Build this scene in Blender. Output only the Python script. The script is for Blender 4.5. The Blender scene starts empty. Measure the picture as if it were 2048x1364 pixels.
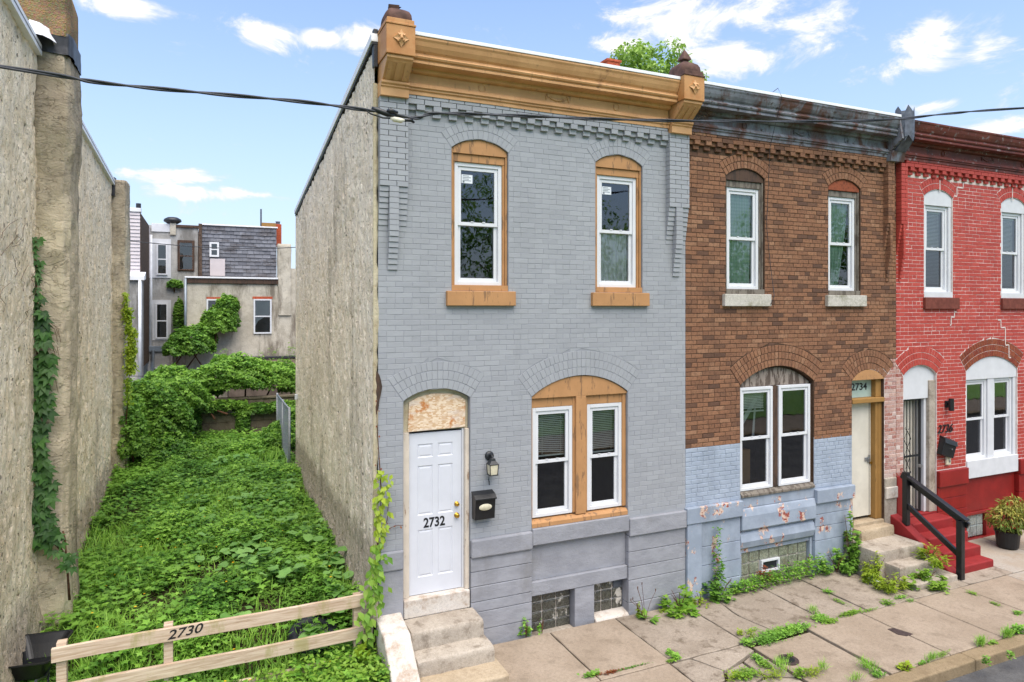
import bpy, bmesh, math, random
import numpy as np
from mathutils import Vector, Matrix, Euler

random.seed(11)
RNG = np.random.default_rng(5)
SC = bpy.context.scene
COL = SC.collection

# ------------------------------------------------------------------ camera
CAM = Vector((-1.90, -8.14, 4.30))
YAW = math.atan(0.45)
cam_d = bpy.data.cameras.new('camera')
cam_d.sensor_width = 36.0
cam_d.lens = 24.0
cam_d.shift_y = -(682 - 617) / 2048.0
cam_d.clip_start = 0.1
cam_d.clip_end = 2000.0
cam = bpy.data.objects.new('camera', cam_d)
cam.location = CAM
cam.rotation_euler = (math.radians(90), 0, -YAW)
COL.objects.link(cam)
SC.camera = cam

# ------------------------------------------------------------------ sky
SUN_EL = math.radians(64)
SUN_AZ = math.radians(182)          # compass style: 0 = +Y, clockwise
world = bpy.data.worlds.new('World')
SC.world = world
world.use_nodes = True
wn, wl = world.node_tree.nodes, world.node_tree.links
wn.clear()


def wnode(t, **kw):
    n = wn.new(t)
    for k, v in kw.items():
        setattr(n, k, v)
    return n


def wmath(op, a, b=None, c=None, clamp=False):
    n = wnode('ShaderNodeMath', operation=op, use_clamp=clamp)
    for i, x in enumerate((a, b, c)):
        if x is None:
            continue
        if isinstance(x, (int, float)):
            n.inputs[i].default_value = x
        else:
            wl.new(x, n.inputs[i])
    return n.outputs[0]


sky = wnode('ShaderNodeTexSky', sky_type='NISHITA')
sky.sun_disc = False
sky.sun_elevation = SUN_EL
sky.sun_rotation = SUN_AZ
sky.air_density = 1.0
sky.dust_density = 0.35
sky.ozone_density = 2.2
geo = wnode('ShaderNodeNewGeometry')
sep = wnode('ShaderNodeSeparateXYZ')
dirn = wnode('ShaderNodeVectorMath', operation='SCALE')
dirn.inputs['Scale'].default_value = -1.0
wl.new(geo.outputs['Incoming'], dirn.inputs[0])
wl.new(dirn.outputs[0], sep.inputs[0])
dx, dy, dz = sep.outputs
az = wmath('ARCTAN2', dx, dy)
el = wmath('ARCSINE', dz)
cmb = wnode('ShaderNodeCombineXYZ')
wl.new(az, cmb.inputs[0])
wl.new(wmath('MULTIPLY', el, 1.9), cmb.inputs[1])


def wnoise(scale, detail, rough, off, dist=0.0):
    mp = wnode('ShaderNodeVectorMath', operation='ADD')
    wl.new(cmb.outputs[0], mp.inputs[0])
    mp.inputs[1].default_value = off
    n = wnode('ShaderNodeTexNoise')
    n.inputs['Scale'].default_value = scale
    n.inputs['Detail'].default_value = detail
    n.inputs['Roughness'].default_value = rough
    n.inputs['Distortion'].default_value = dist
    wl.new(mp.outputs[0], n.inputs['Vector'])
    return n.outputs['Fac']


F_PX = 24.0 / 36.0 * 2048


def sky_dir(px, py):
    u, v = (px - 1024) / F_PX, -(py - 617) / F_PX
    x = math.cos(YAW) * u + math.sin(YAW)
    y = -math.sin(YAW) * u + math.cos(YAW)
    return math.atan2(x, y), math.atan2(v, math.hypot(x, y))


# fair-weather cumulus banks: centre direction and half sizes
banks = []
for px, py, rx, ry in [(1440, 30, 230, 70), (1620, 55, 150, 70), (1470, 110, 110, 40), (1890, 95, 150, 62), (1830, 130, 120, 40), (1235, 92, 70, 30), (225, 8, 130, 26), (1960, 90, 90, 50),
                       (520, 62, 80, 36), (640, 76, 45, 20), (740, 70, 60, 34), (330, 352, 190, 16), (500, 388, 170, 18), (1850, 212, 60, 14),
                       (1990, 262, 110, 22)]:
    a0, e0 = sky_dir(px, py)
    a1, _ = sky_dir(px + rx, py)
    _, e1 = sky_dir(px, py - ry)
    banks.append((a0, e0, abs(a1 - a0), abs(e1 - e0)))
for a0, e0 in ((-2.9, .5), (-2.4, .22), (-1.9, .8), (-1.3, .35), (-.95, .9), (1.7, .45), (2.2, .9), (2.7, .25)):
    banks.append((a0, e0, random.uniform(.2, .4), random.uniform(.06, .12)))   # the same kind of cloud all round the sky
azel = wnode('ShaderNodeCombineXYZ')
wl.new(az, azel.inputs[0])
wl.new(el, azel.inputs[1])
acc = None
for a0, e0, ra, re in banks:
    m1 = wnode('ShaderNodeVectorMath', operation='MULTIPLY_ADD')
    wl.new(azel.outputs[0], m1.inputs[0])
    m1.inputs[1].default_value = (1 / ra, 1 / re, 0)
    m1.inputs[2].default_value = (-a0 / ra, -e0 / re, 0)
    ln_ = wnode('ShaderNodeVectorMath', operation='LENGTH')
    wl.new(m1.outputs[0], ln_.inputs[0])
    acc = ln_.outputs['Value'] if acc is None else wmath('MINIMUM', acc, ln_.outputs['Value'])
acc = wmath('MAXIMUM', wmath('SUBTRACT', 1.0, acc), -0.55)
fluff = wnoise(8.5, 6.0, 0.66, (3.1, 1.7, 0.4), 0.5)
fine = wnoise(19.0, 3.0, 0.6, (7.3, 2.2, 0.9))
dens = wmath('ADD', wmath('MULTIPLY', acc, 0.58), wmath('MULTIPLY', wmath('SUBTRACT', fluff, 0.5), 2.3))
dens = wmath('ADD', dens, wmath('MULTIPLY', wmath('SUBTRACT', fine, .5), .32))
mask = wnode('ShaderNodeMapRange')
mask.interpolation_type = 'SMOOTHSTEP'
mask.inputs['From Min'].default_value = -0.06
mask.inputs['From Max'].default_value = 0.42
wl.new(dens, mask.inputs['Value'])
cloudc = wnode('ShaderNodeMix', data_type='RGBA')
cloudc.inputs['A'].default_value = (2.9, 3.1, 3.4, 1)
cloudc.inputs['B'].default_value = (4.6, 4.5, 4.4, 1)
wl.new(wmath('MULTIPLY', dens, 2.2, clamp=True), cloudc.inputs['Factor'])
mixs = wnode('ShaderNodeMix', data_type='RGBA')
haze_w = wmath('MULTIPLY', wmath('POWER', wmath('SUBTRACT', 1.0, wmath('MAXIMUM', dz, 0.0)), 2.6), 0.95)
skyb = wnode('ShaderNodeMix', data_type='RGBA')
wl.new(haze_w, skyb.inputs['Factor'])
skyt = wnode('ShaderNodeMix', data_type='RGBA', blend_type='MULTIPLY')
skyt.inputs['Factor'].default_value = 1.0
skyt.inputs['B'].default_value = (0.87, 0.95, 1.03, 1)
wl.new(sky.outputs[0], skyt.inputs['A'])
wl.new(skyt.outputs['Result'], skyb.inputs['A'])
skyb.inputs['B'].default_value = (2.5, 2.85, 3.5, 1)
wl.new(mask.outputs[0], mixs.inputs['Factor'])
wl.new(skyb.outputs['Result'], mixs.inputs['A'])
wl.new(cloudc.outputs['Result'], mixs.inputs['B'])
bgn = wnode('ShaderNodeBackground')
bgn.inputs['Strength'].default_value = 0.14
wl.new(mixs.outputs['Result'], bgn.inputs['Color'])
wout = wnode('ShaderNodeOutputWorld')
wl.new(bgn.outputs[0], wout.inputs['Surface'])
world.cycles.sampling_method = 'MANUAL'
world.cycles.sample_map_resolution = 256

# ------------------------------------------------------------------ sun (thin high cloud: wide and soft)
sun_d = bpy.data.lights.new('sun', 'SUN')
sun_d.energy = 3.0
sun_d.angle = math.radians(65)
sun_d.color = (1.0, 0.90, 0.76)
sun = bpy.data.objects.new('sun', sun_d)
to_sun = Vector((math.sin(SUN_AZ) * math.cos(SUN_EL), math.cos(SUN_AZ) * math.cos(SUN_EL), math.sin(SUN_EL)))
sun.rotation_euler = to_sun.to_track_quat('Z', 'Y').to_euler()
sun.location = (-6, -20, 25)
COL.objects.link(sun)

SC.view_settings.view_transform = 'Standard'
SC.view_settings.look = 'None'
SC.view_settings.exposure = 0.97
SC.view_settings.gamma = 1.0
SC.render.engine = 'CYCLES'
SC.cycles.max_bounces = 6
SC.cycles.diffuse_bounces = 3
SC.cycles.glossy_bounces = 3
SC.cycles.transmission_bounces = 4
SC.cycles.transparent_max_bounces = 8
SC.cycles.use_denoising = True
SC.cycles.caustics_reflective = False
SC.cycles.caustics_refractive = False


# ------------------------------------------------------------------ measuring: a view ray meets a known plane
def _ray(px, py):
    u, v = (px - 1024) / F_PX, -(py - 617) / F_PX
    return (math.cos(YAW) * u + math.sin(YAW), -math.sin(YAW) * u + math.cos(YAW), v)


def onY(px, py, y):
    d = _ray(px, py)
    t = (y - CAM.y) / d[1]
    return CAM.x + d[0] * t, CAM.z + d[2] * t


def onZ(px, py, z):
    d = _ray(px, py)
    t = (z - CAM.z) / d[2]
    return CAM.x + d[0] * t, CAM.y + d[1] * t


def onX(px, py, x):
    d = _ray(px, py)
    t = (x - CAM.x) / d[0]
    return CAM.y + d[1] * t, CAM.z + d[2] * t


# ------------------------------------------------------------------ mesh helpers
class MB:
    def __init__(s):
        s.v, s.f, s.m, s.r = [], [], [], []

    def add(s, vs, fs, mi=0, rnd=0.5):
        n = len(s.v)
        s.v.extend(vs)
        for f in fs:
            s.f.append([i + n for i in f])
            s.m.append(mi)
            s.r.append(rnd)
        return s

    def box(s, x0, x1, y0, y1, z0, z1, mi=0, rnd=0.5):
        vs = [(x0, y0, z0), (x1, y0, z0), (x1, y1, z0), (x0, y1, z0), (x0, y0, z1), (x1, y0, z1), (x1, y1, z1), (x0, y1, z1)]
        return s.add(vs, [(0, 3, 2, 1), (4, 5, 6, 7), (0, 1, 5, 4), (1, 2, 6, 5), (2, 3, 7, 6), (3, 0, 4, 7)], mi, rnd)

    def prism(s, poly, a0, a1, axis, mi=0, rnd=0.5):
        """poly 2-D outline extruded along axis from a0 to a1 ('x': poly is (y,z); 'y': (x,z); 'z': (x,y))"""
        def P(p, a):
            return {'x': (a, p[0], p[1]), 'y': (p[0], a, p[1]), 'z': (p[0], p[1], a)}[axis]
        n = len(poly)
        vs = [P(p, a0) for p in poly] + [P(p, a1) for p in poly]
        fs = [tuple(range(n))[::-1], tuple(range(n, 2 * n))]
        fs += [(i, (i + 1) % n, n + (i + 1) % n, n + i) for i in range(n)]
        return s.add(vs, fs, mi, rnd)

    def tube(s, pts, r, n=8, mi=0, cap=True, rnd=0.5):
        pts = [Vector(p) for p in pts]
        rs = r if isinstance(r, (list, tuple)) else [r] * len(pts)
        base = len(s.v)
        up = Vector((0, 0, 1))
        for i, p in enumerate(pts):
            t = (pts[min(i + 1, len(pts) - 1)] - pts[max(i - 1, 0)]).normalized()
            a = t.cross(up)
            if a.length < 1e-3:
                a = t.cross(Vector((1, 0, 0)))
            a.normalize()
            b = t.cross(a)
            for k in range(n):
                w = 2 * math.pi * k / n
                s.v.append(tuple(p + (a * math.cos(w) + b * math.sin(w)) * rs[i]))
        for i in range(len(pts) - 1):
            for k in range(n):
                s.f.append([base + i * n + k, base + i * n + (k + 1) % n, base + (i + 1) * n + (k + 1) % n, base + (i + 1) * n + k])
                s.m.append(mi)
                s.r.append(rnd)
        if cap:
            s.f.append([base + k for k in range(n)][::-1])
            s.f.append([base + (len(pts) - 1) * n + k for k in range(n)])
            s.m += [mi, mi]
            s.r += [rnd, rnd]
        return s

    def lathe(s, prof, c, n=16, mi=0, sx=1.0, sy=1.0, phase=0.0):
        base = len(s.v)
        for r, z in prof:
            for k in range(n):
                w = 2 * math.pi * k / n + phase
                s.v.append((c[0] + r * math.cos(w) * sx, c[1] + r * math.sin(w) * sy, c[2] + z))
        for i in range(len(prof) - 1):
            for k in range(n):
                s.f.append([base + i * n + k, base + i * n + (k + 1) % n, base + (i + 1) * n + (k + 1) % n, base + (i + 1) * n + k])
                s.m.append(mi)
                s.r.append(.5)
        s.f.append([base + k for k in range(n)][::-1])
        s.f.append([base + (len(prof) - 1) * n + k for k in range(n)])
        s.m += [mi, mi]
        s.r += [.5, .5]
        return s

    def mesh(s, name, mats, smooth=False):
        me = bpy.data.meshes.new(name)
        me.from_pydata(s.v, [], s.f)
        for m in (mats if isinstance(mats, (list, tuple)) else [mats]):
            me.materials.append(M[m] if isinstance(m, str) else m)
        if any(s.m):
            me.polygons.foreach_set('material_index', s.m)
        if smooth:
            me.polygons.foreach_set('use_smooth', [True] * len(s.f))
        at = me.attributes.new('rnd', 'FLOAT', 'FACE')
        at.data.foreach_set('value', s.r)
        me.update()
        return me

    def build(s, name, mats, parent=None, smooth=False, bevel=0.0, seg=2, local=False):
        o = bpy.data.objects.new(name, s.mesh(name, mats, smooth))
        COL.objects.link(o)
        adopt(o, parent, local)
        if bevel:
            b = o.modifiers.new('bevel', 'BEVEL')
            b.width = bevel
            b.segments = seg
            b.limit_method = 'ANGLE'
            b.angle_limit = math.radians(35)
        return o


def adopt(o, parent, local=False):
    if parent is None:
        return o
    o.parent = parent
    if not local:
        o.matrix_parent_inverse = world_of(parent).inverted()
    return o


def world_of(o):
    m = Matrix.LocRotScale(o.location, o.rotation_euler, o.scale)
    if o.parent is None:
        return m
    return world_of(o.parent) @ o.matrix_parent_inverse @ m


def tag(o, label, cat=None, group=None, kind=None):
    if label:
        o['label'] = label
    if cat:
        o['category'] = cat
    if group:
        o['group'] = group
    if kind:
        o['kind'] = kind
    return o


def thing(name, loc, label, cat, group=None, rz=0.0):
    o = bpy.data.objects.new(name, None)
    o.empty_display_size = .2
    o.location = loc
    o.rotation_euler = (0, 0, rz)
    COL.objects.link(o)
    return tag(o, label, cat, group)


TEXT = {}
for key, size, extrude, offset, shear in (('2732', .165, .0015, .004, 0), ('2734', .17, .001, .003, 0), ('2736', .21, .005, .001, .25), ('2730', .135, .001, .0015, .3)):
    cu = bpy.data.curves.new('numerals', 'FONT')
    cu.body, cu.size, cu.extrude, cu.offset, cu.shear = key, size, extrude, offset, shear
    cu.align_x, cu.align_y = 'CENTER', 'CENTER'
    tmp = bpy.data.objects.new('numerals', cu)
    COL.objects.link(tmp)
    TEXT[key] = bpy.data.meshes.new_from_object(tmp.evaluated_get(bpy.context.evaluated_depsgraph_get()))
    bpy.data.objects.remove(tmp)
    bpy.data.curves.remove(cu)


def text_mesh(name, body, mat, parent, loc, rot, sx=1.0):
    me = TEXT[body]
    me.name = name
    me.transform(Matrix.LocRotScale(Vector(loc), Euler(rot), Vector((sx, 1, 1))))
    me.materials.clear()
    me.materials.append(M[mat])
    o = bpy.data.objects.new(name, me)
    COL.objects.link(o)
    return adopt(o, parent)


# ------------------------------------------------------------------ numpy value noise
def vnoise(u, v, seed=0):
    iu, iv = np.floor(u).astype(np.int64), np.floor(v).astype(np.int64)
    fu, fv = u - iu, v - iv
    fu, fv = fu * fu * (3 - 2 * fu), fv * fv * (3 - 2 * fv)

    def h(a, b):
        n = (a * 374761393 + b * 668265263 + seed * 1442695041) & 0x7fffffff
        n = ((n ^ (n >> 13)) * 1274126177) & 0x7fffffff
        n = (n ^ (n >> 16)) & 0xffff
        return n / 65535.0
    return (h(iu, iv) * (1 - fu) + h(iu + 1, iv) * fu) * (1 - fv) + (h(iu, iv + 1) * (1 - fu) + h(iu + 1, iv + 1) * fu) * fv


def fbm(u, v, seed=0, oct=4):
    s, a, t = 0, .5, 0
    for k in range(oct):
        s = s + a * vnoise(u * 2 ** k, v * 2 ** k, seed + k)
        t += a
        a *= .5
    return s / t

# ------------------------------------------------------------------ materials
M = {}


def srgb(r, g=None, b=None):
    if g is None:
        g = b = r

    def f(c):
        c /= 255.0
        return c / 12.92 if c <= .04045 else ((c + .055) / 1.055) ** 2.4
    return (f(r), f(g), f(b), 1)


class NT:
    def __init__(s, name):
        s.mat = bpy.data.materials.new(name)
        s.mat.use_nodes = True
        s.n, s.l = s.mat.node_tree.nodes, s.mat.node_tree.links
        s.p = s.n['Principled BSDF']
        s.out = s.n['Material Output']
        M[name] = s.mat
        s.pos = None

    def node(s, t, **kw):
        n = s.n.new(t)
        for k, v in kw.items():
            setattr(n, k, v)
        return n

    def put(s, sock, x):
        if hasattr(x, 'is_linked') or hasattr(x, 'links'):
            s.l.new(x, sock)
        else:
            sock.default_value = x

    def P(s, scale=(1, 1, 1), obj=False):
        """position, stretched"""
        mp = s.node('ShaderNodeMapping')
        mp.inputs['Scale'].default_value = scale
        if obj:
            s.l.new(s.node('ShaderNodeTexCoord').outputs['Object'], mp.inputs['Vector'])
        else:
            s.l.new(s.node('ShaderNodeNewGeometry').outputs['Position'], mp.inputs['Vector'])
        return mp.outputs[0]

    def noise(s, scale, detail=4.0, rough=.55, stretch=(1, 1, 1), dist=0.0, obj=False):
        n = s.node('ShaderNodeTexNoise')
        n.inputs['Scale'].default_value = scale
        n.inputs['Detail'].default_value = detail
        n.inputs['Roughness'].default_value = rough
        n.inputs['Distortion'].default_value = dist
        s.l.new(s.P(stretch, obj), n.inputs['Vector'])
        return n.outputs['Fac']

    def voro(s, scale, stretch=(1, 1, 1), feature='F1', out='Distance', rand=1.0):
        n = s.node('ShaderNodeTexVoronoi', feature=feature)
        n.inputs['Scale'].default_value = scale
        n.inputs['Randomness'].default_value = rand
        s.l.new(s.P(stretch), n.inputs['Vector'])
        return n.outputs[out]

    def ramp(s, x, a, b, smooth=True):
        n = s.node('ShaderNodeMapRange')
        n.interpolation_type = 'SMOOTHSTEP' if smooth else 'LINEAR'
        n.inputs['From Min'].default_value = a
        n.inputs['From Max'].default_value = b
        s.l.new(x, n.inputs['Value'])
        return n.outputs[0]

    def math(s, op, a, b=None, clamp=False):
        n = s.node('ShaderNodeMath', operation=op, use_clamp=clamp)
        s.put(n.inputs[0], a)
        if b is not None:
            s.put(n.inputs[1], b)
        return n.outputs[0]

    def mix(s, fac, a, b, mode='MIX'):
        n = s.node('ShaderNodeMix', data_type='RGBA', blend_type=mode)
        s.put(n.inputs['Factor'], fac)
        s.put(n.inputs['A'], a)
        s.put(n.inputs['B'], b)
        return n.outputs['Result']

    def rnd(s):
        n = s.node('ShaderNodeAttribute', attribute_name='rnd')
        return n.outputs['Fac']

    def xyz(s):
        n = s.node('ShaderNodeSeparateXYZ')
        s.l.new(s.node('ShaderNodeNewGeometry').outputs['Position'], n.inputs[0])
        return n.outputs

    def bump(s, h, strength=.5, dist=.01, prev=None):
        n = s.node('ShaderNodeBump')
        n.inputs['Strength'].default_value = strength
        n.inputs['Distance'].default_value = dist
        s.l.new(h, n.inputs['Height'])
        if prev is not None:
            s.l.new(prev, n.inputs['Normal'])
        return n.outputs[0]

    def done(s, col, rough=.7, bump=None, spec=.3, metal=0.0):
        s.put(s.p.inputs['Base Color'], col)
        s.put(s.p.inputs['Roughness'], rough)
        s.p.inputs['Specular IOR Level'].default_value = spec
        s.put(s.p.inputs['Metallic'], metal)
        if bump is not None:
            s.l.new(bump, s.p.inputs['Normal'])
        return s.mat


def plain(name, col, rough=.6, spec=.3, var=.12, scale=6.0, bump=.15, bscale=60.0, metal=0.0, bd=.004):
    t = NT(name)
    n1 = t.noise(scale, 5, .6)
    dark = tuple(c * (1 - var) for c in col[:3]) + (1,)
    lite = tuple(min(1, c * (1 + var)) for c in col[:3]) + (1,)
    c = t.mix(t.ramp(n1, .3, .7), dark, lite)
    t.done(c, rough, t.bump(t.noise(bscale, 4, .6), bump, bd), spec, metal)


def paint_brick(name, base, light, dark, grime, gstr=.35, rough=.62):
    """painted brickwork: slight per-brick change, thin paint, grime streaks"""
    t = NT(name)
    r = t.rnd()
    c = t.mix(r, dark, light)
    c = t.mix(.55, c, base)
    c = t.mix(t.math('MULTIPLY', t.ramp(t.noise(1.1, 6, .6, (1, 1, .45)), .48, .78), gstr), c, grime)
    c = t.mix(t.math('MULTIPLY', t.ramp(t.noise(4.5, 6, .68, (1, 1, .10)), .56, .7), gstr * .8), c, grime)
    sp = t.ramp(t.noise(48, 3, .5), .70, .76)
    c = t.mix(t.math('MULTIPLY', sp, .35), c, dark)
    b = t.bump(t.noise(130, 3, .6), .22, .003)
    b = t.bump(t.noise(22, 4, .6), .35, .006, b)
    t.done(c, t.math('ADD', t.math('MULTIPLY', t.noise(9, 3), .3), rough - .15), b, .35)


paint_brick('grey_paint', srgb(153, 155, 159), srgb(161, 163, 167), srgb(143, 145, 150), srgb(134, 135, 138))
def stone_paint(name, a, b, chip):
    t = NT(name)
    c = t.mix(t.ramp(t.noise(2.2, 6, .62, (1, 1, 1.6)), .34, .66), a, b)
    c = t.mix(t.math('MULTIPLY', t.ramp(t.noise(1.6, 6, .66, (1, 1, .4)), .52, .7), .45), c, srgb(116, 114, 112))
    c = t.mix(t.ramp(t.noise(5.5, 7, .7), .70, .72), c, chip)
    h = t.math('ADD', t.noise(7, 6, .66, (1, 1, 1.5)), t.math('MULTIPLY', t.noise(60, 4, .65), .25))
    t.done(c, .72, t.bump(h, .7, .016), .25)


stone_paint('grey_stone', srgb(138, 139, 145), srgb(152, 153, 159), srgb(170, 140, 116))
paint_brick('grey_stone_old', srgb(142, 143, 149), srgb(152, 153, 159), srgb(132, 133, 139), srgb(118, 117, 117), .5, .7)


def bare_brick(name, cols, mort, soot, var_scale=30):
    t = NT(name)
    r = t.rnd()
    rp = t.node('ShaderNodeValToRGB')
    rp.color_ramp.interpolation = 'LINEAR'
    e = rp.color_ramp.elements
    e[0].position, e[0].color = 0.0, cols[0]
    e[1].position, e[1].color = 1.0, cols[-1]
    for i, c in enumerate(cols[1:-1]):
        q = e.new((i + 1) / (len(cols) - 1))
        q.color = c
    t.l.new(r, rp.inputs[0])
    c = t.mix(t.math('MULTIPLY', t.ramp(t.noise(26, 5, .65), .45, .72), .7), rp.outputs[0], soot)
    c = t.mix(t.math('MULTIPLY', t.ramp(t.noise(1.3, 5, .6, (1, 1, .6)), .5, .75), .55), c, soot)
    c = t.mix(t.math('MULTIPLY', t.ramp(t.noise(70, 3, .6), .62, .72), .35), c, mort)
    b = t.bump(t.noise(150, 4, .7), .5, .004)
    b = t.bump(t.noise(35, 4, .6), .4, .006, b)
    t.done(c, .85, b, .2)


bare_brick('brown_brick', [srgb(94, 70, 58), srgb(122, 88, 68), srgb(138, 98, 74), srgb(146, 106, 80), srgb(130, 92, 70), srgb(154, 116, 90)],
           srgb(128, 108, 90), srgb(76, 58, 48))
bare_brick('worn_brick', [srgb(150, 88, 74), srgb(190, 160, 148), srgb(140, 62, 50), srgb(205, 190, 180)], srgb(214, 206, 196), srgb(196, 184, 174))
paint_brick('red_paint', srgb(172, 66, 56), srgb(184, 78, 66), srgb(154, 56, 48), srgb(128, 46, 40), .4)
bare_brick('red_unpainted', [srgb(120, 62, 44), srgb(142, 78, 54), srgb(128, 60, 46)], srgb(150, 120, 100), srgb(78, 44, 36))
plain('mortar_brown', srgb(84, 66, 54), .95, .1, .25, 20, .6, 120)
plain('mortar_white', srgb(214, 200, 194), .9, .1, .12, 14, .4, 120)
plain('mortar_grey', srgb(142, 144, 149), .75, .2, .1, 5, .3, 120)


def peeling(name, paint, paint2, under, under2, thr=.6):
    t = NT(name)
    c = t.mix(t.ramp(t.noise(3, 5, .6), .35, .65), paint, paint2)
    x, y, z = t.xyz()
    n = t.noise(3.2, 8, .68, (1, 1, .8))
    m = t.ramp(n, thr, thr + .015)
    m2 = t.ramp(t.noise(14, 6, .7), .5, .56)
    u = t.mix(m2, under, under2)
    c = t.mix(m, c, u)
    c = t.mix(t.math('MULTIPLY', t.ramp(t.noise(1.7, 6, .65, (1, 1, .35)), .52, .75), .4), c, srgb(96, 98, 104))
    h = t.math('ADD', t.math('MULTIPLY', m, -.6), t.noise(30, 5, .6))
    t.done(c, .75, t.bump(h, .5, .006), .25)


peeling('blue_paint', srgb(160, 170, 184), srgb(148, 158, 172), srgb(206, 186, 170), srgb(140, 74, 66), .64)
peeling('blue_stone', srgb(154, 164, 178), srgb(138, 148, 162), srgb(208, 184, 166), srgb(146, 76, 66), .57)
plain('dark_red', srgb(132, 30, 26), .45, .4, .14, 4, .35, 45)
plain('step_red', srgb(134, 36, 36), .7, .3, .1, 9, .5, 110)
plain('brown_stone', srgb(112, 62, 52), .8, .2, .2, 14, .5, 80)


def weathered_wood(name, base, dark, thr=.60, amt=.8, rough=.7):
    """painted timber with the paint worn through along the grain"""
    t = NT(name)
    g = t.noise(14, 6, .7, (1, 1, .18))
    c = t.mix(t.ramp(t.noise(5, 4), .3, .7), tuple(k * .88 for k in base[:3]) + (1,), base)
    m = t.ramp(g, thr, thr + .05)
    c = t.mix(t.math('MULTIPLY', m, amt), c, dark)
    t.done(c, rough, t.bump(t.noise(60, 5, .7, (1, 1, .15)), .4, .004), .25)


weathered_wood('ochre_wood', srgb(182, 136, 92), srgb(118, 92, 70), .555, .75)
weathered_wood('grey_wood', srgb(124, 116, 106), srgb(78, 70, 62), .5)
weathered_wood('dark_wood', srgb(86, 66, 54), srgb(60, 50, 44), .5)
weathered_wood('pale_wood', srgb(208, 196, 180), srgb(140, 112, 90), .55, .8)
weathered_wood('torn_wool', srgb(150, 138, 128), srgb(84, 72, 64), .47, .9, .95)
plain('dull_steel', srgb(92, 92, 96), .6, .4, .3, 12, .2, 50, .5)
plain('link_wire', srgb(150, 154, 158), .5, .4, .1, 12, .1, 50, .3)
weathered_wood('tan_wood', srgb(156, 118, 66), srgb(104, 80, 50), .62)


def metal_cornice(name, base, base2, rust, amt, rust2=None):
    t = NT(name)
    c = t.mix(t.ramp(t.noise(2.5, 6, .65), .35, .65), base, base2)
    st = t.noise(2.2, 7, .7, (1, 1, .5), .6)
    c = t.mix(t.ramp(st, .62 - amt, .72 - amt * .6), c, rust)
    if rust2:
        c = t.mix(t.ramp(t.noise(9, 6, .7), .56, .66), c, rust2)
    dirt = t.ramp(t.noise(16, 5, .65, (1, 1, .3)), .58, .72)
    c = t.mix(t.math('MULTIPLY', dirt, .5), c, srgb(84, 68, 56))
    t.done(c, .6, t.bump(t.noise(40, 5, .6), .25, .004), .35)


metal_cornice('ochre_metal', srgb(202, 156, 108), srgb(186, 140, 94), srgb(146, 106, 74), .03)
metal_cornice('ochre_rust', srgb(186, 138, 88), srgb(172, 116, 66), srgb(140, 84, 50), .04)
metal_cornice('galvanised', srgb(126, 130, 138), srgb(88, 90, 96), srgb(84, 54, 42), .17, srgb(62, 52, 46))
metal_cornice('red_rust', srgb(110, 52, 40), srgb(88, 40, 32), srgb(66, 36, 30), .06, srgb(138, 128, 128))
plain('rust_iron', srgb(86, 62, 54), .8, .3, .35, 9, .4, 40)
plain('black_metal', srgb(34, 36, 40), .45, .5, .25, 12, .1, 50)
plain('old_zinc', srgb(92, 96, 104), .5, .5, .35, 9, .2, 40, .4)
plain('white_flash', srgb(226, 226, 228), .5, .4, .06, 5, .2, 30)
plain('tar', srgb(44, 44, 48), .5, .5, .3, 14, .8, 25)
plain('vinyl', srgb(214, 215, 218), .35, .45, .03, 4, .03, 40)
plain('white_trim', srgb(204, 205, 208), .5, .35, .05, 5, .1, 40)
plain('white_door', srgb(204, 206, 213), .42, .4, .035, 3, .05, 60)
plain('cream_door', srgb(206, 200, 186), .6, .3, .07, 4, .2, 50)
plain('brass', srgb(200, 156, 60), .25, .5, .1, 10, .02, 40, .9)
plain('chrome', srgb(180, 180, 184), .3, .5, .1, 10, .02, 40, .9)
plain('black_paint', srgb(24, 25, 28), .38, .5, .3, 12, .15, 60)
plain('black_plastic', srgb(22, 23, 26), .42, .45, .25, 9, .2, 50)
plain('rubber', srgb(30, 32, 40), .6, .4, .25, 12, .3, 60)
plain('ivory', srgb(206, 198, 172), .4, .4, .1, 20, .05, 60)
plain('number_black', srgb(26, 27, 30), .5, .4, .1, 20, .02, 60)
plain('number_grey', srgb(70, 72, 78), .5, .4, .15, 20, .05, 60)
plain('interior', srgb(88, 80, 74), .9, .1, .3, 2, .1, 20)
plain('blind', srgb(224, 224, 222), .6, .3, .05, 6, .05, 40)
plain('cardboard', srgb(150, 112, 76), .85, .1, .1, 6, .1, 40)
plain('iron_cap', srgb(66, 54, 52), .8, .3, .3, 30, .5, 90)
plain('paper', srgb(214, 222, 222), .8, .2, .1, 20, .3, 40)
plain('cable', srgb(52, 54, 60), .55, .4, .3, 30, .1, 60)
plain('tape', srgb(26, 27, 30), .4, .5, .3, 30, .2, 80)
plain('connector', srgb(214, 208, 190), .5, .4, .1, 30, .1, 80)
plain('pipe_white', srgb(214, 216, 220), .45, .4, .08, 5, .05, 40)
plain('pipe_grey', srgb(136, 146, 156), .45, .5, .12, 5, .05, 40, .3)
t = NT('slate')
c = t.mix(t.rnd(), srgb(84, 86, 94), srgb(118, 120, 128))
c = t.mix(t.math('MULTIPLY', t.ramp(t.noise(1.6, 6, .68, (.6, 1, 1.6)), .48, .62), .75), c, srgb(66, 60, 60))
c = t.mix(t.math('MULTIPLY', t.ramp(t.noise(3.5, 6, .7, (1, 1, 2.5)), .56, .68), .6), c, srgb(150, 152, 160))
t.done(c, .6, t.bump(t.noise(30, 4), .3, .01), .4)
plain('siding', srgb(196, 188, 190), .55, .3, .05, 3, .1, 40)
plain('brick_old', srgb(168, 84, 58), .9, .2, .3, 20, .5, 60)
plain('brick_dark', srgb(84, 70, 60), .9, .2, .4, 12, .5, 60)
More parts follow.
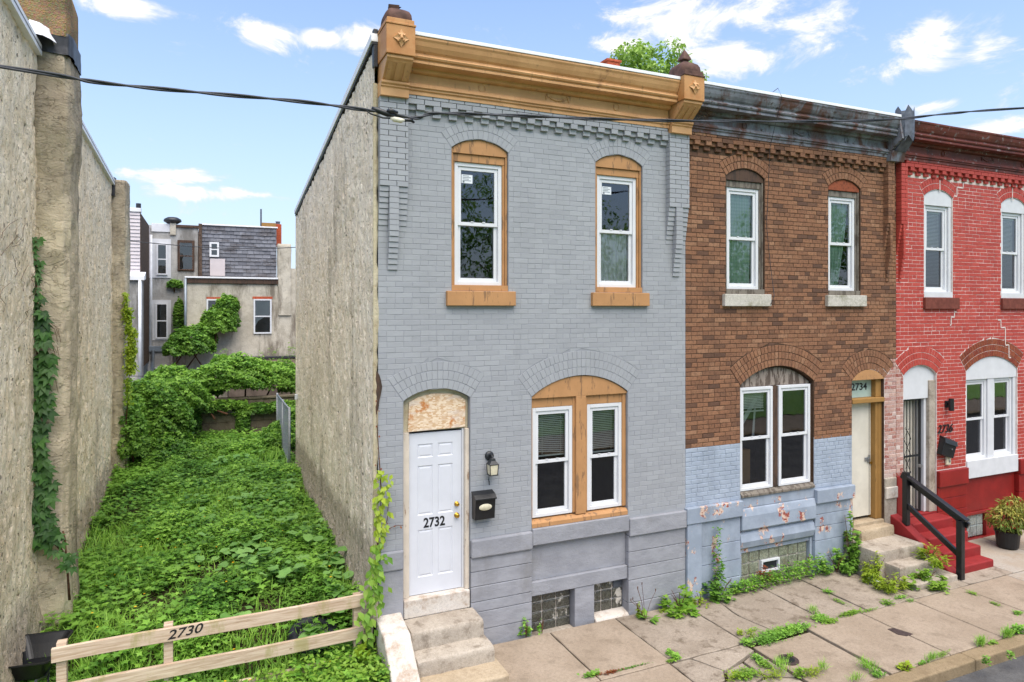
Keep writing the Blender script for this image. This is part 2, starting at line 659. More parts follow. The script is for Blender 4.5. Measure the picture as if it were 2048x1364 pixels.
plain('shed_roof', srgb(96, 84, 74), .9, .2, .25, 4, .4, 40)
plain('bark', srgb(84, 68, 54), .95, .15, .3, 20, .9, 50, 0, .01)
plain('vine_stem', srgb(92, 64, 48), .9, .2, .3, 30, .6, 80)
plain('soil', srgb(62, 58, 38), .95, .1, .35, 9, .8, 40, 0, .02)
plain('dandelion', srgb(226, 178, 30), .8, .2, .1, 40, .2, 90)
plain('sticker', srgb(218, 222, 226), .6, .3, .03, 10, .02, 40)
plain('sticker_print', srgb(120, 126, 134), .6, .3, .2, 90, .02, 40)
plain('transom', srgb(166, 186, 178), .4, .5, .1, 4, .05, 40)


def stucco(name, base, light, dark, low, low_h=1.5, tone=None):
    """rough-cast stucco: clotted surface with dark-coloured pits and paler lumps, uneven damp stains, grey splash zone near the soil"""
    t = NT(name)
    n1 = t.noise(20, 5, .68, (1, 1, .62), .7)
    v1 = t.voro(13, (1, 1, .6))
    v2 = t.voro(25, (1, 1, .75))
    n3 = t.noise(.7, 5, .62, (1, 1, .7))
    pit = t.ramp(t.math('ADD', v1, t.math('MULTIPLY', n1, .55)), .46, .35)
    pit2 = t.ramp(t.math('ADD', v2, t.math('MULTIPLY', n1, .5)), .44, .34)
    pits = t.math('MAXIMUM', pit, t.math('MULTIPLY', pit2, .8))
    c = t.mix(t.ramp(t.noise(3.2, 5, .62, (1, 1, .7)), .36, .64), base, light)
    c = t.mix(t.math('MULTIPLY', t.ramp(n3, .48, .66), .55), c, dark)
    c = t.mix(t.math('MULTIPLY', t.ramp(t.noise(1.2, 6, .66, (1, 1, .22)), .55, .68), .5), c, srgb(150, 140, 126))
    c = t.mix(t.math('MULTIPLY', t.ramp(t.noise(2.1, 6, .7, (1, 1, .3)), .58, .7), .35), c, tone or dark)
    c = t.mix(t.math('MULTIPLY', t.ramp(n1, .52, .66), .55), c, tuple(min(1, k * 1.15) for k in light[:3]) + (1,))
    c = t.mix(t.math('MULTIPLY', pits, .72), c, srgb(84, 72, 58))
    x, y, z = t.xyz()
    zz = t.math('ADD', z, t.math('MULTIPLY', t.noise(1.6, 4, .6), .7))
    c = t.mix(t.math('MULTIPLY', t.ramp(zz, low_h + .16, low_h - .12), .7), c, low)
    h = t.math('SUBTRACT', n1, t.math('MULTIPLY', pits, .5))
    b = t.bump(h, .9, .045)
    t.done(c, .95, b, .1)


stucco('stucco_grey_house', srgb(232, 217, 196), srgb(244, 232, 214), srgb(206, 192, 172), srgb(150, 138, 124), 1.75)
stucco('stucco_tan', srgb(232, 213, 182), srgb(244, 229, 204), srgb(204, 184, 154), srgb(150, 138, 122), 1.35, srgb(202, 176, 138))


def chimney_stucco(name):
    t = NT(name)
    c = t.mix(t.ramp(t.noise(2.2, 6, .6), .35, .65), srgb(188, 174, 150), srgb(210, 196, 168))
    c = t.mix(t.math('MULTIPLY', t.ramp(t.noise(1.3, 6, .65, (1, 1, .22)), .5, .66), .75), c, srgb(110, 100, 88))
    x, y, z = t.xyz()
    soot = t.math('MULTIPLY', t.ramp(t.math('ADD', z, t.math('MULTIPLY', t.noise(2.5, 5, .65, (1, 1, .25)), 4.0)), 6.8, 9.2), .5)
    c = t.mix(soot, c, srgb(92, 82, 72))
    n = t.noise(3.2, 4, .6, (1, 1, 1.8), .6)
    cr = t.ramp(t.math('ABSOLUTE', t.math('SUBTRACT', n, .5)), .008, .002)
    ms = t.ramp(t.noise(1.9, 3), .48, .6)
    c = t.mix(t.math('MULTIPLY', t.math('MULTIPLY', cr, ms), .4), c, srgb(96, 82, 68))
    h = t.math('SUBTRACT', t.noise(6, 6, .7, (1, 1, 1.6), .8), t.math('MULTIPLY', cr, .35))
    t.done(c, .95, t.bump(h, 1.0, .035), .1)


chimney_stucco('chimney_stucco')


def aggregate(name, a, b):
    t = NT(name)
    r = t.voro(60, out='Color')
    c = t.mix(t.ramp(t.noise(3, 5), .35, .65), a, b)
    c = t.mix(.22, c, r, 'OVERLAY')
    t.done(c, .95, t.bump(t.voro(60), .9, .012), .1)


aggregate('pebble_dash', srgb(150, 124, 92), srgb(120, 104, 80))


def rear_stucco(name, a, b, st):
    t = NT(name)
    c = t.mix(t.ramp(t.noise(2.2, 6, .65), .35, .65), a, b)
    c = t.mix(t.math('MULTIPLY', t.ramp(t.noise(1.1, 7, .68, (1, 1, .25)), .48, .62), .75), c, st)
    c = t.mix(t.math('MULTIPLY', t.ramp(t.noise(11, 5, .7), .58, .66), .4), c, st)
    t.done(c, .95, t.bump(t.noise(16, 6, .7), .6, .03), .1)


rear_stucco('rear_stucco', srgb(176, 168, 152), srgb(200, 192, 176), srgb(98, 88, 76))
rear_stucco('rear_stucco_cool', srgb(158, 156, 152), srgb(178, 176, 172), srgb(108, 104, 98))
rear_stucco('tan_patch', srgb(196, 186, 160), srgb(178, 166, 138), srgb(140, 120, 92))


def concrete(name, a, b, stain, sp=.35, speck=True):
    t = NT(name)
    c = t.mix(t.ramp(t.noise(1.4, 6, .62), .35, .65), a, b)
    c = t.mix(t.math('MULTIPLY', t.ramp(t.noise(3.8, 7, .72), .50, .66), sp), c, stain)
    c = t.mix(t.math('MULTIPLY', t.ramp(t.noise(22, 5, .72), .42, .62), .38), c, tuple(k * .72 for k in a[:3]) + (1,))
    c = t.mix(t.math('MULTIPLY', t.ramp(t.noise(75, 3, .65), .56, .66), .55), c, tuple(k * .5 for k in a[:3]) + (1,))
    c = t.mix(t.math('MULTIPLY', t.ramp(t.noise(62, 3, .65), .40, .32), .5), c, tuple(min(1, k * 1.35) for k in b[:3]) + (1,))
    c = t.mix(t.math('MULTIPLY', t.rnd(), .3), c, stain)
    b2 = t.bump(t.noise(80, 4, .7), .5, .007)
    b2 = t.bump(t.noise(14, 5, .65), .35, .014, b2)
    t.done(c, .92, b2, .15)


concrete('slab_concrete', srgb(150, 135, 118), srgb(163, 148, 131), srgb(118, 105, 90), .5)
concrete('slab_old', srgb(150, 138, 124), srgb(170, 158, 144), srgb(98, 86, 72), .85)
concrete('slab_pale', srgb(168, 161, 151), srgb(159, 146, 130), srgb(140, 116, 89), .5)
concrete('kerb_concrete', srgb(142, 125, 98), srgb(153, 135, 108), srgb(103, 86, 65), .4)
concrete('step_concrete', srgb(164, 153, 140), srgb(188, 178, 164), srgb(112, 100, 86), .8)
concrete('step_beige', srgb(172, 154, 128), srgb(186, 170, 146), srgb(130, 112, 90), .5)
concrete('whitewash', srgb(218, 213, 206), srgb(204, 196, 184), srgb(150, 124, 100), .75)
concrete('block', srgb(112, 104, 88), srgb(126, 116, 100), srgb(72, 64, 52), .7)
concrete('asphalt', srgb(84, 84, 86), srgb(103, 102, 101), srgb(72, 70, 68), .6)
concrete('white_sill', srgb(196, 190, 180), srgb(210, 204, 196), srgb(120, 118, 92), .75)


def osb(name):
    t = NT(name)
    v = t.voro(26, (1, 1, 2.2), out='Color')
    hs = t.node('ShaderNodeRGBToBW')
    t.l.new(v, hs.inputs[0])
    c = t.mix(t.ramp(hs.outputs[0], .2, .8), srgb(198, 164, 128), srgb(226, 206, 180))
    c = t.mix(t.ramp(t.noise(5, 6, .7), .52, .64), c, srgb(186, 122, 68))
    x, y, z = t.xyz()
    c = t.mix(t.math('MULTIPLY', t.ramp(t.noise(7, 6, .7, (.4, 1, 1.6)), .5, .62), .45), c, srgb(206, 196, 190))
    t.done(c, .9, t.bump(hs.outputs[0], .4, .004), .1)


osb('osb')


def lumber(name):
    t = NT(name)
    g = t.noise(9, 6, .62, (.28, 1, 5.0), .6)
    c = t.mix(t.ramp(g, .35, .65), srgb(176, 152, 128), srgb(204, 184, 162))
    c = t.mix(t.ramp(t.noise(30, 5, .6, (.1, 1, 4)), .58, .68), c, srgb(150, 124, 102))
    x, y, z = t.xyz()
    al = t.ramp(t.noise(3.0, 6, .7, (1, 1, .4)), .52, .66)
    c = t.mix(t.math('MULTIPLY', al, .55), c, srgb(140, 138, 74))
    v = t.voro(2.6, (1, 1, 3.2), rand=1.0)
    kn = t.ramp(v, .06, .035)
    c = t.mix(t.math('MULTIPLY', kn, .8), c, srgb(92, 66, 48))
    t.done(c, .85, t.bump(g, .35, .006), .15)


lumber('lumber')


def leafmat(name, cols, trans=.35, rough=.5):
    t = NT(name)
    r = t.rnd()
    rp = t.node('ShaderNodeValToRGB')
    e = rp.color_ramp.elements
    e[0].position, e[0].color = 0.0, cols[0]
    e[1].position, e[1].color = 1.0, cols[-1]
    for i, c in enumerate(cols[1:-1]):
        q = e.new((i + 1) / (len(cols) - 1))
        q.color = c
    t.l.new(r, rp.inputs[0])
    c = t.mix(t.ramp(t.noise(1.1, 4, .6), .36, .66), rp.outputs[0], t.mix(.5, rp.outputs[0], cols[-1]))
    t.done(c, rough, None, .35)
    tr = t.node('ShaderNodeBsdfTranslucent')
    t.l.new(c, tr.inputs['Color'])
    mx = t.node('ShaderNodeMixShader')
    mx.inputs[0].default_value = trans
    t.l.new(t.p.outputs[0], mx.inputs[1])
    t.l.new(tr.outputs[0], mx.inputs[2])
    t.l.new(mx.outputs[0], t.out.inputs['Surface'])


leafmat('leaf_weed', [srgb(52, 90, 28), srgb(86, 134, 46), srgb(114, 166, 60), srgb(160, 204, 84)])
leafmat('leaf_broad', [srgb(76, 118, 52), srgb(102, 150, 70), srgb(128, 174, 90), srgb(150, 194, 108)])
leafmat('leaf_grass', [srgb(90, 134, 44), srgb(122, 172, 60), srgb(148, 194, 72), srgb(166, 206, 90)])
leafmat('leaf_vine', [srgb(40, 74, 28), srgb(70, 112, 42), srgb(100, 148, 54), srgb(148, 190, 74)])
leafmat('leaf_creeper', [srgb(38, 68, 30), srgb(50, 86, 36), srgb(62, 104, 42), srgb(80, 122, 50)], .25)
leafmat('leaf_lime', [srgb(112, 150, 40), srgb(138, 168, 44), srgb(160, 182, 52), srgb(176, 190, 66)], .4)
leafmat('leaf_young', [srgb(92, 138, 44), srgb(114, 158, 52), srgb(132, 170, 60), srgb(146, 178, 72)], .4)
leafmat('leaf_red', [srgb(132, 72, 42), srgb(150, 90, 48), srgb(120, 60, 40)], .3)
leafmat('leaf_tree', [srgb(86, 118, 49), srgb(113, 149, 62), srgb(140, 176, 74), srgb(169, 198, 98)])
leafmat('leaf_shrub', [srgb(50, 84, 38), srgb(80, 118, 48), srgb(110, 142, 58), srgb(176, 160, 76)])


def glass(name, tint=(.62, .68, .68, 1), lo=.05, rough=.015):
    t = NT(name)
    gl = t.node('ShaderNodeBsdfGlossy')
    gl.inputs['Roughness'].default_value = rough
    gl.inputs['Color'].default_value = (.95, .97, 1, 1)
    t.l.new(t.bump(t.noise(2.2, 2, .5), .12, .01), gl.inputs['Normal'])
    tp = t.node('ShaderNodeBsdfTransparent')
    tp.inputs['Color'].default_value = tint
    fr = t.node('ShaderNodeFresnel')
    fr.inputs['IOR'].default_value = 1.55
    f = t.math('ADD', t.math('MULTIPLY', fr.outputs[0], 1.2), lo, clamp=True)
    mx = t.node('ShaderNodeMixShader')
    t.l.new(f, mx.inputs[0])
    t.l.new(tp.outputs[0], mx.inputs[1])
    t.l.new(gl.outputs[0], mx.inputs[2])
    t.n.remove(t.p)
    t.l.new(mx.outputs[0], t.out.inputs['Surface'])


glass('glass', (.86, .90, .89, 1))
glass('screen_glass', (.40, .42, .44, 1), .04, .10)


def glassblock(name, a, b, dirt):
    t = NT(name)
    w = t.noise(26, 3, .5, (1, 1, 1), 1.5)
    c = t.mix(t.ramp(w, .35, .65), a, b)
    c = t.mix(t.ramp(t.noise(6, 6, .7, (1, 1, .5)), .56, .62), c, dirt)
    t.done(c, .12, t.bump(w, .6, .02), .8)


glassblock('glass_block', srgb(108, 112, 96), srgb(152, 154, 134), srgb(120, 116, 96))
glassblock('glass_block_dark', srgb(56, 54, 48), srgb(88, 88, 78), srgb(200, 194, 182))
glassblock('glass_block_pale', srgb(150, 160, 152), srgb(190, 198, 190), srgb(140, 148, 140))


def curtain(name, a, b):
    t = NT(name)
    x, y, z = t.xyz()
    k = 58.0
    w1 = t.math('SINE', t.math('MULTIPLY', t.math('ADD', x, z), k))
    w2 = t.math('SINE', t.math('MULTIPLY', t.math('SUBTRACT', x, z), k))
    m = t.ramp(t.math('MULTIPLY', w1, w2), -.15, .15)
    t.done(t.mix(t.math('MULTIPLY', m, .5), a, b), .9, None, .1)


curtain('curtain_green', srgb(168, 200, 180), srgb(206, 224, 212))
curtain('curtain_white', srgb(222, 222, 222), srgb(230, 230, 230))

# ------------------------------------------------------------------ masonry
CH = 0.0667          # one course
JT = 0.009           # joint


class Opening:
    def __init__(s, x0, x1, z0, zs, ztop, rings):
        s.x0, s.x1, s.z0, s.zs, s.zt = x0, x1, z0, zs, ztop
        s.xc, h, rise = (x0 + x1) / 2, (x1 - x0) / 2, ztop - zs
        s.r = (h * h + rise * rise) / (2 * rise)
        s.zc = ztop - s.r
        s.phi = math.asin(h / s.r)
        s.rings, s.t = rings, .113
        s.R = s.r + rings * s.t

    def half(s, z):
        if z < s.z0:
            return None
        if z <= s.zs:
            return (s.x1 - s.x0) / 2
        if z <= s.zc + s.R * math.cos(s.phi):
            return (z - s.zc) * math.tan(s.phi)
        if z < s.zc + s.R:
            return math.sqrt(s.R ** 2 - (z - s.zc) ** 2)
        return None

    def arch(s, n=14, dr=0.0):
        r = s.r + dr
        return [(s.xc + r * math.sin(s.phi * (2 * k / n - 1)), s.zc + r * math.cos(s.phi * (2 * k / n - 1))) for k in range(n + 1)]

    def outline(s):
        return [(s.x1, s.z0)] + [(s.x1, s.zs)] + s.arch()[::-1][1:-1] + [(s.x0, s.zs), (s.x0, s.z0)]


def cut(a0, a1, b0, b1, o, z0, z1):
    """brick with ends a (bottom, top) and b minus an opening; returns the remaining quads"""
    zm = (z0 + z1) / 2
    if zm < o.z0 or (o.half(z0) is None and o.half(z1) is None):
        return [(a0, a1, b0, b1)]
    h0, h1 = o.half(max(z0, o.z0 + 1e-4)), o.half(max(z1, o.z0 + 1e-4))
    h0 = 0 if h0 is None else h0 + JT
    h1 = 0 if h1 is None else h1 + JT
    out = []
    l = (a0, a1, min(b0, o.xc - h0), min(b1, o.xc - h1))
    r = (max(a0, o.xc + h0), max(a1, o.xc + h1), b0, b1)
    for q in (l, r):
        w0, w1 = q[2] - q[0], q[3] - q[1]
        if max(w0, w1) > .02:
            out.append((q[0], q[1], max(q[2], q[0] + .001), max(q[3], q[1] + .001)))
    return out


def brick_faces(q, yf, depth=.03, ch=.0035):
    """q: four (x,z) corners bl br tr tl"""
    cx, cz = sum(p[0] for p in q) / 4, sum(p[1] for p in q) / 4

    def ins(p, k):
        dx_, dz_ = cx - p[0], cz - p[1]
        return p[0] + math.copysign(min(abs(dx_) * .6, k), dx_), p[1] + math.copysign(min(abs(dz_) * .6, k), dz_)
    t = [random.uniform(-.35, .35) * ch for _ in range(4)]
    i = [ins(p, ch) for p in q]
    vs = [(i[k][0], yf + t[k], i[k][1]) for k in range(4)]
    vs += [(q[k][0], yf + ch * .9, q[k][1]) for k in range(4)]
    vs += [(q[k][0], yf + depth, q[k][1]) for k in range(4)]
    fs = [(0, 1, 2, 3)]
    for k in range(4):
        n = (k + 1) % 4
        fs.append((4 + k, 4 + n, n, k))
        fs.append((8 + k, 8 + n, 4 + n, 4 + k))
    return vs, fs


def area_seen(x, z, w, h, y=0.0):
    d = math.sqrt((x - CAM.x) ** 2 + (y - CAM.y) ** 2 + (z - CAM.z) ** 2)
    return w * h * abs(y - CAM.y) / d ** 3


def masonry(house, x0, x1, z0, z1, ops, mats, mat_of, back_mat, pil=(), label=None, dent=None, proud=lambda x, z: 0.0, keep=300, seen_x1=99, jt=None, yb=.0055, cham=.0035):
    """front brick wall: recessed joints as backing, bricks one by one"""
    bricks = []
    JT = jt or globals()['JT']
    rows = int((z1 - z0) / CH)
    for k in range(rows):
        a, b = z0 + k * CH, z0 + k * CH + CH - JT
        x = x0 - (0.105 if k % 2 else 0.0)
        first = True
        while x < x1 - .02:
            w = .205 + random.uniform(-.006, .006)
            if k % 7 == 3:
                w = .1
            l, r = max(x, x0), min(x + w, x1)
            x += w + JT
            if r - l < .03:
                continue
            parts = [(l, l, r, r)]
            for o in ops:
                parts = [p2 for p in parts for p2 in cut(*p, o, a, b)]
            for p in parts:
                q = [(p[0], a), (p[2], a), (p[3], b), (p[1], b)]
                xm, zm = (p[0] + p[2]) / 2, (a + b) / 2
                jz = random.uniform(-.0015, .0015)
                q = [(u, v + jz) for u, v in q]
                bricks.append((q, random.uniform(-.7, .4) * cham - proud(xm, zm), random.random(), mat_of(xm, zm)))
    for o in ops:                                       # arch rings of bricks on edge
        for g in range(o.rings):
            r0, r1 = o.r + g * o.t + .002, o.r + (g + 1) * o.t - JT
            n = max(5, int(round(2 * o.phi * (r0 + r1) / 2 / .072)))
            gp = JT * 7
            for i in range(n):
                t0 = -o.phi + 2 * o.phi * (i + gp) / n
                t1 = -o.phi + 2 * o.phi * (i + 1 - gp) / n
                q = [(o.xc + r0 * math.sin(t0), o.zc + r0 * math.cos(t0)), (o.xc + r0 * math.sin(t1), o.zc + r0 * math.cos(t1)),
                     (o.xc + r1 * math.sin(t1), o.zc + r1 * math.cos(t1)), (o.xc + r1 * math.sin(t0), o.zc + r1 * math.cos(t0))]
                zm = sum(p[1] for p in q) / 4
                bricks.append((q, random.uniform(-1, 0) * cham - .001, .25 + .75 * random.random(), mat_of(o.xc, zm, True)))
    # dentil courses under the cornice
    if dent:
        dx0, dx1, zt = dent
        n = int((dx1 - dx0) / .105)
        st = (dx1 - dx0) / n
        for i in range(n):
            e = i % 2 == 1
            l, r = dx0 + i * st + .002, dx0 + (i + 1) * st - .002
            for row, pr in ((0, .075 if e else .036), (1, .036 if e else .0)):
                if pr == 0:
                    continue
                a = zt - (row + 1) * CH
                bricks.append(([(l, a), (r, a), (r, a + CH - .004), (l, a + CH - .004)], -pr, random.random(), mat_of(l, a)))
        for row in range(3):
            a = zt + row * CH
            x = dx0 - (.1 if row % 2 else 0)
            while x < dx1 - .02:
                l, r = max(x, dx0), min(x + .2, dx1)
                x += .208
                if r - l > .03:
                    bricks.append(([(l, a), (r, a), (r, a + CH - .006), (l, a + CH - .006)], -.075, random.random(), mat_of(l, a)))
    # pilasters that corbel out near the cornice
    for px0, px1, zt, sides in pil:
        w = px1 - px0
        zf = zt - 1.06
        row = 0
        a = zf
        while a < zt - .01:
            x = px0 - (.1 if row % 2 else 0)
            while x < px1 - .02:
                l, r = max(x, px0), min(x + .2, px1)
                x += .207
                if r - l > .02:
                    bricks.append(([(l, a), (r, a), (r, a + CH - .005), (l, a + CH - .005)], -.1, random.random(), mat_of((l + r) / 2, a)))
            a += CH
            row += 1
        th = w / 3
        for i in range(8):                              # outer steps, each course set further back
            a = zf - (i + 1) * CH
            pr = .088 * (1 - (i + .6) / 8)
            for l, r in ((px0, px0 + th - .004), (px1 - th + .004, px1)):
                bricks.append(([(l, a), (r, a), (r, a + CH - .004), (l, a + CH - .004)], -pr, random.random(), mat_of((l + r) / 2, a)))
        for i in range(15):                             # middle strip runs further down before it steps back
            a = zf - (i + 1) * CH
            pr = .1 if i < 8 else .1 * (1 - (i - 7.4) / 8)
            l, r = px0 + th, px1 - th
            bricks.append(([(l, a), (r, a), (r, a + CH - .004), (l, a + CH - .004)], -pr, random.random(), mat_of((l + r) / 2, a)))
    # backing with openings: strips, then the reveals
    mb = MB()
    zs = sorted(set([z0 - .02, z1 + .35] + [round(z0 + k * CH / 2, 4) for k in range(2 * rows + 1)]))
    for a, b in zip(zs[:-1], zs[1:]):
        segs = [(x0, x0, x1, x1)]
        for o in ops:
            o2 = Opening(o.x0, o.x1, o.z0, o.zs, o.zt, 0)
            nxt = []
            for sg in segs:
                zm = (a + b) / 2
                if o2.half(zm) is None:
                    nxt.append(sg)
                    continue
                h0 = o2.half(a if a > o2.z0 else zm) or 0
                h1 = o2.half(b) or 0
                if o2.xc - h0 > sg[0] and o2.xc < sg[2]:
                    nxt.append((sg[0], sg[1], o2.xc - h0, o2.xc - h1))
                    nxt.append((o2.xc + h0, o2.xc + h1, sg[2], sg[3]))
                else:
                    nxt.append(sg)
            segs = nxt
        for sg in segs:
            if max(sg[2] - sg[0], sg[3] - sg[1]) > .004:
                mb.add([(sg[0], yb, a), (sg[2], yb, a), (sg[3], yb, b), (sg[1], yb, b)], [(0, 1, 2, 3)], mat_of((sg[0] + sg[2]) / 2 if sg[2] - sg[0] < 1 else sg[0] + .5, (a + b) / 2))
    for o in ops:
        ol = o.outline()
        n = len(ol)
        vs = [(p[0], yb, p[1]) for p in ol] + [(p[0], .26, p[1]) for p in ol]
        mb.add(vs, [(i, i + 1, n + i + 1, n + i) for i in range(n - 1)])
    wall = mb.build('front_wall', back_mat, house)
    order = sorted(range(len(bricks)), key=lambda i: -area_seen(bricks[i][0][0][0], bricks[i][0][0][1],
                   abs(bricks[i][0][1][0] - bricks[i][0][0][0]) + .02, abs(bricks[i][0][2][1] - bricks[i][0][1][1])) if bricks[i][0][1][0] < seen_x1 else 0)
    field = MB()
    for n, i in enumerate(order):
        q, y, r, m = bricks[i]
        vs, fs = brick_faces(q, y, depth=.03 if y > -.02 else -y + .03, ch=cham)
        if n < keep:
            one = MB().add(vs, fs, 0, r)
            one.build('brick', mats[m], wall)
        else:
            field.add(vs, fs, m, r)
    fo = field.build('brick_field', mats, wall)
    fo['kind'] = 'stuff'
    return wall


# ------------------------------------------------------------------ windows
def sash(mb, x0, x1, z0, z1, y, w=.045, t=.035):
    mb.box(x0, x0 + w, y, y + t, z0, z1)
    mb.box(x1 - w, x1, y, y + t, z0, z1)
    mb.box(x0 + w, x1 - w, y, y + t, z0, z0 + w)
    mb.box(x0 + w, x1 - w, y, y + t, z1 - w, z1)


def double_hung(house, x0, x1, z0, z1, y, mid=None, frame='vinyl', lower='glass', split=.5, name='window', fw=.05):
    """window > frame, sash, pane; the lower sash sits in the inner track"""
    mb = MB()
    f = fw
    mb.box(x0, x0 + f, y, y + .08, z0, z1)
    mb.box(x1 - f, x1, y, y + .08, z0, z1)
    mb.box(x0 + f, x1 - f, y, y + .08, z0, z0 + f * .9)
    mb.box(x0 + f, x1 - f, y, y + .08, z1 - f, z1)
    win = mb.build(name, frame, house, bevel=.004)
    zm = z0 + (z1 - z0) * split
    a, b = MB(), MB()
    sash(a, x0 + f + .002, x1 - f - .002, zm - .02, z1 - f - .002, y + .016)
    sash(b, x0 + f + .002, x1 - f - .002, z0 + f * .9 + .002, zm + .022, y + .040)
    a.box((x0 + x1) / 2 - .1, (x0 + x1) / 2 - .06, y + .008, y + .017, zm + .024, zm + .036)
    a.box((x0 + x1) / 2 + .06, (x0 + x1) / 2 + .1, y + .008, y + .017, zm + .024, zm + .036)
    a.build('sash', frame, win, bevel=.003)
    b.build('sash', frame, win, bevel=.003)
    for (p, q, yy, g) in ((zm + .024, z1 - f - .045, y + .034, 'glass'), (z0 + f * .9 + .046, zm - .024, y + .058, lower)):
        MB().add([(x0 + f + .046, yy, p), (x1 - f - .046, yy, p), (x1 - f - .046, yy, q), (x0 + f + .046, yy, q)], [(0, 1, 2, 3)]).build('pane', g, win)
    return win


def blind(win, x0, x1, z0, z1, y, tilt=.4, bow=0.0):
    mb = MB()
    n = int((z1 - z0) / .025)
    for i in range(n):
        z = z1 - i * .025
        s_ = bow * (i / n) ** 3
        c, s = .011 * math.cos(tilt), .011 * math.sin(tilt)
        xm = (x0 + x1) / 2
        mb.add([(x0, y - c, z - s), (xm, y - c, z - s - s_ * .3), (x1, y - c, z - s - s_), (x1, y + c, z + s - s_), (xm, y + c, z + s - s_ * .3), (x0, y + c, z + s)],
               [(0, 1, 4, 5), (1, 2, 3, 4)])
    mb.box(x0, x1, y - .02, y + .02, z1, z1 + .03)
    mb.box(x0, x1, y - .012, y + .012, z0 - .03, z0 - .012)
    for x in (x0 + (x1 - x0) * .18, x0 + (x1 - x0) * .85):
        mb.box(x, x + .004, y - .014, y - .011, z0, z1)
    return mb.build('blind', 'blind', win)


def drape(win, x0, x1, z0, z1, y, mat, taper=0.0, folds=6):
    """hanging cloth in folds; taper pulls its inner edge aside towards the bottom"""
    mb = MB()
    nx, nz = 60, 14
    vs = []
    for j in range(nz + 1):
        t = j / nz
        z = z1 + (z0 - z1) * t
        xr = x1 - taper * (t ** 1.6) * (x1 - x0)
        for i in range(nx + 1):
            s = i / nx
            vs.append((x0 + (xr - x0) * s, y + .018 * math.sin(s * folds * 6.28 + math.sin(t * 2) * .6) * (.4 + .6 * t), z))
    fs = [(j * (nx + 1) + i, j * (nx + 1) + i + 1, (j + 1) * (nx + 1) + i + 1, (j + 1) * (nx + 1) + i) for j in range(nz) for i in range(nx)]
    mb.add(vs, fs)
    return mb.build('curtain', mat, win, smooth=True)


def arch_head(house, o, y0, y1, zlow, mat, name='window_head', inset=.004):
    """board that fills the arch down to zlow"""
    pts = o.arch(14, -inset)
    poly = [(o.x1 - inset, zlow)] + pts[::-1] + [(o.x0 + inset, zlow)]
    return MB().prism(poly, y0, y1, 'y').build(name, mat, house, bevel=.003)


def room(house, x0, x1, z0, z1, y0, y1):
    mb = MB()
    vs = [(x0, y0, z0), (x1, y0, z0), (x1, y1, z0), (x0, y1, z0), (x0, y0, z1), (x1, y0, z1), (x1, y1, z1), (x0, y1, z1)]
    mb.add(vs, [(0, 1, 2, 3), (7, 6, 5, 4), (1, 5, 6, 2), (2, 6, 7, 3), (3, 7, 4, 0)])
    mb.build('room', 'interior', house)


def stone_course(house, x0, x1, zs, y, mat, name='stone', depth=.2):
    for a, b in zip(zs[:-1], zs[1:]):
        j = random.uniform(-.004, .004)
        MB().box(x0, x1, y + j, y + depth, a + .003, b - .003).build(name, mat, house, bevel=.007)


def sill(house, x0, x1, z0, z1, y, mat, depth=.2, bev=.008):
    MB().box(x0, x1, y, y + depth, z0, z1).build('sill', mat, house, bevel=bev)


def molding(house, x0, x1, prof, mat, name):
    """cornice moulding: profile (y,z) swept along x"""
    mb = MB()
    n = len(prof)
    k = max(2, int((x1 - x0) / .5))
    vs = []
    for i in range(k + 1):
        x = x0 + (x1 - x0) * i / k
        dzz = random.uniform(-.003, .003)
        vs += [(x, p[0] + random.uniform(-.0015, .0015), p[1] + dzz) for p in prof]
    fs = []
    for i in range(k):
        for j in range(n - 1):
            a = i * n + j
            fs.append((a, a + n, a + n + 1, a + 1))
    fs += [tuple(range(n)), tuple(k * n + j for j in range(n))[::-1]]
    mb.add(vs, fs)
    o = mb.build(name, mat, house)
    return o


def arc(cy, cz, r, a0, a1, n=6):
    return [(cy + r * math.cos(math.radians(a0 + (a1 - a0) * i / n)), cz + r * math.sin(math.radians(a0 + (a1 - a0) * i / n))) for i in range(n + 1)]


CZ = 6.90     # underside of the cornice


def cornice(house, x0, x1, mat, ornament=True, coping='white_flash'):
    # crown: cove over a bead and fillets, then the soffit runs back to the frieze
    crown = [(.1, 7.52), (-.34, 7.52), (-.34, 7.495)] + arc(-.35, 7.36, .125, 88, -10, 6) [:0] + \
            [(-.325, 7.47), (-.31, 7.42), (-.285, 7.37), (-.262, 7.345), (-.262, 7.325)] + \
            [(-.285, 7.318), (-.295, 7.30), (-.285, 7.28), (-.262, 7.272), (-.262, 7.26), (-.272, 7.245), (-.272, 7.225), (-.13, 7.215), (-.13, 7.19), (-.12, 7.175), (-.1, 7.165), (-.075, 7.16), (.1, 7.16)]
    molding(house, x0, x1, crown, mat, 'cornice_crown')
    molding(house, x0, x1, [(.1, 7.158), (-.07, 7.158), (-.07, 7.045), (.1, 7.045)], mat, 'frieze')
    low = [(.1, 7.043), (-.09, 7.043), (-.10, 7.035), (-.11, 7.01), (-.125, 7.0), (-.125, 6.985), (-.105, 6.98), (-.105, 6.955), (-.085, 6.945), (-.085, CZ), (.1, CZ)]
    molding(house, x0, x1, low, mat, 'cornice_base')
    if coping:
        MB().prism([(.55, 7.60), (-.33, 7.57), (-.35, 7.565), (-.35, 7.523), (.55, 7.523)], x0, x1, 'x').build('coping', coping, house, bevel=.004)
        MB().box(x0, x1, -.344, .5, 7.5205, 7.5225).build('flashing', 'tar', house)
    if ornament:
        for f in (.25, .77):
            wreath(house, x0 + (x1 - x0) * f, -.072, 7.1, mat)
        swag(house, x0 + (x1 - x0) * .53, -.072, 7.115, mat)


